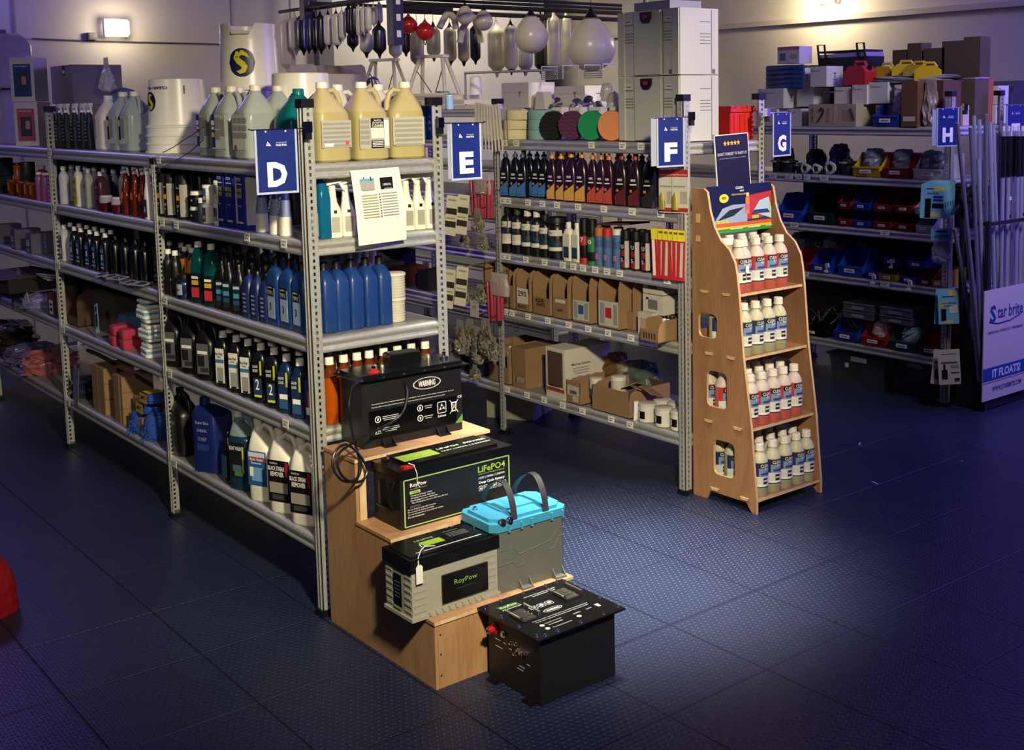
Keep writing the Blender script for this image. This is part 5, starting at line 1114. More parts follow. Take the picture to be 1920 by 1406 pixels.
# ================================================================ D sign and the other aisle signs
def aisle_sign(letter,p,rz,label,w=.155,h=.225,lean=0,grey=.0):
    b=MB(); b.box((0,0,-h/2),(w,.003,h),M('#1b2a6e',.3,var=.05)); l=b; y=-.0024
    l.text(letter,(.0,y,-h*.72),w*.52,h*.40,M('#e9e8e2'),'-y',.05)
    l.text('marine',(.02,y,-h*.245),w*.28,h*.04,WHT,'-y',.01); l.text('mainsail',(.02,y,-h*.205),w*.26,h*.035,M('#9fb0dd'),'-y',.0)
    l.poly((-w*.22,y,-h*.225),[(-.006,-.007),(.0,.009),(.010,-.004),(.014,-.008)],WHT); l.poly((-w*.22,y-.0003,-h*.22),[(-.002,-.005),(.0,.004),(.004,-.004)],M('#1f2f86'))
    for s in(-1,1): l.poly((s*w*.26,y,-.006),circ(.0035,8),WHT)
    s_=MB(); t_=.004
    s_.box((-w/2-t_,0,-h/2),(t_*2,.004,h),M('#a9b3c9',.15)); s_.box((w/2+t_,0,-h/2),(t_*2,.004,h),M('#a9b3c9',.15)); s_.box((0,0,-h-.004),(w+4*t_,.004,.008),M('#a9b3c9',.15))
    if grey: s_.box((-w/2-grey/2,.004,-h/2),(grey,.003,h),M('#9aa0ae',.3))
    c=MB(); c.tube([(-w/2-.03,-.004,.004),(-w/2-.015,0,0),(w/2+.03,0,.002),(w/2+.055,0,.008)],.0025,CHROME,8); c.box((w/2+.055,0,.006),(.028,.02,.04),CHROME); c.box((w/2+.055,.002,-.025),(.024,.018,.03),BLK)
    return place('aisle_sign',[P('panel',b),P('clear_sleeve',s_),P('clamp_hook',c)],label,'sign',p,rz,rot=(0,0,rz))
def sign_at(letter,u0,u1,v0,y,label,rz=0,left=True,w=.15,grey=0,h=.225):
    p=at((u0+u1)/2,v0,y=y); o=aisle_sign(letter,p,rz,label,w,h,grey=grey)
    if not left:
        c=[k for k in o.children if k.name.startswith('clamp_hook')][0]; c.scale=(-1,1,1)
    return o
sign_at('D',480,552,243,-.03,'blue aisle sign with white letter D clamped to the nearest corner post',w=.15)
sign_at('E',845,900,231,-.03,'blue aisle sign with white letter E clamped to the rear end post',left=False,w=.135,grey=.02,h=.222)
sign_at('F',1234,1280,221,.03,'blue aisle sign with white letter F on the middle row corner post',rz=-.1,w=.15,grey=.04)
sign_at('G',1448,1484,212,.03,'blue aisle sign with white letter G on the right post of the middle row',left=False,w=.145,h=.215,rz=.1)
sign_at('H',1766,1789,203,.13,'blue aisle sign with white letter H on the far right row post',rz=-.3,w=.15,grey=.04)
p=at(1905,197,y=.1); aisle_sign('I',p,0,'blue aisle sign cut by the right edge of the picture',.2)
# ================================================================ middle row, nearest bay, top shelf
FXW=2.057
Z=ZF[0]
def pad(r,t,col,wave=0):
    b=MB(); m=M(col,.9,bump=.25,sc=80)
    b.loft([(0,r*.97,r*.97),(.004,r,r),(t-.006,r,r),(t,r*.96,r*.96)],m,28)
    if wave:
        for k in range(-3,4):
            y=k*r*.27; x=math.sqrt(max(0,r*r*.9-y*y)); b.tube([(-x+2*x*i/10,y+.004*math.sin(i*1.6),t) for i in range(11)],.006,m,6)
    return [P('pad',b)]
pc=pad(.088,.055,'#d9cfa8'); pt_=pad(.08,.055,'#7fa9ab')
for i in range(3):
    row('foam_pad',pc,[(977,972,969)[2-i] if i<3 else 970],FXW+.1,Z+.056*i,'round cream foam pad, '+['bottom','middle','top'][i]+' of the cream stack','pad','cream foam pads',dz=.03,jit=.3)
    row('foam_pad',pt_,[1016],FXW+.11,Z+.056*i,'round pale teal foam pad, '+['bottom','middle','top'][i]+' of the teal stack','pad','teal foam pads',dz=.03,jit=.3)
for u,c,wv,l in((1040,'#141416',1,'standing black ridged polishing pad'),(1075,'#5a2a52',1,'standing purple waffle polishing pad'),(1112,'#138a55',0,'standing green polishing pad'),(1150,'#d98a5a',0,'standing orange polishing pad partly behind the grey case')):
    y=yu(u,FXW+.07,Z+.08); 
    place('polishing_pad',pad(.08,.03,c,wv),l,'pad',(FXW+.07,y,Z+.081),0,'standing polishing pads',rot=(math.radians(90),0,math.radians(-68)))
    if 1:
        b=MB(); b.box((0,0,.045),(.09,.05,.09),WHT); b.quad((0,-.026,.05),.06,.04,M('#3a8a5a' if c=='#138a55' else '#8a8a88')); place('pad_box',[P('pad_box',b)],'small white box right behind the '+l.split(' ',1)[1].split(' partly')[0],'box',(FXW+.2,yu(u+10,FXW+.2,Z+.12),Z+.09),FX,'small white boxes behind the polishing pads')
        b=MB(); b.box((0,0,.045),(.1,.06,.088),WHT); place('pad_box',[P('pad_box',b)],'small white box hidden under another, behind the '+l.split(' ',1)[1].split(' partly')[0],'box',(FXW+.2,yu(u+10,FXW+.2,Z+.12),Z),FX,'small white boxes behind the polishing pads')
# systainer cases
SG=M('#b9bab0',.45,var=.04); SGD=M('#8f9492',.45,var=.04); SLN=M('#5d605f',.6)
def systainer(h=.325):
    w,d=.45,.27; parts=[]
    b=MB(); b.box((0,0,h/2),(w,d,h),SG)
    b.box((0,-d/2-.006,h/2),(w*.42,.012,h*.97),SG)
    for s in(-1,1):
        b.box((s*w*.44,-d/2-.004,h/2),(w*.1,.008,h*.99),SG)
    body=b
    l=b
    for s in(-1,1):
        for k in range(4): l.quad((s*w*.33,-d/2-.0015,h*(.66-.045*k)),w*.17,.0035,SLN)
        l.quad((s*w*.33,-d/2-.0016,h*.79),w*.17,.0035,SLN); l.quad((s*w*.235,-d/2-.0015,h/2),.005,h*.97,SLN); l.quad((s*w*.40,-d/2-.0015,h/2),.003,h*.97,SLN)
        l.quad((s*w*.33,-d/2-.0025,h*.84),w*.12,h*.08,M('#c9ccc8')); l.quad((s*w*.33,-d/2-.003,h*.845),w*.07,h*.012,BLK)
        for sx in(-1,):
            pass
    for k in range(4): l.quad((w/2+.001,.04,h*(.62-.05*k)),.075,.0035,SLN,'+x')
    l.quad((w/2+.001,.04,h*.8),.075,.0035,SLN,'+x'); l.quad((w/2+.001,.085,h/2),.004,h*.97,SLN,'+x')
    l.quad((w/2+.001,.1,h*.05),.02,h*.07,SLN,'+x'); l.quad((w*.36,-d/2-.002,h*.05),.03,h*.07,SLN)
    lt=MB(); lt.prism([(-.038,.02),(.038,.02),(.036,-.012),(.018,-.034),(-.018,-.034),(-.036,-.012)],1,-.012,.0,BLK,Matrix.Translation((0,-d/2-.012,h-.03)))
    tx=MB(); tx.text('3M',(0,-d/2-.0255,h-.032),.034,.02,M('#b5252c'),'-y',.04)
    return [P('case_body',body),P('latch',lt,[P('lettering',tx)],'black shield-shaped latch')]
sy=systainer()
yc=(yu(1165,FXW+.02,Z+.15)+.105)/2; 
xS=FXW+.19; yS=(yu(1166,FXW+.05,Z+.1)+yu(1279,FXW+.05,Z+.1))/2+.02
for k,l in((0,'grey tool case standing on the shelf, lower of the pair'),(1,'grey tool case on top of the lower one')):
    place('tool_case',sy,l,'case',(xS,yS,Z+.004+.329*k),FX,'stacked grey tool cases')
b=MB(); b.box((0,0,.02),(.26,.22,.04),SGD); b.tube([(-.11,-.05,.04),(-.1,-.05,.09),(0,-.05,.11),(.1,-.05,.09),(.11,-.05,.04)],.014,SGD,10)
place('case_tray',[P('case_tray',b)],'small grey handled tray on the very top of the cases, cut by the frame','tray',(xS,yS,Z+.662),FX)
RC=M('#c4271f',.4,var=.06)
b=MB(); w,d,h=.2,.3,.165
for s in(-1,1): b.box((s*w/2,0,h/2),(.006,d,h),RC); b.box((0,s*d/2,h/2),(w,.006,h),RC)
b.box((0,0,.003),(w,d,.006),RC); b.box((0,-d/2-.006,h-.012),(w+.02,.014,.02),RC)
for x in(-.07,-.02,.02,.07): b.box((x,-d/2-.005,h*.45),(.004,.006,h*.7),RC)
l=MB(); l.box((0,0,h+.004),(w+.01,d+.02,.008),RC); l.box((-.05,-d/2-.01,h-.005),(.03,.008,.03),RC); l.box((.05,-d/2-.01,h-.005),(.03,.008,.03),RC)
rcx=(xu(1343,.12,Z+.1)+xu(1424,.12,Z+.1))/2
place('red_crate',[P('crate_body',b),P('lid',l)],'bright red lidded crate between the grey cases and the G sign','crate',(2.545,.29,Z),0,scale=(.86,1,1))
b=MB(); b.box((0,0,.09),(.34,.25,.02),M('#d8d2bc',.5)); b.box((0,-.11,.04),(.34,.02,.08),M('#d8d2bc')); b.box((0,.0,.03),(.3,.16,.06),M('#9b957f'))
place('white_tray',[P('white_tray',b)],'cream tray lying behind and above the red crate','tray',(2.5,.62,Z+.12),0)
b=MB(); b.box((0,0,.06),(.3,.25,.12),CARDL); place('carton',[P('carton',b)],'low tan carton under the cream tray behind the red crate','box',(2.5,.62,Z),0)
b=lump(.42,.16,.05,91,M('#1b1c20',.25,bump=.5)); place('black_bag',[P('black_bag',b)],'flat black shiny package on the cream tray','bag',(2.48,.6,Z+.22),0)
bx=carton(.08,.06,.07,BLKM,marks=[(0,.03,.045,.03,M('#cfcfcf'))]); place('black_box',bx,'little black box with grey label on the black package, near the right post','box',(2.63,.55,Z+.262),0)
# white cartons with trumpet mark behind the pads
TK=M('#d9d5ca',.6,var=.04)
def tcart(w,d,h,txt='TREM'):
    return carton(w,d,h,TK,marks=[(-.0,h*.6,w*.9,.003,M('#bab6aa'))],texts=[('Y',w*0+h*.55,.03,.034,INK,w*.2)],side=[(1,0,h*.6,.04,.004,INK)])
for u,x,z,w_,h_,l in((990,FXW+.34,.18,.27,.15,'large white carton wrapped in film behind the cream pads, upper'),(978,FXW+.34,0,.27,.178,'white carton under the wrapped carton, behind the cream pads'),(1092,FXW+.4,.19,.28,.11,'long white carton with printed drawing above the polishing pads'),(1092,FXW+.4,0,.28,.188,'white carton carrying the long printed carton')):
    place('white_carton',tcart(w_,.2,h_),l,'box',(x,yu(u,x,Z+z+.08),Z+z),FX,'white cartons on the middle row top shelf')
b=MB(); b.prism([(-.05,0),(.05,0),(.03,.1),(-.03,.1)],1,-.03,.03,TK); place('white_stand',[P('white_stand',b)],'small white wedge-shaped stand between cream pads and polishing pads','stand',(FXW+.2,yu(1020,FXW+.2,Z+.2),Z+.17),FX)
# chrome horn lamps in a wire tray
for i,(u,v) in enumerate(((1045,193),(1082,195),(1104,190),(1120,200))):
    b=MB(); b.loft([(0,.034,.034),(.01,.030,.030),(.04,.012,.012),(.08,.008,.008),(.1,.012,.012)],CHROME,16); p=at(u,v,x=FXW+.25); place('chrome_holder',[P('chrome_holder',b)],'chrome trumpet-shaped rod holder, '+ORD[i]+' from the left above the pads','holder',p,0,'chrome rod holders',rot=(math.radians(100),0,math.radians(-60+20*i)))
for i,(u,v,w_) in enumerate(((1128,140,.16),(1050,142,.2))):
    b=MB()
    for k in range(6): b.tube([(-w_/2,-.06,.012*k),(w_/2,-.06,.012*k)],.003,M('#b5b5ae',.4,.3),6)
    for s in(-1,1): b.tube([(s*w_/2,-.06,0),(s*w_/2,-.06,.075),(s*w_/2,.06,.075),(s*w_/2,.06,0)],.004,M('#b5b5ae',.4,.3),6)
    place('wire_rack',[P('wire_rack',b)],['chrome wire rack with curved end below the biggest white buoy','chrome wire rack behind the long printed carton'][i],'rack',at(u,v+6,x=FXW+.4),FX)
for i,(u,v,s) in enumerate(((1140,178,4),(1152,195,5),(1008,196,6))):
    b=lump(.09,.08,.1,100+s,M('#bdbab0',.2,alpha=.7,var=.3,bump=.5)); place('clear_bag',[P('clear_bag',b)],['crumpled clear bag of parts left of the grey cases, upper','crumpled clear bag of parts left of the grey cases, lower','crumpled clear bag above the teal pads'][i],'bag',at(u,v+12,x=FXW+.3),0)
# ================================================================ second shelf: polish bottles
Z=ZF[1]
def polish(w,h,body,cap,c1,c2,nr=.011):
    p=flat(h,w,w*.72,M(body,.22,var=.05),None,caph=.03,neck=nr,sh=.36,e=2.6,blocks=[(0,h*.42,w*.5,.006,WHT),(0,h*.5,w*.36,.012,M('#b9b5c0')),(-w*.18,h*.3,.014,.014,M('#b06a4a'))])
    l=MB(); y=-w*.36-.001; l.poly((0,y,0),[(-w*.42,.008),(w*.42,.008),(w*.42,h*.36),(-w*.42,h*.2)],M(c1,.45),'-y'); l.poly((0,y-.0008,0),[(-w*.36,.02),(w*.34,.02),(w*.34,h*.08),(-w*.36,h*.06)],M(c2,.5),'-y')
    p[0][2].append(P('lower_label',l))
    k=MB(); k.loft([(h-.032,nr*1.5,nr*1.5),(h-.016,nr*1.3,nr*1.3),(h-.014,nr*.6,nr*.6),(h,nr*.55,nr*.55)],M(cap,.4),14); p.append(P('flip_cap',k)); return p
B_=polish(.07,.265,'#0c1020','#24505e','#3f6fae','#16305e'); Y_b=polish(.062,.265,'#26102a','#d69a3a','#c99a52','#b07f3c'); Yw=polish(.078,.275,'#26102a','#d69a3a','#c99a52','#b07f3c'); R_b=polish(.062,.27,'#2a0f28','#d07a34','#b04a3a','#8f3226'); D_b=polish(.076,.275,'#1c1318','#8f2622','#5a1f26','#4a161c'); Wb=polish(.074,.275,'#121214','#cfcac0','#1c1c20','#2a2a30')
row('polish_bottle',B_,[949,967,981],FXW+.05,Z,'dark bottle with blue slanted label, # from the left on the middle row second shelf','bottle','dark bottles with blue slanted labels',rz=FX+.3)
row('polish_bottle',B_,[994,1008,1021],FXW+.12,Z,'shaded dark bottle, # behind and right of the blue-labelled front trio','bottle','shaded dark bottles beside the blue-labelled trio',rz=FX+.3)
row('polish_bottle',Y_b,[1036,1053],FXW+.05,Z,'purple-black bottle with amber cap and golden label, # from the left','bottle','golden-label bottles',words=['first','second'],rz=FX+.3)
row('polish_bottle',Yw,[1072,1092],FXW+.05,Z,'wide purple-black bottle with amber cap and golden label, # of two','bottle','golden-label bottles',words=['first','second'],rz=FX+.3)
row('polish_bottle',R_b,[1112,1128,1143],FXW+.05,Z,'purple-black bottle with orange cap and red label, # from the left','bottle','red-label polish bottles',rz=FX+.3)
row('polish_bottle',D_b,[1167,1192],FXW+.05,Z,'dark bottle with red cap and maroon label, # from the left','bottle','maroon-label polish bottles',words=['first','second'],rz=FX+.3)
row('polish_bottle',Wb,[1218],FXW+.05,Z,'black bottle with white cap, beside the electrical tape cards','bottle',rz=FX+.3)
row('polish_bottle',Y_b,[1046,1063,1084,1112,1134,1158],FXW+.13,Z,'amber-capped bottle in the second line, # from the left','bottle','amber-capped bottles in the second line',dz=.2,rz=FX+.3)
row('polish_bottle',D_b,[1180,1204,1226],FXW+.13,Z,'red-capped bottle in the second line, # from the left','bottle','red-capped bottles in the second line',dz=.2,rz=FX+.3)
for i,(u,c) in enumerate(((982,'#d8c020'),(1160,'#d6c95a'),(1192,'#d6c95a'))):
    b=MB(); b.loft([(0,.05,.02),(.04,.045,.02),(.1,.02,.015),(.25,.018,.012)],M(c,.5),14); place('yellow_pack',[P('yellow_pack',b)],['bright yellow pack behind the blue-labelled bottles','pale yellow cone behind the red-capped bottles, left','pale yellow cone behind the red-capped bottles, right'][i],'packet',(FXW+.24,yu(u,FXW+.24,Z+.28),Z+(.05 if i==0 else .01)),FX)
bl=MB(); bl.loft([(-.20,.018,.01,-.022,-.012),(-.135,.018,.01,-.022,-.012),(-.125,.008,.006,-.022,-.012),(-.115,.006,.005,-.022,-.012)],M('#8f7f2c',.4),12)
tc=card_pack(.092,.215,M('#c9c5b8',.5),marks=[(0,-.02,.09,.036,M('#a8262a')),(0,-.2,.09,.02,M('#a8262a')),(-.005,-.085,.07,.006,PRT),(.02,-.14,.04,.06,M('#a39f94'))],texts=[('Liquid Electrical Tape',-.028,.08,.009,WHT)],blister=bl)
for i,(x,u,l) in enumerate(((FXW-.02,1250,'front'),(FXW-.012,1275,'rear'))):
    place('tape_card',tc,l+' liquid electrical tape card hanging by the corner post, red header','packet',at(u,317,x=x),0,'liquid electrical tape cards',rot=(0,0,FX+.25))
nozz=rnd(.12,.012,BLK,WHT,neck=.9,sh=.1,caph=.03); 
# ================================================================ third shelf
Z=ZF[2]
def wl2(h,r,mid,capc,caph=.03,nk=.45): return rnd(h,r,BLK,M(capc,.4),None,bands=[(h*.56,h*.7,-175,-5,M('#c9c5ba')),(h*.42,h*.56,-175,-60,M(mid)),(h*.2,h*.42,-175,-5,M('#c4c0b4') if mid=='#2a2258' else M('#14303a')),(h*.2,h*.29,-175,-5,M('#d2cec2'),.0004)],neck=nk,sh=.14,caph=caph,texts=[('FINISH',h*.63,.04,.008,M('#5a5a60'))])
for u,x,p_,l in((952,.05,wl2(.265,.036,'#2a2258','#15181c',.035),'black bottle with tall white label and black cap, first on the left'),(971,.05,wl2(.265,.035,'#2a2258','#2c4a34',.035),'black bottle with tall white label and dark green cap'),(990,.055,wl2(.26,.038,'#14303a','#d9d5c8',.035),'black bottle with white cap, left of two with teal print'),(1007,.055,wl2(.26,.036,'#14303a','#d9d5c8',.035),'black bottle with white cap, right of two with teal print'),(1023,.07,wl2(.24,.036,'#14303a','#20222c',.03),'black bottle with low white band and dark cap'),(1045,.065,wl2(.235,.05,'#14303a','#14161c',.03,.95),'wide black tub with two white bands, beside the cream bottles')):
    row('compound_bottle',p_,[u],FXW+x,Z,l,'bottle')
row('compound_bottle',wl2(.25,.036,'#2a2258','#15181c',.035),[961,981,999,1016],FXW+.14,Z,'black bottle in the shaded second line, # from the left','bottle','shaded compound bottles',dz=.2)
cw=flat(.215,.072,.045,CRM,CRM,(.015,.15,.055,M('#cfccbf')),caph=.03,capr=.014,neck=.011,sh=.2,e=3,blocks=[(0,.05,.045,.06,M('#1c3c52')),(0,.025,.045,.012,M('#22282c'))])
row('cream_bottle',cw,[1067,1083],[FXW+.05,FXW+.1][0],Z,'cream bottle with picture label, # from the left on the third shelf','bottle','cream bottles',words=['first','second'])
def aero(r,h,body,cap,bands,texts=(),caph=.05): return rnd(h,r,M(body,.35),M(cap,.4),None,bands=bands,texts=texts,neck=.95,sh=.03,caph=caph,capr=r*.97)
c77=aero(.027,.245,'#141416','#0e0e10',[(.1,.15,-175,-5,M('#a8242a')),(.0,.03,-175,-5,M('#a8242a'))],[('77',.13,.034,.026,WHT)],.075)
c90=aero(.027,.245,'#141416','#0e0e10',[(.07,.15,-175,-5,M('#1e6e3a')),(.0,.02,-175,-5,M('#1e6e3a'))],[('90',.125,.034,.026,WHT)],.075)
row('spray_can',c77,[1096],FXW+.045,Z,'black spray can with red band reading 77','spray can'); row('spray_can',c90,[1111],FXW+.035,Z,'black spray can with green band reading 90','spray can')
b1=[(.03,.07,-175,-5,M('#3f5a94')),(.035,.065,-140,-60,M('#a86a88'),.0008),(.1,.14,-175,-5,M('#34507f'))]
for u,c,l in((1124,'#b5652a','blue spray can with orange cap'),(1140,'#b5302a','blue spray can with red cap'),(1158,'#d6d2c4','blue spray can with white cap')):
    row('spray_can',aero(.025,.205,'#4a6a96',c,b1,[('SPRAY',.15,.03,.012,M('#22345c'))],.045 if u<1150 else .03),[u],FXW+.045,Z,l+' on the third shelf','spray can')
lp=aero(.028,.205,'#141214','#101012',[(.01,.05,-175,-60,M('#8f2028')),(.07,.1,-175,-60,M('#8f2028')),(.01,.15,-58,-10,M('#a9a69a'))],[('LPU',.12,.04,.022,WHT,-110),('75',.05,.03,.02,WHT,-110)],.045)
row('spray_can',lp,[1174,1193,1213],FXW+.045,Z,'black and red spray can, # from the left, reading LPU','spray can','black and red spray cans')
row('spray_can',lp,[1136,1160,1184,1204,1220],FXW+.12,Z,'black-topped spray can in the second line, # from the left','spray can','spray cans in the second line',dz=.18)
b=MB(); b.prism([(-.14,.0),(.14,.02),(.14,.03),(-.14,.01)],1,-.08,.08,M('#5a2a20',.9)); place('cardboard_sheet',[P('cardboard_sheet',b)],'red-brown cardboard flap resting over the spray cans','box',(FXW+.15,yu(1165,FXW+.15,Z+.2),Z+.207),FX)
ry=card_pack(.045,.255,M('#b5222a',.5),marks=[(0,-.03,.043,.055,M('#d6cc2e')),(0,-.02,.03,.012,M('#6a6420')),(.004,-.15,.016,.17,M('#b9b9ae'))])
ry0=card_pack(.06,.255,M('#b5222a',.5),marks=[(0,-.03,.058,.055,M('#d6cc2e')),(-.018,-.15,.016,.18,M('#e0d8d0')),(.012,-.15,.02,.18,M('#8f8f8c'))],texts=[('PAD',-.15,.16,.010,M('#b5222a'),-.018)][:0])
for i,u in enumerate((1230,1240,1250,1259,1268,1278)):
    place('brush_card',ry0 if i==0 else ry,'red card with yellow top holding a long brush, '+ORD[i]+' from the left','packet',at(u,427+i*.8,x=FXW-.02),0,'red and yellow hanging cards',rot=(0,math.radians(2*(i%3-1)),FX+.3))
# ================================================================ fourth shelf: cut-open cartons
Z=ZF[3]
def openbox(w,h,lip,mats=CARD,marks=(),texts=()): return carton(w,.3,h,mats,openf=lip,mi=CARDD,marks=marks,texts=texts)
spec=[(954,.125,.25,.125,[(.0,.08,.05,.085,M('#a9a499')),(0,.07,.03,.03,INK)],[('MA',.1,.03,.02,INK,.04)],'brown cut-open carton with white slip, first on the left of the fourth shelf'),
(986,.15,.25,.14,[],[('LOKTITAN',.12,.09,.014,INK),('WHITE',.095,.05,.014,INK)],'brown cut-open carton marked WHITE in handwriting'),
(1018,.125,.25,.1,[(0,.09,.105,.09,M('#cfcabc'))],[('290',.105,.08,.032,INK),('BLACK',.03,.08,.018,INK)],'cut-open carton with white paper marked 290 BLACK'),
(1053,.155,.25,.1,[],[('4200',.085,.08,.02,INK,-.01),('WHITE',.06,.08,.02,INK,0)],'brown cut-open carton marked 4200 WHITE'),
(1089,.13,.255,.12,[(0,.1,.09,.02,M('#c9c4b4'))],[('WHITE',.05,.05,.014,INK)],'brown cut-open carton with dark triangle notch'),
(1128,.145,.27,.125,[(0,.07,.14,.11,M('#b9b5a6')),(.0,.075,.045,.05,M('#2a4f8a')),(-.045,.07,.03,.09,PRT),(.045,.07,.03,.09,PRT)],[],'cut-open carton with printed blue tin picture'),
(1180,.165,.28,.15,[(0,.08,.16,.135,M('#b9b5a6')),(.0,.085,.05,.055,M('#a8262e')),(-.05,.08,.035,.11,PRT),(.055,.08,.03,.11,PRT)],[],'cut-open carton with printed red tin picture')]
for u,w_,h_,lp_,mk,tx,l in spec: row('open_carton',openbox(w_,h_,lp_,CARD,mk,tx),[u],FXW+.165,Z,l,'box','cut-open cartons on the fourth shelf',jit=0)
row('white_box',carton(.1,.08,.12,M('#b9b4a4',.7),marks=[(0,.06,.06,.06,M('#9a978c'))]),[1219],FXW+.06,Z,'small white box in front of the brown carton, right side of the fourth shelf','box',None)
row('open_carton',openbox(.1,.27,.1),[1215],FXW+.22,Z,'tall brown carton behind the small white box','box')
for z,w in((.13,'lower'),(.235,'upper')): row('white_box',carton(.15,.2,.1,M('#bdb9ac',.7),marks=[(0,.05,.07,.05,M('#6a6862')),(-.04,.08,.02,.01,INK)]),[1250],FXW+.16,Z+z-.02,w+' of two white cartons stacked by the corner post','box','white cartons by the corner post')
row('open_carton',openbox(.13,.11,.06,CARD,[( .02*k-.04,.03,.008,.03,BLKM) for k in range(5)]),[1258],FXW+.08,Z,'low carton full of white tubes at the corner post, fourth shelf','box')
wt=rnd(.1,.012,WHT,BLK,neck=.8,sh=.1,caph=.015)
for i,u in enumerate((1246,1253,1260,1267)): place('small_tube',wt,'white tube with black tip standing in the low carton, '+ORD[i]+' from the left','tube',(FXW+.09,yu(u,FXW+.09,Z+.1),Z+.01),.0,'white tubes in the low carton')
# ================================================================ bottom shelf
Z=ZF[4]
row('open_carton',carton(.2,.28,.24,CARD,openf=.1,mi=CARDD),[970],FXW+.16,Z,'brown open carton of sealant cartridges at the left of the bottom shelf','box',jit=0)
cart=rnd(.215,.022,M('#b5b2a6',.4),M('#c9c5b8'),neck=.35,sh=.03,caph=.03,capr=.008,bands=[(.03,.12,-175,-5,M('#8d8b84'))])
for i,(u,x) in enumerate(((957,.06),(967,.06),(986,.07),(990,.12),(998,.15),(1006,.18),(1014,.2))):
    place('sealant_cartridge',cart,'white sealant cartridge with nozzle, '+ORD[i]+' from the left','cartridge',(FXW+x,yu(u,FXW+x,Z+.15),Z+.012),0,'white sealant cartridges')
row('open_carton',carton(.13,.28,.24,CARD,marks=[(0,.05,.1,.03,M('#9a968a')),(-.03,.05,.01,.03,INK)],openf=.0),[1008],FXW+.165,Z,'brown carton with label strip, second on the bottom shelf','box',jit=0)
WC=M('#c4bfae',.65,var=.05)
b=carton(.17,.34,.29,WC,marks=[(0,.17,.135,.2,CARDD),(0,.05,.16,.02,M('#a8423a'))],texts=[('Marine',.075,.08,.012,INK),('Ma-Ha Sealer',.06,.09,.012,INK)],side=[(1,0,.06,.33,.025,M('#a8423a')),(1,-.05,.2,.14,.014,'Marine Sealant',INK),(1,-.05,.175,.12,.006,PRT),(1,-.05,.16,.12,.006,PRT),(1,-.05,.145,.1,.006,PRT),(1,-.06,.115,.03,.03,PRT),(1,0,.115,.03,.03,PRT),(1,.06,.115,.03,.03,PRT),(1,.02,.085,.16,.01,'3M Marine',INK)])  # dark quad on the closed front stands for the shaded opening
place('white_carton',b,'white and red carton with its shaded opening painted dark, middle of the bottom shelf','box',(FXW+.19,yu(1044,FXW+.03,Z+.1),Z),FX)
row('open_carton',openbox(.12,.13,.13,CARD,[(0,.075,.1,.055,M('#b9b4a4')),(0,.065,.06,.02,M('#55534c')),(.02,.03,.05,.03,M('#b9b4a4'))]),[1113],FXW+.165,Z,'brown carton with white tag holding a white-lidded tin','box',jit=0)
tn=rnd(.1,.036,M('#2c5a8c',.35),M('#c9c5b4'),neck=.98,sh=.01,caph=.055,capr=.037); place('lidded_tin',tn,'blue tin with tall cream lid in the tagged carton','tin',(FXW+.08,yu(1118,FXW+.08,Z+.15),Z+.06),0)
row('open_carton',openbox(.3,.15,.14),[1183],FXW+.17,Z,'wide brown carton with torn flaps, bottom shelf','box',jit=0)
tw=rnd(.13,.042,M('#b9b5a8',.5),M('#c9c5b8'),neck=.97,sh=.01,caph=.02,capr=.043,bands=[(.0,.06,-110,-60,M('#a6a296'))]); place('white_tub',tw,'tall white tub standing in the torn brown carton','tub',(FXW+.08,yu(1160,FXW+.08,Z+.15),Z+.07),0)
for i,(u,rz) in enumerate(((1185,.5),(1205,-.4),(1222,.2))):
    b=MB(); b.box((0,0,0),(.12,.09,.004),CARD); place('carton_flap',[P('carton_flap',b)],'torn brown flap inside the wide carton, '+ORD[i]+' from the left','cardboard',(FXW+.12,yu(u,FXW+.12,Z+.15),Z+.146),0,'torn brown flaps',rot=(.4*(i-1),.3,rz))
pb_=rnd(.1,.047,M('#cfccc0',.4),M('#bdbab0',.3),(.02,.06,-160,-60,BLK),bands=[(.025,.055,-120,-112,WHT,.0008),(.025,.055,-108,-100,WHT,.0008)],neck=.98,sh=.01,caph=.01,capr=.05)
for i,(u,x,l) in enumerate(((1214,.07,'small white pail with black label, left of the front pair'),(1245,.07,'small white pail with black label, right of the front pair'),(1274,.08,'small white pail half behind the corner post'),(1242,.18,'small white pail behind the front pair'),(1268,.19,'small white pail at the back next to the corner post'))):
    place('small_pail',pb_,l,'pail',(FXW+x,yu(u,FXW+x,Z+.05),Z),FX,'small white pails')
b=MB(); b.loft([(0,.018,.004,0,0,4),(.02,.018,.012),(.1,.014,.014)],WHT,14); place('white_tube',[P('white_tube',b)],'white tube standing left of the small pails','tube',(FXW+.04,yu(1193,FXW+.04,Z+.05),Z),0)
for i,(u,s,c,w_,h_) in enumerate(((1158,5,'#5a3f22',.2,.14),(1178,8,'#8a8672',.16,.12),(1205,9,'#4d5a5a',.3,.13))):
    b=lump(w_,.16,h_,120+s,M(c,.35,bump=.6,var=.35)); place('crumpled_wrap',[P('crumpled_wrap',b)],['crumpled brown paper wrap behind the white tub','crumpled pale film beside the brown wrap','crumpled clear grey bag at the back of the bottom shelf'][i],'wrapping',(FXW+.36,yu(u,FXW+.36,Z+.2),Z+.0),FX,scale=(1,1,1.7))
# carton on the floor behind the second post
b=carton(.32,.3,.24,M('#8f8d80',.8),side=[(1,0,.12,.03,.12,BLKM)]); place('floor_carton',b,'pale carton on the floor behind the bottle-row post','box',(2.42,1.93,0),math.radians(-62))
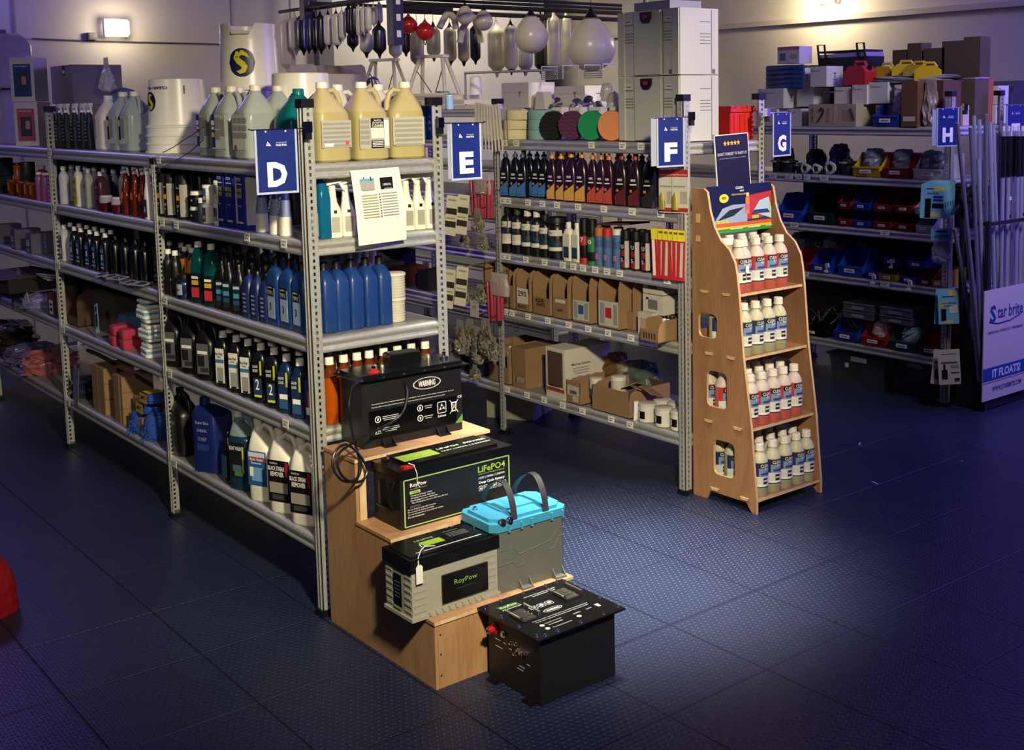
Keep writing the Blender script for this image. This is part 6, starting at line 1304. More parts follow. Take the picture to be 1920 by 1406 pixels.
# ================================================================ far bay of the middle row, seen in the gap
Z=ZF[0]
lad=M('#cfcabb',.4,var=.04)
def ladder():
    b=MB()
    for s in(-1,1):
        for q in(-1,1): b.tube([(s*.19,q*.10,0),(s*.115,q*.02,.30)],.016,lad,6)
    b.box((0,0,.31),(.27,.09,.022),lad)
    for q in(-1,1): b.tube([(-.19,q*.1,.0),(.19,q*.1,.0)],.012,lad,6)
    c=MB()
    for s in(-1,1): c.tube([(s*.13,-.05,.2),(s*.02,-.0,.02)],.004,BLKM,6)
    return [P('ladder_frame',b),P('folding_strut',c)]
ld=ladder()
for i,(u,l) in enumerate(((812,'right white folding step frame on top of the flat boxes'),(722,'left white folding step frame on top of the flat boxes'))):
    place('step_frame',ld,l,'step frame',(3.6,yu(u,3.6,2.2),1.93+.125),FX+.35,'white folding step frames',scale=(1.05,1.05,1.05))
for i,(z,u,w_,l) in enumerate(((.072,820,.8,'upper long flat cream box under the step frames'),(.036,850,.75,'middle long flat cream box under the step frames'),(.0,880,.8,'lower flat box with brown window near the hanging sticks'))):
    b=MB(); b.box((0,0,.017),(w_,.3,.034),M('#cfc7ae',.6)); place('flat_box',[P('flat_box',b)],l,'box',(3.56,yu(u,3.56,2.0),1.932+z*1.12),FX,'long flat boxes')
for i in range(8):
    u=775+14*(i%4)+5*(i//4); v=190-13*(i//4); b=MB(); b.box((0,0,0),(.035,.05,.032),M('#b9b3a0',.6)); b.quad((0,-.026,0),.028,.024,M('#cfcab8'))
    place('tiny_box',[P('tiny_box',b)],'tiny cream box, '+ORD[i%4]+' in the '+['lower','upper'][i//4]+' line by the rear end post','box',(3.42,yu(u,3.42,2.0),1.95+.034*(i//4)),FX,'tiny cream boxes')
for i,(u0,u1,v0,v1,x,l) in enumerate(((788,814,198,262,.66,'blue shiny roll hanging left of the rear end post'),(836,850,178,206,.66,'pale blue shiny roll right of the rear end post top'))):
    p0=at((u0+u1)/2,v0,x=x); p1=at((u0+u1)/2,v1,x=x);  r_=(u1-u0)/2/430; b=MB(); b.loft([(0,r_*.8,r_*.8),(.004,r_,r_),(p0.z-p1.z-.004,r_,r_),(p0.z-p1.z,r_*.8,r_*.8)],M('#2a4f96' if i==0 else '#7d9ac6',.2),18)
    ht=p0.z-p1.z; c=MB(); c.tube([(0,0,ht-.004),(0,0,ht+.012),(WD-.01-p1.x,.02-p1.y,ht+.012)],.003,CHROME,6)
    place('blue_roll',[P('roll_body',b),P('wire_hook',c)],l,'roll',(p1.x,p1.y,p1.z),0)
b=MB(); b.loft([(0,.05,.05),(.02,.05,.05),(.14,.045,.045),(.15,.03,.03)],WHT,20); place('white_cup',[P('white_cup',b)],'white upturned cup by the cream boxes in the background','cup',(3.6,yu(892,3.6,2.1),2.048),0)
g0=at(872,137,x=3.44); g1=at(1040,131,x=3.44); b=MB(); b.tube([(3.44,g0.y,1.935),g0,g1,(3.44,g1.y,1.935)] if g1.y>2.82 else [(3.44,g0.y,1.935),g0,g1],.010,M('#8a8a86',.35,.5),8); place('metal_rail',[P('metal_rail',b)],'thin grey metal rail above the flat boxes','rail',(0,0,0))
# bundle of white sticks
_st=[]
for i in range(9):
    x=i*.0135; b=MB(); b.box((0,0,-.12),(.010,.014,.24),M('#d9d2c2',.5)); b.box((0,0,-.13-.10),(.004,.012,.17),M('#e2dccf',.5))
    p=at(893+5.2*i,198-abs(i-5)*1.2,x=FXW-.06); place('white_stick',[P('white_stick',b)],'white flat stick, '+ORD[i]+' from the left in the hanging bundle','stick',p,0,'white sticks hanging in a bundle',rot=(0,math.radians(2.5-.9*i)*1,FX+.4),scale=(1,1,.85))
# hanging bags and cards in the gap
def hook_to(p,lab='thin wire hook under the shelf edge holding hanging packs'):
    zs=[z for z in ZF if z-.062>p[2]]; zt=(min(zs) if zs else ZF[0])-.06
    b=MB(); b.tube([(p[0],p[1],p[2]),(FXW-.004,p[1],p[2]+.012),(FXW-.004,p[1],zt)],.0025,CHROME,6); place('wire_hook',[P('wire_hook',b)],lab,'hook',(0,0,0),0,'wire hooks for hanging packs')
PK=M('#9c3a50',.35,var=.15,bump=.2); PB=M('#c9c0b8',.15,alpha=.55,var=.2,bump=.5)
for (u,v,n,L,l) in ((877,322,7,.27,'upper'),(908,512,5,.28,'lower')):
    for i in range(n):
        b=MB(); b.loft([(-L,.010,.010),(-L+.006,.0125,.0125),(-.06,.0125,.0125),(-.05,.010,.010)],PK,10); p=at(u+5+6.8*i,v,x=FXW-.08-.012*(i%2))
        if l=='upper' and i<3: pass
        place('pink_tube',[P('pink_tube',b)],'pink plastic tube, '+ORD[i]+' from the left in the '+l+' hanging bundle','tube',p,0,l+' bundle of pink tubes',rot=(0,math.radians(-4+1.2*i),FX))
    b=MB(); b.loft([(-.13,.085,.02,0,0,3),(-.07,.09,.024,0,0,3),(-.03,.07,.016,0,0,3),(0,.085,.004,0,0,3)],PB,24); q=at(u+28,v,x=FXW-.085); place('clear_bag',[P('clear_bag',b)],'clear plastic bag top over the '+l+' pink tubes','bag',q,FX); hook_to(q)
fg=card_pack(.075,.23,M('#c4bfa8',.6),marks=[(0,-.025,.05,.01,PRT),(0,-.09,.07,.035,M('#2c2a24')),(0,-.165,.07,.035,M('#2c2a24')),(0,-.13,.06,.008,PRT)])
k=0
for (u,v,x,l) in ((843,367,-.30,'upper left'),(864,365,-.26,'upper right'),(838,505,-.32,'lower left'),(862,500,-.26,'lower right')):
    p=at(u+6,v,x=FXW+x); hook_to(p); place('printed_card_pack',fg,'tall cream card pack with dark pictures, '+l+' of those by the rear end post','packet',p,0,'tall cream card packs',rot=(0,math.radians(7),FX+.5))
FOIL=M('#8f8a7c',.2,.8,var=.7,sc=120,bump=1)
foils=[(872,440,.06,.1),(895,400,.07,.15),(906,440,.05,.12),(900,540,.08,.12),(872,545,.05,.1),(862,612,.08,.2),(880,610,.09,.23),(895,625,.08,.22),(910,610,.09,.22),(852,640,.05,.16),(890,690,.05,.1),(925,640,.06,.14)]
for i,(u,v,w_,h_) in enumerate(foils):
    b=bag(w_*1.1,h_,200+i,M('#a9a698',.15,alpha=.42,bump=.5,var=.25),.03); c=lump(w_*1.0,.06,h_*.6,240+i,FOIL,nu=26,nv=16,amp=.9); p=at(u,v-h_*60,x=FXW-.12-.03*(i%3)); hook_to(p)
    sub=c.mesh('foil_contents'); r=place('parts_bag',[P('bag_film',b)]+[('foil_contents',sub,[])],'clear bag of shiny fittings, '+ORD[i]+' from the top in the hanging cluster','bag',p,FX,'clear bags of shiny fittings')
    for o in r.children:
        if o.name.startswith('foil'): o.location=(0,0,-h_*.9)
b=MB(); b.box((0,0,-.05),(.085,.003,.1),M('#b9b5a8')); b.quad((0,-.002,-.04),.03,.02,PRT); place('white_card',[P('white_card',b)],'small white card hanging at the foot of the lower pink tubes','packet',at(889,563,x=FXW-.15),FX)
for i,(u,v) in enumerate(((845,690),(870,575),(912,470))):
    b=lump(.1,.06,.06,300+i,M('#20242a',.4)); place('dark_pack',[P('dark_pack',b)],['dark pouch low in the gap','dark pouch between the card packs','dark pouch under the upper pink tubes'][i],'packet',at(u,v,x=FXW+.1),0)
for u in(894,908,922,930,936): hook_to(at(u,200,x=FXW-.06),'thin wire hook carrying the white flat sticks')
# display cartons on the far bay seen through the near row
LN=M('#1a2350',.5)
dx=carton(.1,.14,.19,LN,marks=[(0,.125,.08,.12,M('#4a4f63')),(0,.03,.08,.004,M('#5a639a'))],texts=[('LOX RAL',.04,.075,.022,WHT)])
nz=rnd(.1,.012,BLK,WHT,neck=.8,sh=.1,caph=.055,capr=.009)
for i,u in enumerate((690,714,742,768,797)):
    y=yu(u,FXW+.08,ZF[2]+.1); place('display_carton',dx,'navy display carton of nozzle bottles, '+ORD[i]+' from the left, seen through the near row','box',(FXW+.09,y,ZF[2]),FX,'navy display cartons')
    for q in(-1,1): place('nozzle_bottle',nz,'white nozzle bottle, '+['left','right'][(q+1)//2]+' one in display carton '+['furthest left','second from left','in the middle','second from right','furthest right'][i],'bottle',(FXW+.015,y-q*.02,ZF[2]+.05),FX,'white nozzle bottles')
wr=carton(.1,.12,.16,M('#b9b2a8',.6),marks=[(0,.05,.09,.05,M('#a02a2e'))]); place('white_carton',wr,'white and red carton right of the navy display cartons','box',(FXW+.09,yu(822,FXW+.09,ZF[2]+.1),ZF[2]),FX)
for i in range(5):
    b=MB(); b.box((0,0,.002),(.12,.2,.004),M('#23304a',.3)); place('blue_board',[P('blue_board',b)],'dark blue flat panel lying on the far bay, '+ORD[i]+' of the pile','board',(FXW+.2,yu(760,FXW+.2,ZF[3]),ZF[3]+.006*i),FX+.1*i,'dark blue flat panels')
for i,u in enumerate((700,730,770,812)):
    b=carton(.13,.16,.13,[CARDD,M('#55534c'),M('#5a2420'),BLKM][i]); place('carton',b,['brown','grey','dark red','black'][i]+' carton seen through the near row above the orange bottles','box',(FXW+.12,yu(u,FXW+.12,ZF[3]+.1),ZF[3]+.0),FX)
for i,u in enumerate((850,880,915)):
    b=carton(.15,.18,.12,[M('#4f565c',.4),M('#23272e'),M('#5c666e',.4)][i]); place('dark_box',b,['grey','black','slate'][i]+' box on the lowest shelf of the gap bay','box',(FXW+.14,yu(u,FXW+.14,ZF[4]+.1),ZF[4]),FX)
# ================================================================ wooden bottle display
PL2=wood_mat('birch_ply','#a67c56','#835a3c',2.6)
PL2E=wood_mat('birch_ply_edge','#d8b98a','#b99766',9.)
r=parts_root('bottle_display','tall curved plywood display with four bottle shelves, against the middle row','' and 0 or (2.105,.045,0),0,'display stand')
# outline in (y,z) relative to root
o=[(.02,1.545),(-.06,1.545),(-.082,1.53),(-.10,1.44),(-.13,1.36),(-.17,1.30),(-.225,1.26),(-.262,1.20),(-.275,1.14),(-.287,1.05),(-.314,.758),(-.365,.417),(-.399,.07),(-.399,.0),(-.375,.0),(-.355,.02),(-.335,.045),(-.10,.045),(-.085,.03),(-.07,.0),(.02,.0)]
def rr(y0,y1,z0,z1,rd=.03,n=4):
    pts=[]
    for (cy,cz,a0) in((y1-rd,z1-rd,0),(y0+rd,z1-rd,90),(y0+rd,z0+rd,180),(y1-rd,z0+rd,270)):
        for i in range(n+1):
            a=math.radians(a0+90*i/n); pts.append((cy+rd*math.cos(a),cz+rd*math.sin(a)))
    return pts
holes=[rr(-.145,-.02,.815,.935),rr(-.21,-.075,.475,.655),rr(-.26,-.12,.14,.315)]
def side(x,shade=0):
    import bmesh
    bm=bmesh.new(); T=.014
    def loop(pts):
        vs=[bm.verts.new((0,a,c)) for a,c in pts]; return [bm.edges.new((vs[i],vs[(i+1)%len(vs)])) for i in range(len(vs))]
    ed=loop(o)
    for h in holes: ed+=loop(h)
    res=bmesh.ops.triangle_fill(bm,use_beauty=True,use_dissolve=False,edges=ed,normal=(1,0,0))
    fs=[f for f in bm.faces]
    ex=bmesh.ops.extrude_face_region(bm,geom=fs)
    bmesh.ops.translate(bm,vec=(T,0,0),verts=[v for v in ex['geom'] if isinstance(v,bmesh.types.BMVert)])
    bmesh.ops.recalc_face_normals(bm,faces=bm.faces)
    me=bpy.data.meshes.new('side_panel'); bm.to_mesh(me); bm.free(); me.materials.append(PL2); me.materials.append(PL2E)
    for p in me.polygons: p.material_index=0 if abs(p.normal.x)>.5 else 1
    link('side_panel',me,r,(x,0,0))
side(0); side(.478)
SH=[1.05,.745,.405,.068]
FR=[-.275,-.305,-.350,-.392]
for z,f in zip(SH,FR):
    b=MB(); b.box((.246,(f+.01)/2,z-.007),(.464,.01-f,.013),PL2); b.box((.246,f-.0005,z-.007),(.464,.002,.013),PL2E); link('shelf_board',b.mesh('shelf_board'),r)
    for yy in(f+.065,f+.21 if f>-.32 else f+.26):
        b=MB(); b.prism([(-.028,.005),(.028,.005),(.02,-.008),(-.02,-.008)],0,-.008,.002,PL2E,Matrix.Translation((0,yy,z-.005))); link('shelf_tenon',b.mesh('shelf_tenon'),r)
for z in(1.40,1.30):
    b=MB(); b.box((-.003,-.025,z),(.012,.022,.045 if z>1.35 else .03),PL2E); link('tenon',b.mesh('tenon'),r)
b=MB(); b.box((.246,.012,.8),(.464,.004,.08),PL2); link('back_rail',b.mesh('back_rail'),r)
# header board
b=MB(); b.box((.246,-.068,1.435),(.464,.008,.235),M('#121a40',.4)); hb=link('header_board',b.mesh('header_board'),r); hb.rotation_euler=(0,0,0)
l=MB(); y=-.0735
def q_(s,z,w_,h_,m,k=0): l.quad((.246+s,y-.0006*k,z),w_,h_,m)
q_(0,1.36,.462,.085,M('#22324c'))
l.poly((.246,y-.0005,1.435),[(.05,.06),(.23,.075),(.23,-.05),(.05,-.06)],M('#b5302c'))
l.poly((.246,y-.001,1.42),[(-.2,-.06),(-.13,.02),(-.06,.035),(.05,.035),(.05,-.06)],M('#8fa3b8')); l.poly((.246,y-.0015,1.41),[(-.17,-.03),(-.05,-.01),(.03,.03),(-.08,.02)],M('#1c2430'))
l.poly((.246,y-.0015,1.42),[(.09,-.01),(.14,.045),(.21,.06),(.23,.0),(.23,-.05)],M('#a9c4d0')); l.poly((.246,y-.002,1.40),[(.08,.0),(.22,.0),(.2,.02),(.1,.02)],M('#203a72'))
q_(.0,1.358,.462,.016,M('#c9542a'),3); q_(0,1.343,.462,.012,M('#c9b42a'),3); q_(0,1.327,.462,.018,M('#2a8a3a'),3)
l.poly((.246,y-.002,1.49),circ(.034,16,(-.12,0),.022),M('#d6cc2e')); l.text('NEW',(.126,y-.003,1.492),.03,.012,INK,'-y',.02)
q_(.05,1.445,.03,.085,M('#d87a2e'),4); q_(.05,1.50,.018,.02,M('#e8c9a0'),4); q_(.05,1.44,.03,.03,M('#c95a8a'),5)
l.text('CLEAN',(.236,y-.002,1.538),.055,.012,WHT,'-y',.02); l.text('BOAT',(.256,y-.002,1.522),.03,.009,WHT,'-y',.02); l.text('RENOVATION SPECIAL',(.246,y-.002,1.505),.13,.008,M('#d6cc2e'),'-y',.01)
for k in range(3): q_(-.16+.03*k,1.375,.022,.016,M('#c9b42a'),4)
q_(.11,1.385,.05,.016,M('#c9b42a'),4)
for k in range(3): q_(-.03+.13*k,1.335,.09,.003,WHT,5)
link('header_print',l.mesh('header_print'),hb)
# rating sign
b=MB(); b.box((0,0,.105),(.215,.004,.235),M('#121418',.4)); f=MB()
for s in(-1,1): f.box((s*.109,0,.105),(.004,.006,.24),WHT)
f.box((0,0,.224),(.222,.006,.004),WHT); f.box((0,0,-.014),(.222,.006,.004),WHT)
l=MB()
for k in range(5):
    pts=[((.0125 if i%2==0 else .0055)*math.sin(math.pi*i/5),(.0125 if i%2==0 else .0055)*math.cos(math.pi*i/5)) for i in range(10)]
    c=(-.044+.022*k,-.0028,.185)
    for i in range(10): l.poly(c,[(0,0),pts[(i+1)%10],pts[i]],M('#e0b43a'))
l.text("DON'T FORGET TO RATE US",(0,-.0028,.138),.19,.013,WHT,'-y',.0); l.text('If you liked what we do, give us five stars, thank you',(0,-.0028,.118),.17,.006,M('#b9b9b9'))
p=at(1364,348,y=-.03)
place('rating_sign',[P('sign_board',b,[P('lettering',l)]),P('white_border',f)],"black sign with five gold stars reading DON'T FORGET TO RATE US",'sign',(2.335,.0,1.555),0,rot=(math.radians(-3),math.radians(-2),0),scale=(1.1,1,1.1))
# bottles
def clean(liq,dark):
    p=rnd(.255,.041,M('#cbbfb2' if dark else '#c4c0a4',.3,trans=.1),M('#e4dccb',.45),None,neck=.42,sh=.22,caph=.032,capr=.0225,fill=(.66,M(liq,.25,var=.05)),
      bands=[(.045,.165,-170,-10,M('#14181e')),(.1,.14,-140,-12,M('#6f86a8'),.0006),(.055,.1,-170,-12,M('#c9c9c4'),.0006),(.062,.092,-110,-75,M('#22262c'),.0009),(.05,.06,-170,-10,M('#e0dfd8'),.0009)]+([(.1,.165,-170,-140,M('#b02a2e'),.0009)] if dark else [(.1,.165,-170,-140,M('#1c2450'),.0009)]),
      texts=[('CLEAN',.152,.05,.016,WHT,-94),('BOAT',.136,.028,.011,WHT,-78)])
    b=MB(); b.band(.108,.118,.0435,-125,-40,M('#27406e'),8); b.band(.074,.082,.0437,-108,-78,M('#c9c4a4'),5); p[0][2].append(P('picture_print',b)); return p
cr=clean('#b5584c',1); cg=clean('#9c9a78',0)
rows_=[(1.05,cr,'pink',[1373,1393,1417,1440,1461],-.185,3),(.745,cg,'pale green',[1394,1416,1438,1459],-.212,3),(.405,cr,'red',[1406,1427,1448,1468,1488],-.258,4),(.068,cg,'pale green',[1424,1448,1470,1492,1512],-.298,4)]
nms=['top','second','third','bottom']
for (z,p_,c,us,y,nr),nm in zip(rows_,nms):
    for k in range(nr):
        for i,u in enumerate(us):
            x=xu(u,y,z+.1); x=min(max(x,2.105+.058),2.105+.434)
            place('cleaner_bottle',p_,c+' CLEAN bottle, '+ORD[i]+' from the left, '+['front','second','third','fourth'][k]+' line of the '+nm+' display shelf','bottle',(x,y+.088*k,z),random.uniform(-.15,.1),c+' bottles on the '+nm+' display shelf')
b=MB(); b.prism(rrect(.024,.04,.008,3),1,-.0015,0,M('#dcd6c8'))
place('blank_sticker',[P('blank_sticker',b)],'blank oval price sticker hanging on a bottle of the top display shelf','sticker',(xu(1400,-.228,1.17),-.232,1.165),0)
place('blank_sticker',[P('blank_sticker',b)],'blank oval price sticker hanging on a bottle of the second display shelf','sticker',(xu(1431,-.21,.87),-.214,.865),0)
# ================================================================ far right row
HX=4.5
Z=ZH[0]
TKc=[(0,.05,.0,.0,INK)]
def ybox(w,d,h,txt=1): return carton(w,d,h,TK,marks=[(-w*.12,h*.78,w*.5,.005,PRT)],texts=[('T',h*.78,.016,.022,INK,-w*.4)],side=[(1,0,h*.55,.03,.035,'T',INK),(1,0,h*.35,.05,.006,PRT)])
wb_=[(1452,.08,0,.2,.12,'white carton right behind the G sign, lowest'),(1460,.1,.125,.24,.14,'white carton above the G sign'),(1505,.12,0,.12,.12,'white carton right of the G sign'),(1500,.14,.265,.12,.14,'white carton on the second tier near the blue bag'),(1550,.16,.27,.14,.14,'white carton with mark on its side, top tier'),(1525,.2,.135,.15,.13,'white carton behind the shower-head carton'),(1594,.2,.145,.13,.12,'white carton on the middle tier, left of two'),(1627,.18,.145,.12,.13,'white carton on the middle tier, right of two'),(1662,.2,.15,.15,.14,'white carton beside the blue open bin'),(1680,.25,0,.2,.14,'white carton on the shelf behind the blue bin'),(1707,.2,.13,.12,.14,'white carton leaning behind the brown cartons')]
for u,x,z,w_,h_,l in wb_: place('white_carton',ybox(w_,.18,h_),l,'box',(HX+x,yu(u,HX+x,Z+z+.05),Z+z),FX,'white cartons of the far row top shelf')
aw=carton(.4,.2,.15,M('#b9a888',.7,var=.05),marks=[(.03,.08,.03,.12,M('#c9b898')),(.12,.075,.06,.07,M('#a08f70'))],texts=[('ARM POMP',.075,.1,.018,M('#3a2420'),-.165,math.pi/2),('SHOWER',.075,.1,.016,M('#7a4040'),-.03,math.pi/2)])
l=MB(); l2=MB(); l.tube([(-.12,-.102,.03),(-.08,-.102,.08),(-.07,-.102,.11),(-.09,-.102,.125),(-.105,-.102,.105)],.006,INK,6); l2.tube([(.155,-.102,.12),(.175,-.102,.08),(.185,-.102,.04)],.006,INK,6); aw[0][2].append(P('drawing',l)); aw[0][2].append(P('drawing',l2))
place('shower_carton',aw,'tan printed carton with shower-head drawings, sagging top','box',(HX+.11,yu(1577,HX+.11,Z+.07),Z),FX)
bb2=bin_(.2,.3,.17,'#1d3fa0'); place('parts_bin',bb2,'blue open bin with a plastic bag on the far top shelf','bin',(HX+.16,yu(1687,HX+.16,Z+.08),Z),FX)
b=lump(.1,.1,.12,400,M('#c4c2cc',.15,alpha=.7,bump=.6)); place('clear_bag',[P('clear_bag',b)],'crumpled clear bag sticking out of the blue open bin','bag',(HX+.1,yu(1690,HX+.1,Z+.2),Z+.1),0)
for u,w_,h_,c,x,l in((1722,.12,.29,'#6a4630',.1,'tall brown carton with white label, far top shelf'),(1768,.13,.29,'#5a3826',.16,'tall dark brown carton behind the H post')):
    place('carton',carton(w_,.2,h_,M(c,.85),marks=[(0,.05,.09,.03,M('#c9c0b4'))] if u<1750 else []),l,'box',(HX+x,yu(u,HX+x,Z+.1),Z),FX)
b=bag(.1,.3,410,M('#b9a9a4',.2,alpha=.75,bump=.6),.04); place('clear_bag',[P('clear_bag',b)],'long clear film pack between the two tall brown cartons','bag',(HX+.06,yu(1745,HX+.06,Z+.15),Z+.3),FX)
for u,w_,h_,c,x,y_,l in((1823,.18,.3,'#a85a38',.5,.5,'orange-brown tall carton with tape behind the poles'),):
    place('carton',carton(w_,.2,h_,M(c,.8),marks=[(-.0,.25,.05,.1,M('#c9a488'))]),l,'box',(xu(u,y_,Z+.1),y_,Z),0)
for i,(u,z) in enumerate(((1858,0),(1862,.13),(1864,.0))):
    if i<2: place('white_carton',ybox(.13,.15,.125),['lower','upper'][i]+' white carton right of the orange-brown carton','box',(xu(u,.45,Z+.1),.45,Z+z),0)
place('small_card_box',carton(.07,.04,.13,M('#c9b8b0'),marks=[(0,.09,.05,.03,M('#7a6a80'))]),'small pink-white box right of the H post','box',(xu(1806,.3,Z+.05),.3,Z+.0),0)
bp=[at(u,v,x=HX+.1) for u,v in((1,1),)]
for i in range(5):
    b=MB(); b.loft([(-.17,.018,.013),(-.165,.022,.017),(.165,.022,.017),(.17,.018,.013)],M('#2c4272',.15,var=.25,bump=.4),12,mtx=Matrix.Rotation(math.pi/2,4,'Y')); place('blue_roll',[P('blue_roll',b)],'blue film-wrapped roll, '+['bottom','second','third','fourth','topmost'][i]+' of the pile above the G post','roll',(HX+.06,yu(1472,HX+.06,Z+.3),Z+.275+.033*i),FX,'film-wrapped blue rolls')
pkb=carton(.2,.14,.12,M('#cfc6c0',.6),marks=[(0,.108,.2,.022,M('#b56a6e')),(-.05,.05,.05,.05,M('#4a6a94')),(.05,.05,.06,.03,M('#a39a94'))]); place('white_red_box',pkb,'white box with pink top band resting on the blue rolls','box',(HX+.2,yu(1490,HX+.2,Z+.45),Z+.44),FX)
for u,w_,h_,x,z in((1490,.2,.28,.36,0),):
    place('carton',carton(.3,.2,.43,M('#8f8270',.85)),'tan carton hidden behind the blue rolls','box',(HX+.42,yu(1500,HX+.42,Z+.2),Z),FX)
# black tool chest with tube handles
b=MB(); b.box((0,0,.12),(.42,.2,.24),BLKM); b.prism([(-.21,.24),(.21,.24),(.2,.27),(-.2,.262)],1,-.1,.1,M('#9aa0a4',.3,.6)); b.box((0,0,.28),(.4,.2,.014),BLKM); cs_=[]
for s in(-1,1): c=MB(); cs_.append(c); c.tube([(s*.17-.03,-.1,.2),(s*.17-.03,-.12,.33),(s*.17+.03,-.12,.33),(s*.17+.03,-.1,.2)],.008,BLK,8)
place('tool_chest',[P('chest_body',b)]+[P('tube_handle',c) for c in cs_],'black chest with tubular handles on top of the far row','case',(HX+.42,yu(1595,HX+.42,Z+.35),Z+.235),FX)
place('carton',carton(.42,.25,.232,M('#6f6250',.85)),'tan carton under the black chest','box',(HX+.42,yu(1600,HX+.42,Z+.1),Z),FX)
def jerrycan(c): 
    b=MB(); m=M(c,.35,bump=.1); b.prism([(-.09,0),(.09,0),(.09,.09),(.06,.13),(-.05,.13),(-.09,.09)],1,-.06,.06,m); k=MB(); k.tube([(-.04,0,.12),(-.03,0,.155),(.04,0,.155),(.06,0,.12)],.012,m,8); s=MB(); s.loft([(.10,.018,.018,.075,0),(.13,.016,.016,.085,0)],BLK,12); return [P('body',b),P('handle',k),P('cap',s)]
place('fuel_can',jerrycan('#b02426'),'red jerrycan with black cap on the white cartons','can',(HX+.17,yu(1612,HX+.17,Z+.35),Z+.275),FX)
YG=jerrycan('#c9a820')
for i,(u,z,x) in enumerate(((1662,.30,.3),(1697,.31,.28),(1722,.30,.24),(1740,.29,.2))):
    place('yellow_can',YG,'yellow container with black cap, '+ORD[i]+' from the left on top of the far row','can',(HX+x,yu(u,HX+x,Z+z),Z+z),FX+.5*(i%2),'yellow containers',scale=(.9,.9,.75))
    b=MB(); b.loft([(0,.022,.022),(.03,.02,.02)],BLK,12); 
b=lump(.5,.25,.05,420,M('#8f8c98',.2,bump=.6,var=.3)); place('clear_film',[P('clear_film',b)],'long crumpled grey film under the yellow containers','wrapping',(HX+.25,yu(1715,HX+.25,Z+.3),Z+.285),FX,scale=(1.4,1,1))
for i,(u,w_,h_) in enumerate(((1700,.11,.2),(1728,.11,.24),(1765,.16,.2),(1800,.16,.24),(1836,.12,.26))):
    place('brown_carton',carton(w_,.12,h_,M('#4a3d30',.9)),'dark brown carton standing high at the back, '+ORD[i]+' from the left','box',(HX+.5,yu(u-4,HX+.5,Z+.5),Z+.31),FX,'dark brown cartons at the back')
for i,(u) in enumerate((1712,1790)):
    place('carton',carton(.4,.16,.3,M('#57493a',.9)),['left','right'][i]+' hidden carton carrying the dark brown cartons','box',(HX+.5,yu(u,HX+.5,Z+.2),Z),FX)
b=MB(); b.prism([(-.09,0),(.09,0),(.09,.05),(.05,.1),(-.05,.1),(-.09,.05)],1,-.06,.06,M('#b9aab8',.25,trans=.2)); c=MB(); c.box((0,0,.105),(.09,.09,.012),M('#a04a60')); place('clear_case',[P('body',b),P('lid',c)],'clear octagonal box with dark pink lid on top of the far row','case',at(1826,157,y=.6),0)
b=MB(); b.box((0,0,0),(.3,.1,.02),M('#a03a50',.4)); place('red_tray',[P('red_tray',b)],'dark pink tray under the clear octagonal box','tray',at(1826,163,y=.6),0)
b=MB(); b.prism([(-.3,0),(.3,0),(.3,.16),(-.16,.17),(-.24,.13),(-.3,.06)],1,-.15,.15,M('#3b3a44',.7)); place('grey_cover',[P('grey_cover',b)],'dark grey bulky cover at the right edge above the poles','cover',at(1900,195,y=.75),0)
# ---------------- second shelf: vents and bins
Z=ZH[1]
def flange(r_):
    b=MB(); mt=Matrix.Rotation(math.pi/2,4,'X'); n=24; vs=[];fs=[]
    for i in range(n):
        a=2*math.pi*i/n; q=1+.06*math.cos(3*a)
        for rr_,y in((r_*q,-.05),(r_*.62,-.054),(r_*.62,.0),(r_*q,-.042)): vs.append((rr_*math.cos(a),y,r_+rr_*math.sin(a)))
    for i in range(n):
        j=(i+1)%n
        for k in range(4): k2=(k+1)%4; fs.append((4*i+k,4*i+k2,4*j+k2,4*j+k))
    b.add(vs,fs,M('#cfcdc4',.3)); c=MB(); c.loft([(0,r_*.6,r_*.6,0,0),(.09,r_*.5,r_*.5,0,0)],BLKM,18,mtx=Matrix.Translation((0,.05,r_))@mt,cap=True)
    d=b
    for k in range(6):
        a=math.pi/6+math.pi/3*k; d.poly((r_*.82*math.cos(a),-.0545,r_+r_*.82*math.sin(a)),circ(.004,8),BLK)
    return [P('ring',b,(),'white flange ring'),P('pipe',c)]
for u,r_,o_ in((1517,.037,'first'),(1538,.036,'second'),(1564,.046,'third')): place('flange_fitting',flange(r_),'black pipe fitting with white flange ring, '+o_+' from the left','fitting',(HX+.09,yu(u,HX+.09,Z+.04),Z),FX,'white flange fittings')
for i,(u,r_,h_) in enumerate(((1458,.05,.1),(1482,.055,.1),(1500,.04,.07),(1590,.06,.11))):
    b=MB(); b.loft([(0,r_*.7,r_*.7),(h_*.7,r_*.75,r_*.75),(h_*.72,r_,r_),(h_*.85,r_,r_),(h_*.86,r_*.6,r_*.6),(h_,r_*.5,r_*.5)],BLKM,18); c=MB(); c.band(h_*.72,h_*.84,r_+.0008,-150,-60,M('#a9a59a'),8); place('black_fitting',[P('body',b),P('rim',c)],'round black deck fitting with pale rim, '+ORD[i]+' from the left','fitting',(HX+.1,yu(u,HX+.1,Z+.04),Z),FX,'round black deck fittings')
for i,(u,h_) in enumerate(((1470,.2),(1530,.16),(1575,.2))):
    b=lump(.16,.14,h_,430+i,M('#191b22' if i<2 else '#1c2f5a',.4,bump=.4)); place('dark_bag',[P('dark_bag',b)],['black crumpled bag behind the left deck fittings','black crumpled bag behind the flange rings','dark blue bag behind the third flange ring'][i],'bag',(HX+.25,yu(u,HX+.25,Z+.1),Z),FX)
def binrow(specs,z,x0=.13):
    for u,w_,h_,c,dz,l in specs:
        place('parts_bin',bin_(w_,.24,h_,c,M('#e0c4c4') if c in('#9a1f24','#7d1a1c') else PAPER),l,'bin',(HX+x0,yu(u,HX+x0-.1,z+dz+.05),z+dz),FX,'parts bins of the far row')
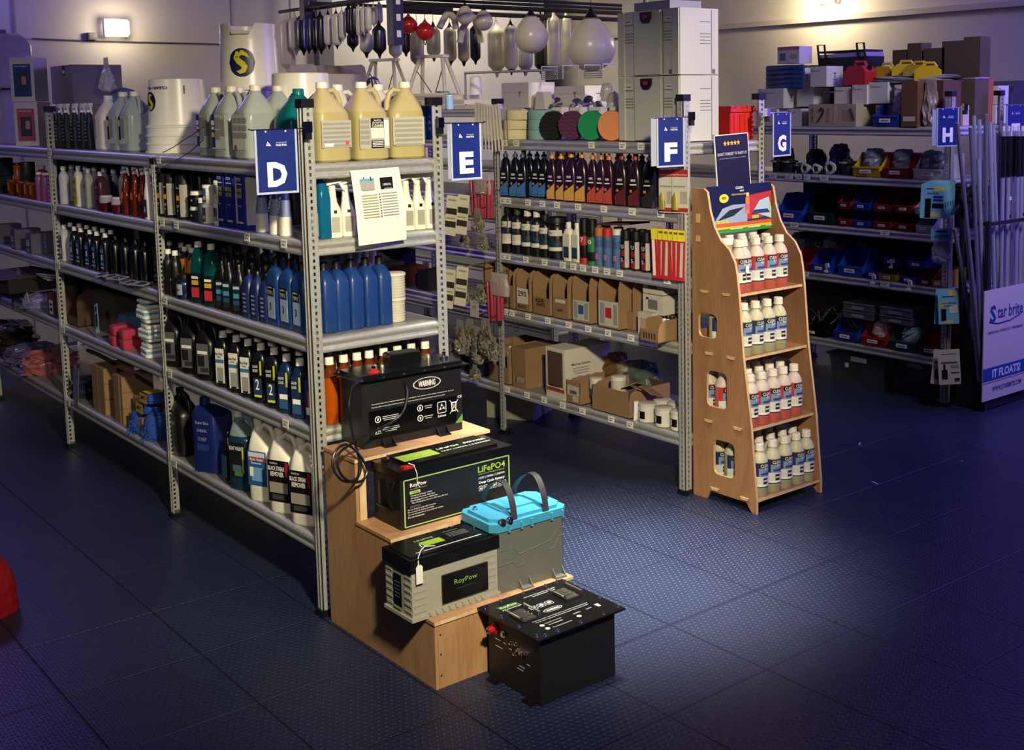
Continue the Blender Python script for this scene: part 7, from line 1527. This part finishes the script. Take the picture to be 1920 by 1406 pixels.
binrow([(1628,.21,.155,'#c9a21c',0,'yellow bin full of clear bags, second shelf'),(1683,.19,.155,'#8c1a1e',0,'dark red bin with two labels, second shelf'),(1744,.21,.155,'#d0ccc0',0,'white bin with clear bags, second shelf')],Z)
for i,u in enumerate((1628,1683,1738)):
    b=lump(.15,.15,.11,440+i,M('#6d7080' if i else '#8d949c',.15,alpha=.85,bump=.7,var=.4)); place('clear_bag',[P('clear_bag',b)],'crumpled clear bags filling the '+['yellow','dark red','white'][i]+' bin','bag',(HX+.12,yu(u,HX+.05,Z+.1),Z+.05),FX,scale=(1,1,1.2))
Z=ZH[2]
binrow([(1484,.22,.19,'#1f3fae',0,'large blue bin with white label, third shelf'),(1542,.22,.19,'#132a26',0,'large dark green bin beside the large blue one'),(1587,.1,.115,'#9a1f24',0,'small red bin, lower tier, first column'),(1619,.12,.115,'#1f3fae',0,'small blue bin, lower tier, second column'),(1658,.13,.115,'#9a1f24',0,'small red bin, lower tier, third column'),(1698,.13,.115,'#7d1a1c',0,'small dark red bin, lower tier, fourth column'),(1737,.12,.115,'#b9b5b4',0,'small grey-white bin, lower tier by the hanging cards'),
 (1587,.1,.115,'#9a1f24',.117,'small red bin, upper tier, first column'),(1619,.12,.115,'#1f3fae',.117,'small blue bin, upper tier, second column'),(1658,.13,.115,'#a83238',.117,'small bright red bin, upper tier, third column'),(1698,.13,.115,'#8c1a1e',.117,'small red bin, upper tier, fourth column'),(1735,.12,.115,'#b9b5b4',.117,'small grey-white bin, upper tier by the hanging cards')],Z)
b=lump(.1,.08,.14,450,M('#a9aeb4',.4,.3,bump=.6,var=.4)); place('fitting_heap',[P('fitting_heap',b)],'heap of pale fittings at the left of the large blue bin','fittings',(HX+.05,yu(1452,HX+.05,Z+.06),Z),FX)
Z=ZH[3]
binrow([(1507,.12,.14,'#8c1a1e',0,'red bin partly behind the wooden display, fourth shelf'),(1540,.15,.14,'#1f3fae',0,'blue bin with white label right of the red bin'),(1598,.2,.17,'#2a4fb5',0,'largest blue bin of the fourth shelf'),(1640,.1,.14,'#1c379a',0,'narrow blue bin of white hooks'),(1668,.13,.105,'#b5962a',0,'yellow bin of bags, fourth shelf'),(1707,.12,.105,'#1c2f7a',0,'dark blue bin right of the yellow bin'),(1740,.1,.105,'#6a1518',0,'dark red bin, fourth shelf'),(1763,.09,.105,'#b5962a',0,'yellow bin at the post, fourth shelf'),(1676,.13,.105,'#1c2f8a',.107,'blue bin on the upper tier above the yellow bin'),(1722,.13,.105,'#1c2f8a',.107,'blue bin of clear bags, upper tier near the post')],Z)
for i,(u,z) in enumerate(((1553,.02),(1640,-.02),(1708,-.03),(1675,.1))):
    b=MB(); b.tube([(0,0,0),(0,-.01,.05),(.02,-.01,.055),(.022,-.01,.03)],.007,WHT,8); b.box((.0,-.01,0),(.03,.01,.014),WHT); place('white_hook',[P('white_hook',b)],'white plastic hook hanging from a bin, '+ORD[i]+' from the left','hook',(HX-.015,yu(u,HX,Z+z),Z+z),FX,'white plastic hooks')
for i,u in enumerate((1500,1530,1560,1595,1625)):
    b=lump(.14,.14,.09,460+i,M(['#6d7484','#23262e','#8a8f9c','#4a2a30','#5f6474'][i],.25,bump=.7,var=.4)); place('sorted_parts',[P('sorted_parts',b)],'mixed small parts heap behind the bins, '+ORD[i]+' from the left, fourth shelf','parts',(HX+.33,yu(u,HX+.33,Z+.2),Z+.1),FX,'mixed small parts heaps',scale=(1,1,1.4))
    
Z=ZH[4]
binrow([(1589,.19,.16,'#1c3a9c',0,'blue bin with label on the lowest shelf'),(1641,.19,.15,'#a8241e',0,'red bin of clear bags on the lowest shelf'),(1696,.2,.165,'#14584a',0,'green bin on the lowest shelf'),(1748,.19,.16,'#5e1416',0,'dark red bin at the post, lowest shelf'),(1520,.3,.12,'#0f1012',0,'black bin with label behind the wooden display')],Z)
for i,(u,c) in enumerate(((1641,'#c9a89c'),(1696,'#8fa8a4'))):
    b=lump(.13,.13,.1,470+i,M(c,.2,bump=.7,var=.4)); place('clear_bag',[P('clear_bag',b)],'clear bag in the '+['red','green'][i]+' bin of the lowest shelf','bag',(HX+.1,yu(u,HX+.02,Z+.1),Z+.06),FX)
r_=random.Random(9)
for i in range(7):
    u=1510+14*i; b=MB(); p0=at(u-18,585+r_.random()*16,x=HX+.08); pts=[p0+Vector((r_.uniform(-.03,.03),-.03*k,.05*math.sin(k*1.1+i)+.01*r_.random())) for k in range(7)]; b.tube(smooth(pts,3),.006,[M('#8f9296',.2,.8),BLK,M('#5c6066',.3,.6)][i%3],6)
    place('hose_piece',[P('hose_piece',b)],'tangled hose, '+ORD[i]+' from the left on the black bin','hose',(0,0,0),0,'tangled hoses')
gt=M('#5a5c62',.3,var=.1)
for i,(u,z) in enumerate(((1620,.17),(1620,.225),(1690,.175),(1690,.23))):
    b=MB(); b.box((0,0,.022),(.24,.2,.044),gt); b.box((0,0,.046),(.25,.21,.006),M('#777980',.3)); l=MB(); l.box((0,-.103,.02),(.1,.003,.02),M('#8f9196')); place('grey_tray',[P('tray_body',b),P('label_strip',l)],['lower left','upper left','lower right','upper right'][i]+' shallow grey tray above the lowest bins','tray',(HX+.13,yu(u,HX+.1,Z+z),Z+z-.005),FX,'shallow grey trays')
# tote on the floor
b=MB(); tm=M('#3b4048',.25,alpha=.9)
b.prism([(-.2,0),(.2,0),(.235,.2),(-.235,.2)],0,-.14,.14,tm,Matrix.Rotation(math.pi/2,4,'Z')); l=MB(); l.box((0,0,.205),(.5,.31,.014),M('#2a2d33',.4)); l.box((-.22,0,.195),(.06,.12,.03),M('#a3a5a8')); l.box((.03,-.16,.195),(.12,.02,.03),M('#8f9194')); c=MB(); c.quad((-.08,-.146,.14),.03,.03,PAPER)
place('storage_tote',[P('tote_body',b,[P('sticker',c)]),P('lid',l)],'clear grey storage tote with pale handles on the floor under the bins','tote',(HX+.18,yu(1630,HX+.18,.1),0),FX)
place('storage_tote',[P('tote_body',b),P('lid',l)],'dark storage tote on the floor nearer the far post','tote',(HX+.3,yu(1735,HX+.3,.1),0),FX)
# hanging cards on the far post
CY=M('#6fb4c4',.45,var=.12,sc=20); YY=M('#c4c46a')
bk=card_pack(.15,.215,CY,marks=[(.03,-.03,.07,.03,YY),(.0,-.19,.1,.03,YY),(-.02,-.03,.05,.006,NAVY),(.03,-.08,.06,.014,NAVY),(.03,-.1,.06,.012,NAVY),(-.03,-.15,.035,.12,BLK),(.03,-.135,.07,.03,BLK)],texts=[('Boat Hook',-.055,.07,.014,NAVY)])
for i in range(5): place('boat_hook_card',bk,'blue and yellow boat hook card, '+ORD[i]+' from the front','packet',at(1751+4.5*i,345-1.8*i,x=HX-.12+.015*i),0,'boat hook cards',rot=(0,math.radians(2),FX+.75))
ad=card_pack(.125,.075,CY,marks=[(0,-.02,.07,.012,NAVY)],texts=[('ADAPTER',-.05,.09,.018,NAVY)]); place('adapter_card',ad,'blue ADAPTER header card hanging on the far post','packet',at(1765,428,x=HX-.05),0,rot=(0,0,FX+.75))
b=bag(.11,.14,480,M('#8f90a8',.1,alpha=.7,bump=.5),.02); place('clear_bag',[P('clear_bag',b)],'clear bag of tubes under the ADAPTER card','bag',at(1765,452,x=HX-.05),FX+.6)
sw=card_pack(.125,.225,CY,marks=[(.03,-.03,.06,.04,YY),(-.03,-.1,.05,.03,YY),(.0,-.21,.06,.02,YY),(-.0,-.05,.07,.006,NAVY),(-.03,-.165,.03,.075,BLK),(.03,-.13,.05,.055,M('#cfc8b0'))],texts=[('Screw Thread',-.09,.09,.012,NAVY),('Adapter',-.108,.06,.012,NAVY)])
for i in range(2): place('adapter_card',sw,['front','rear'][i]+' blue screw thread adapter card on the far post','packet',at(1777-3*i,541+i,x=HX-.06+.02*i),0,'screw thread cards',rot=(0,math.radians(-3+5*i),FX+.75))
wc=card_pack(.135,.225,M('#c4b8a4',.6),marks=[(0,-.03,.09,.003,INK),(0,-.085,.1,.01,M('#4a4038')),(-.03,-.16,.035,.06,BLK),(-.03,-.115,.012,.04,BLK),(.035,-.11,.05,.02,PRT),(.035,-.15,.05,.006,INK),(.045,-.195,.03,.02,INK)])
for i in range(2): place('adapter_card',wc,['front','rear'][i]+' cream card with a black fitting, lowest on the far post','packet',at(1778-6*i,655+i,x=HX-.06+.02*i),0,'cream fitting cards',rot=(0,math.radians(-4+9*i),FX+.75))
b=MB(); 
for i in range(16): b.tube([(r_.uniform(-.08,.06),r_.uniform(-.03,.03),r_.uniform(-.12,.1)),(r_.uniform(-.06,.08),r_.uniform(-.03,.03),r_.uniform(-.12,.1))],.022,BLK,8)
place('boat_hook_cluster',[P('boat_hook_cluster',b)],'cluster of black plastic boat hook heads at the far post','hook',at(1808,378,y=.02),0)
# pole rack with sign
b=MB(); RX0,RX1,RY0,RY1=4.585,5.5,-.04,.14
b.box(((RX0+RX1)/2,(RY0+RY1)/2,.02),(RX1-RX0,RY1-RY0,.03),BLKM)
for x,y in((RX0,RY0),(RX1,RY0),(RX0,RY1),(RX1,RY1)): b.box((x,y,.6),(.025,.025,1.2),BLKM)
b.box((RX0,(RY0+RY1)/2,.27),(.012,RY1-RY0,.52),BLKM); b.box((RX0+.14,RY0,.27),(.28,.012,.52),BLKM); b.box(((RX0+RX1)/2,RY1,.27),(RX1-RX0,.012,.48),BLKM)
for y in(RY0,RY1): b.box(((RX0+RX1)/2,y,1.18),(RX1-RX0,.014,.022),BLKM)
b.box((RX0,(RY0+RY1)/2,1.18),(.014,RY1-RY0,.022),BLKM)
sg=MB(); y=RY0-.018; x0=xu(1843,y,.4); x1=x0+.62; sg.box(((x0+x1)/2,y,.42),(x1-x0,.006,.70),M('#c9bfb4',.5,var=.05))
l=MB(); Y2=y-.004; SB=M('#1f3f80')
l.text('S',(x0+.10,Y2,.615),.07,.11,SB,'-y',.03); l.text('tar brite',(x0+.30,Y2,.62),.30,.08,SB,'-y',.02); l.text('®',(x0+.47,Y2,.65),.015,.015,SB)
l.tube([(x0+.06,Y2,.57),(x0+.16,Y2,.55),(x0+.3,Y2,.555),(x0+.42,Y2,.58)],.004,SB,6)
l.text('INNOVATION • TECHNOLOGY • PERFORMANCE',(x0+.25,Y2,.50),.40,.018,SB,'-y',.02)
l.quad(((x0+x1)/2,Y2,.235),x1-x0,.085,M('#22468c')); l.text('IT FLOATS!',(x0+.27,Y2-.001,.235),.33,.055,WHT,'-y',.03)
l.quad(((x0+x1)/2,Y2,.182),x1-x0,.004,M('#7a2f34')); l.text('WWW.STARBRITE.COM',(x0+.28,Y2,.135),.34,.032,SB,'-y',.03)
place('pole_rack',[P('rack_frame',b),P('sign_panel',sg,[P('lettering',l)],'white panel with blue IT FLOATS! band')],'black rack of boat poles with a white IT FLOATS! panel','rack',(0,0,0))
AL=M('#b4b4c6',.3,.35,var=.15); ALD=M('#77778c',.35,.3)
r_=random.Random(4)
for i,(u0,u1,v0,v1) in enumerate(((1795,1812,232,575),(1802,1822,300,585),(1812,1832,420,590),(1790,1816,430,580),(1826,1838,218,560),(1836,1842,225,570),(1848,1850,215,560),(1856,1866,230,600),(1862,1874,236,600),(1876,1868,228,600),(1888,1876,236,590),(1846,1856,250,600),(1820,1830,240,560),(1834,1846,300,600))):
    yy=-.02+.022*(i%6); b=MB(); a=at(u0,v0,y=yy); c=at(u1,v1,y=yy); dr=(c-a).normalized(); c=a+dr*((a.z-.045)/-dr.z); c.x=min(max(c.x,RX0+.03),RX1-.03); c.y=min(max(c.y,RY0+.02),RY1-.02); b.tube([a,a.lerp(c,.5),c],.0125,AL if i%3 else ALD,10); b.tube([a,a+Vector((0,0,.004))],.0135,AL,10)
    place('aluminium_pole',[P('aluminium_pole',b)],'bare aluminium pole, '+(ORD+['thirteenth','fourteenth'])[i]+' of the bundle right of the H post','pole',(0,0,0),0,'bare aluminium poles')
for i,(u0,u1) in enumerate(((1882,1886),(1892,1894),(1902,1902),(1910,1908),(1917,1914))):
    yy=0+.02*(i%3); b=MB(); a=at(u0,245,y=yy); c=at(u1,600,y=yy); c=Vector((a.x+.02,yy,.04)); m0=a.lerp(c,.02); m1=a.lerp(c,.17); b.tube([a,c],.012,AL,10); g=MB(); g.tube([m0,m1],.0165,BLK,10); g.tube([a,a+Vector((0,0,.03))],.008,WHT,8)
    place('gripped_pole',[P('tube',b),P('grip',g,(),'black foam grip')],'aluminium pole with black grip, '+ORD[i]+' from the left at the right edge','pole',(0,0,0),0,'gripped poles')
for i,(u0,u1) in enumerate(((1845,1850),(1858,1856),(1871,1870),(1890,1884),(1900,1898))):
    yy=.03+.018*(i%3); a=at(u0,300,y=yy); c=Vector((a.x+.03,yy,.045)); b=MB(); b.tube([a,c],.011,ALD,10); g=MB(); k=a.lerp(c,.28); g.tube([k,k+(c-a)*.02],.016,M('#2a3f94'),10); h_=MB(); h_.box((k.x,k.y-.012,k.z+.18),(.04,.004,.022),PAPER)
    place('collared_pole',[P('tube',b),P('collar',g),P('paper_tag',h_)],'grey pole with blue collar, '+ORD[i]+' from the left behind the white IT FLOATS panel','pole',(0,0,0),0,'poles with blue collars')
# ================================================================ fenders on the hanging rack
FY=4.6; BF=M('#101218',.28); WF=M('#bdb8a8',.35,var=.05); BUF=M('#14236a',.3); GF=M('#a39f90',.35,var=.05)
def fender(r_,L,m,ends,eye=True):
    b=MB(); b.loft([(-L,r_*.55,r_*.55),(-L+r_*.4,r_*.93,r_*.93),(-L+r_*.7,r_,r_),(-r_*.7,r_,r_),(-r_*.4,r_*.93,r_*.93),(0,r_*.55,r_*.55)],m,20)
    c=MB(); c.loft([(-.004,r_*.62,r_*.62),(r_*.25,r_*.34,r_*.3),(r_*.7,r_*.26,r_*.12),(r_*.85,r_*.15,r_*.08)],ends,14); d=MB(); d.loft([(-L-r_*.85,r_*.15,r_*.08),(-L-r_*.7,r_*.26,r_*.12),(-L-r_*.25,r_*.34,r_*.3),(-L+.004,r_*.62,r_*.62)],ends,14)
    return [P('body',b),P('top_eye',c),P('bottom_eye',d)]
def px(u,v,y=FY): return at(u,v,y=y)
S_=FPX/((px(760,60)-CC).dot(CF))   # pixels per metre at the rack
fl_=[(537,37,90,14,GF,WF,'wide grey-white fender at the far left end of the rack'),(552,34,60,12,GF,WF,'grey-white fender, second from the left end'),
(567,30,63,12,BF,BF,'black fender beside the left rack post, first'),(577,30,62,10,BUF,BF,'blue-black fender, only one in dark blue'),(588,30,62,10,BF,BF,'black fender, third dark one from the left'),(600,30,62,10,BF,BF,'black fender, fourth dark one from the left'),
(615,28,56,9,WF,BF,'white fender with black ends, left of two'),(630,26,58,9,WF,BF,'white fender with black ends, right of two'),(641,22,50,6.5,WF,WF,'slim all-white fender in front of the white pair'),
(653,14,48,7.5,BF,BF,'black fender right of the slim white one, left of two'),(663,12,50,7.5,BF,BF,'black fender right of the slim white one, right of two'),(661,62,26,11,BF,BF,'short black fender with price tag below the black pair'),
(672,14,50,6,WF,WF,'slim white fender, first of the white five'),(681,14,46,6,WF,WF,'slim white fender, second of the white five'),(690,13,43,6,WF,WF,'slim white fender, third of the white five'),(700,12,34,6,WF,WF,'slim white fender, fourth of the white five'),(711,8,34,6,WF,WF,'slim white fender, fifth of the white five'),
(686,62,36,12,GF,BF,'grey fender with black end hanging below the white five'),(710,50,48,13,BF,BF,'fat black fender with white tag left of the rack post'),(741,75,30,12.5,WF,WF,'short white fender with label in front of the rack post'),
(760,58,40,9,BF,BF,'black fender with tags behind the red buoys'),(781,60,58,13,GF,GF,'grey fender below the left red buoy'),(812,52,52,13,GF,BF,'grey fender with black top eye, right of the red buoys'),(843,52,62,12,GF,BF,'tall grey fender under the curved white fender'),
(868,50,64,11,GF,BF,'grey-green fender with black pointed end'),(890,50,62,10,BF,BF,'black fender with white eye next to the grey-green one'),(930,52,78,17,GF,GF,'broad grey fender left of the middle white buoy'),(957,48,82,12.5,GF,BF,'grey fender with black top right of the broad grey one'),
(984,70,60,14,GF,GF,'grey fender under the middle white buoy'),(1012,30,98,12,BF,BF,'long black fender with white tag, right of the middle white buoy'),(1038,32,96,13.5,GF,GF,'tall grey fender, left of the pair by the largest buoy'),(1061,32,96,12,GF,GF,'tall grey fender, right of the pair by the largest buoy')]
_fc={}
RZ=2.79; XL=2.7
def topcord(root,zt,nm='hanging_cord'):
    b=MB(); b.tube([(0,0,0),(0,0,RZ-zt-.012)],.0025,BLKM,6); o=link(nm,b.mesh(nm),root,(0,0,0)); return o
rails_y=set()
for i,(u,v,L,r_,m,e,l) in enumerate(fl_):
    if u<760:
        x=XL+(.10 if L<40 else 0); p=at(u,v,x=x)
    else:
        y=4.95+.1*(i%3); p=px(u,v,y); rails_y.add(round(y,3))
    s=FPX/((p-CC).dot(CF)); k=(L,r_,m.name,e.name,u<760)
    if k not in _fc: _fc[k]=fender(r_/s,L/s,m,e)
    o=place('boat_fender',_fc[k],l,'fender',p,.3*(i%4),'hanging fenders'); topcord(o,p.z)
def buoy(r_,m,em,lift=1.35):
    b=MB(); n=14; se=[]
    for k in range(n+1):
        t=math.pi*k/n; z=-math.cos(t)*r_; w_=math.sin(t)*r_
        if z>0: w_=r_*(1-(z/r_)**1.75)*1.0; z*=lift
        se.append((z,max(w_,.002),max(w_,.002)))
    b.loft([q for q in se if q[0]<r_*lift*.9],m,24); c=MB(); c.loft([(r_*lift*.82,r_*.31,r_*.31),(r_*lift*.97,r_*.17,r_*.15),(r_*lift*1.12,r_*.1,r_*.06)],em,16); d=MB(); d.tube([(0,0,r_*lift*1.1),(0,0,r_*lift*1.1+.07)],.003,BLKM,6)
    return [P('body',b),P('eye',c,[P('cord',d)])]
WBu=M('#c4bfae',.3,var=.04); RDB=M('#b5201c',.25,var=.06)
for u,v,r_,m,e,l,yy in((872,30,16.5,WBu,BF,'white teardrop buoy, upper left of the small pair',4.3),(907,40,17.5,WBu,BF,'white teardrop buoy with print, right of the small pair',4.3),(996,68,32.5,WBu,BF,'medium white teardrop buoy in the middle of the rack',4.0),(1109,88,46,WBu,BF,'largest white teardrop buoy, lit on its right side',3.7),(766,46,17,RDB,RDB,'red ball buoy behind the rack post',4.4),(797,58,18,RDB,RDB,'red ball buoy hanging on a black ring, right one',4.3)):
    s=FPX/((px(u,v,yy)-CC).dot(CF)); o=place('round_buoy',buoy(r_/s,m,e,1.42 if m is WBu else 1.08),l,'buoy',px(u,v,yy),.4); topcord(o,px(u,v,yy).z)
for v,l in((27,'upper'),(85,'lower')):
    p=px(797,v-8,4.3) ; b=MB(); b.tube([(.018*math.cos(a),0,.03*math.sin(a)) for a in [2*math.pi*k/14 for k in range(14)]],.004,BLKM,8,closed=True); place('black_ring',[P('black_ring',b)],l+' black oval ring on the right red buoy','ring',p,.5)
for i,(pts,l) in enumerate(((((824,52),(832,36),(840,26),(851,34),(855,55)),'small arched white bow fender in front of the grey fenders'),(((862,80),(870,50),(885,30),(895,50),(902,80)),'larger arched white bow fender between the two small buoys'))):
    b=MB(); b.tube(smooth([px(u,v,4.45) for u,v in pts],4),.04,WF,12,rs=None) if 0 else b.tube(smooth([px(u,v,4.45) for u,v in pts],4),.028,WF,12); place('bow_fender',[P('bow_fender',b)],l,'fender',(0,0,0))
# rack
RK=M('#15161e',.5)
b=MB()
b.tube([(XL,yu(524,XL,RZ),RZ),(XL,yu(745,XL,RZ),RZ)],.014,RK,8); b.tube([(XL+.1,yu(560,XL,RZ),RZ),(XL+.1,yu(745,XL,RZ),RZ)],.014,RK,8)
for y in sorted(rails_y)+[4.4,4.3,4.0,3.7,4.45]: b.tube([(xu(735,y,RZ),y,RZ),(xu(1165,y,RZ),y,RZ)],.013,RK,8)
for u in(600,720): yq=yu(u,XL,RZ); b.tube([(XL-.1,yq,RZ+.02),(XL+1.3,yq,RZ+.02)],.014,RK,8)
r=MB(); 
y0=yu(574,XL,RZ)
y1=yu(741,XL,2.6); r.box((XL,y1,(2.42+4.1)/2),(.09,.09,4.1-2.42),RK)
sl=r
for k in range(3): sl.box((XL+.0,y1-.047,2.5+.12*k),(.035,.004,.05),M('#c9c5bb'))
r2=MB(); r2.box((XL,y0,(RZ+4.1)/2-.05),(.08,.08,4.1-RZ+.1),RK)
place('fender_rack',[P('rail_frame',b),P('post',r),P('post',r2)],'black steel rack hung from the ceiling, carrying all the fenders','rack',(0,0,0))
place('open_carton',carton(.5,.35,.42,M('#b3a999',.8),openf=.34,mi=M('#8f8474',.9)),'white open carton with raised flaps in the background under the fenders','box',tuple(px(618,190,4.9)-Vector((0,0,.12))),.15)
# big red thing at the left edge
b=lump(.5,.4,.75,500,M('#8f1418',.3),nu=24,nv=14,amp=.04,e=2.2); p=at(-35,1150,z=0)
place('red_object',[P('red_object',b)],'rounded red object cut off by the left edge, near the floor','object',(p.x,p.y,0),0,scale=(.55,.55,.3))
# floor bits
for i,(u,v) in enumerate(((1803,865),(1612,832),(1640,905))):
    b=MB(); b.box((0,0,.0012),(.02,.012,.0024) if i==0 else (.05,.008,.0012),M('#3fd8b8',.2,emit=0) if i==0 else M('#b9b9c4',.5),rz=.6*i); place('floor_scrap',[P('floor_scrap',b)],['tiny bright teal scrap on the blue floor at right','pale scuffed film on the floor right of the display','pale scuff on the floor by a tile joint'][i],'scrap',at(u,v,z=0.001),0)
# ================================================================ dark goods added behind the front lines so the gaps read dark
dkb=rnd(.235,.035,M('#15171c',.35),M('#2a2d33'),sh=.15,caph=.03,capr=.02)
for z,nm,x in((ZD[1],'second shelf',.3),(ZD[2],'third shelf',.25),(ZD[2],'third shelf, far line,',.40)):
    row('dark_bottle',dkb,[345+26*i for i in range(9)],x,z,'dark filler bottle added to the '+nm+' # along the line','bottle','dark filler bottles behind the front rows',dz=.15)
for k,(z,h_) in enumerate(((ZD2[1],.22),(ZD2[2],.24),(ZD2[3],.3),(ZD3[1],.22),(ZD3[2],.24),(ZD3[3],.3))):  # cartons added to hide the bright wall behind the near row
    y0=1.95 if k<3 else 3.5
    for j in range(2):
        place('brown_carton',carton(.6,.16,h_,M('#3a2f28',.9)),['first','second'][j]+' long dark carton added at the back of the '+['second','third','fourth'][k%3]+' shelf, '+['second','third'][k//3]+' bay','box',(.5,y0+.68*j+.02,z),FX,'long dark cartons added at the back')
for k,z in enumerate(ZF[:4]):  # filler cartons added to cover the bright wall seen between shelves
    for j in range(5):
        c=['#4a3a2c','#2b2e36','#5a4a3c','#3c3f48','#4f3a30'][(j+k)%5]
        place('filler_carton',carton(.25,.3,(.22,.25,.24,.3)[k] if k else .25,M(c,.9)),['brown','slate','tan','grey','rust'][(j+k)%5]+' filler carton added on the third middle bay, '+ORD[j]+' along its '+['top','second','third','fourth'][k]+' shelf','box',(2.35,3.37+.285*j,z),FX,'filler cartons added on the third middle bay')

for k,(z,h_) in enumerate(((ZH[2],.27),(ZH[3],.27),(ZH[4],.36))):  # dark cartons added because the wall behind the bins looked too light
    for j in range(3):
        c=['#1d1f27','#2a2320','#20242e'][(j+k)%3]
        place('filler_carton',carton(.46,.14,h_,M(c,.8)),['black','dark brown','dark slate'][(j+k)%3]+' carton added behind the bins, '+ORD[j]+' along the '+['third','fourth','lowest'][k]+' shelf of the far row','box',(HX+.5,.47+.5*j,z),FX,'dark cartons added behind the bins')
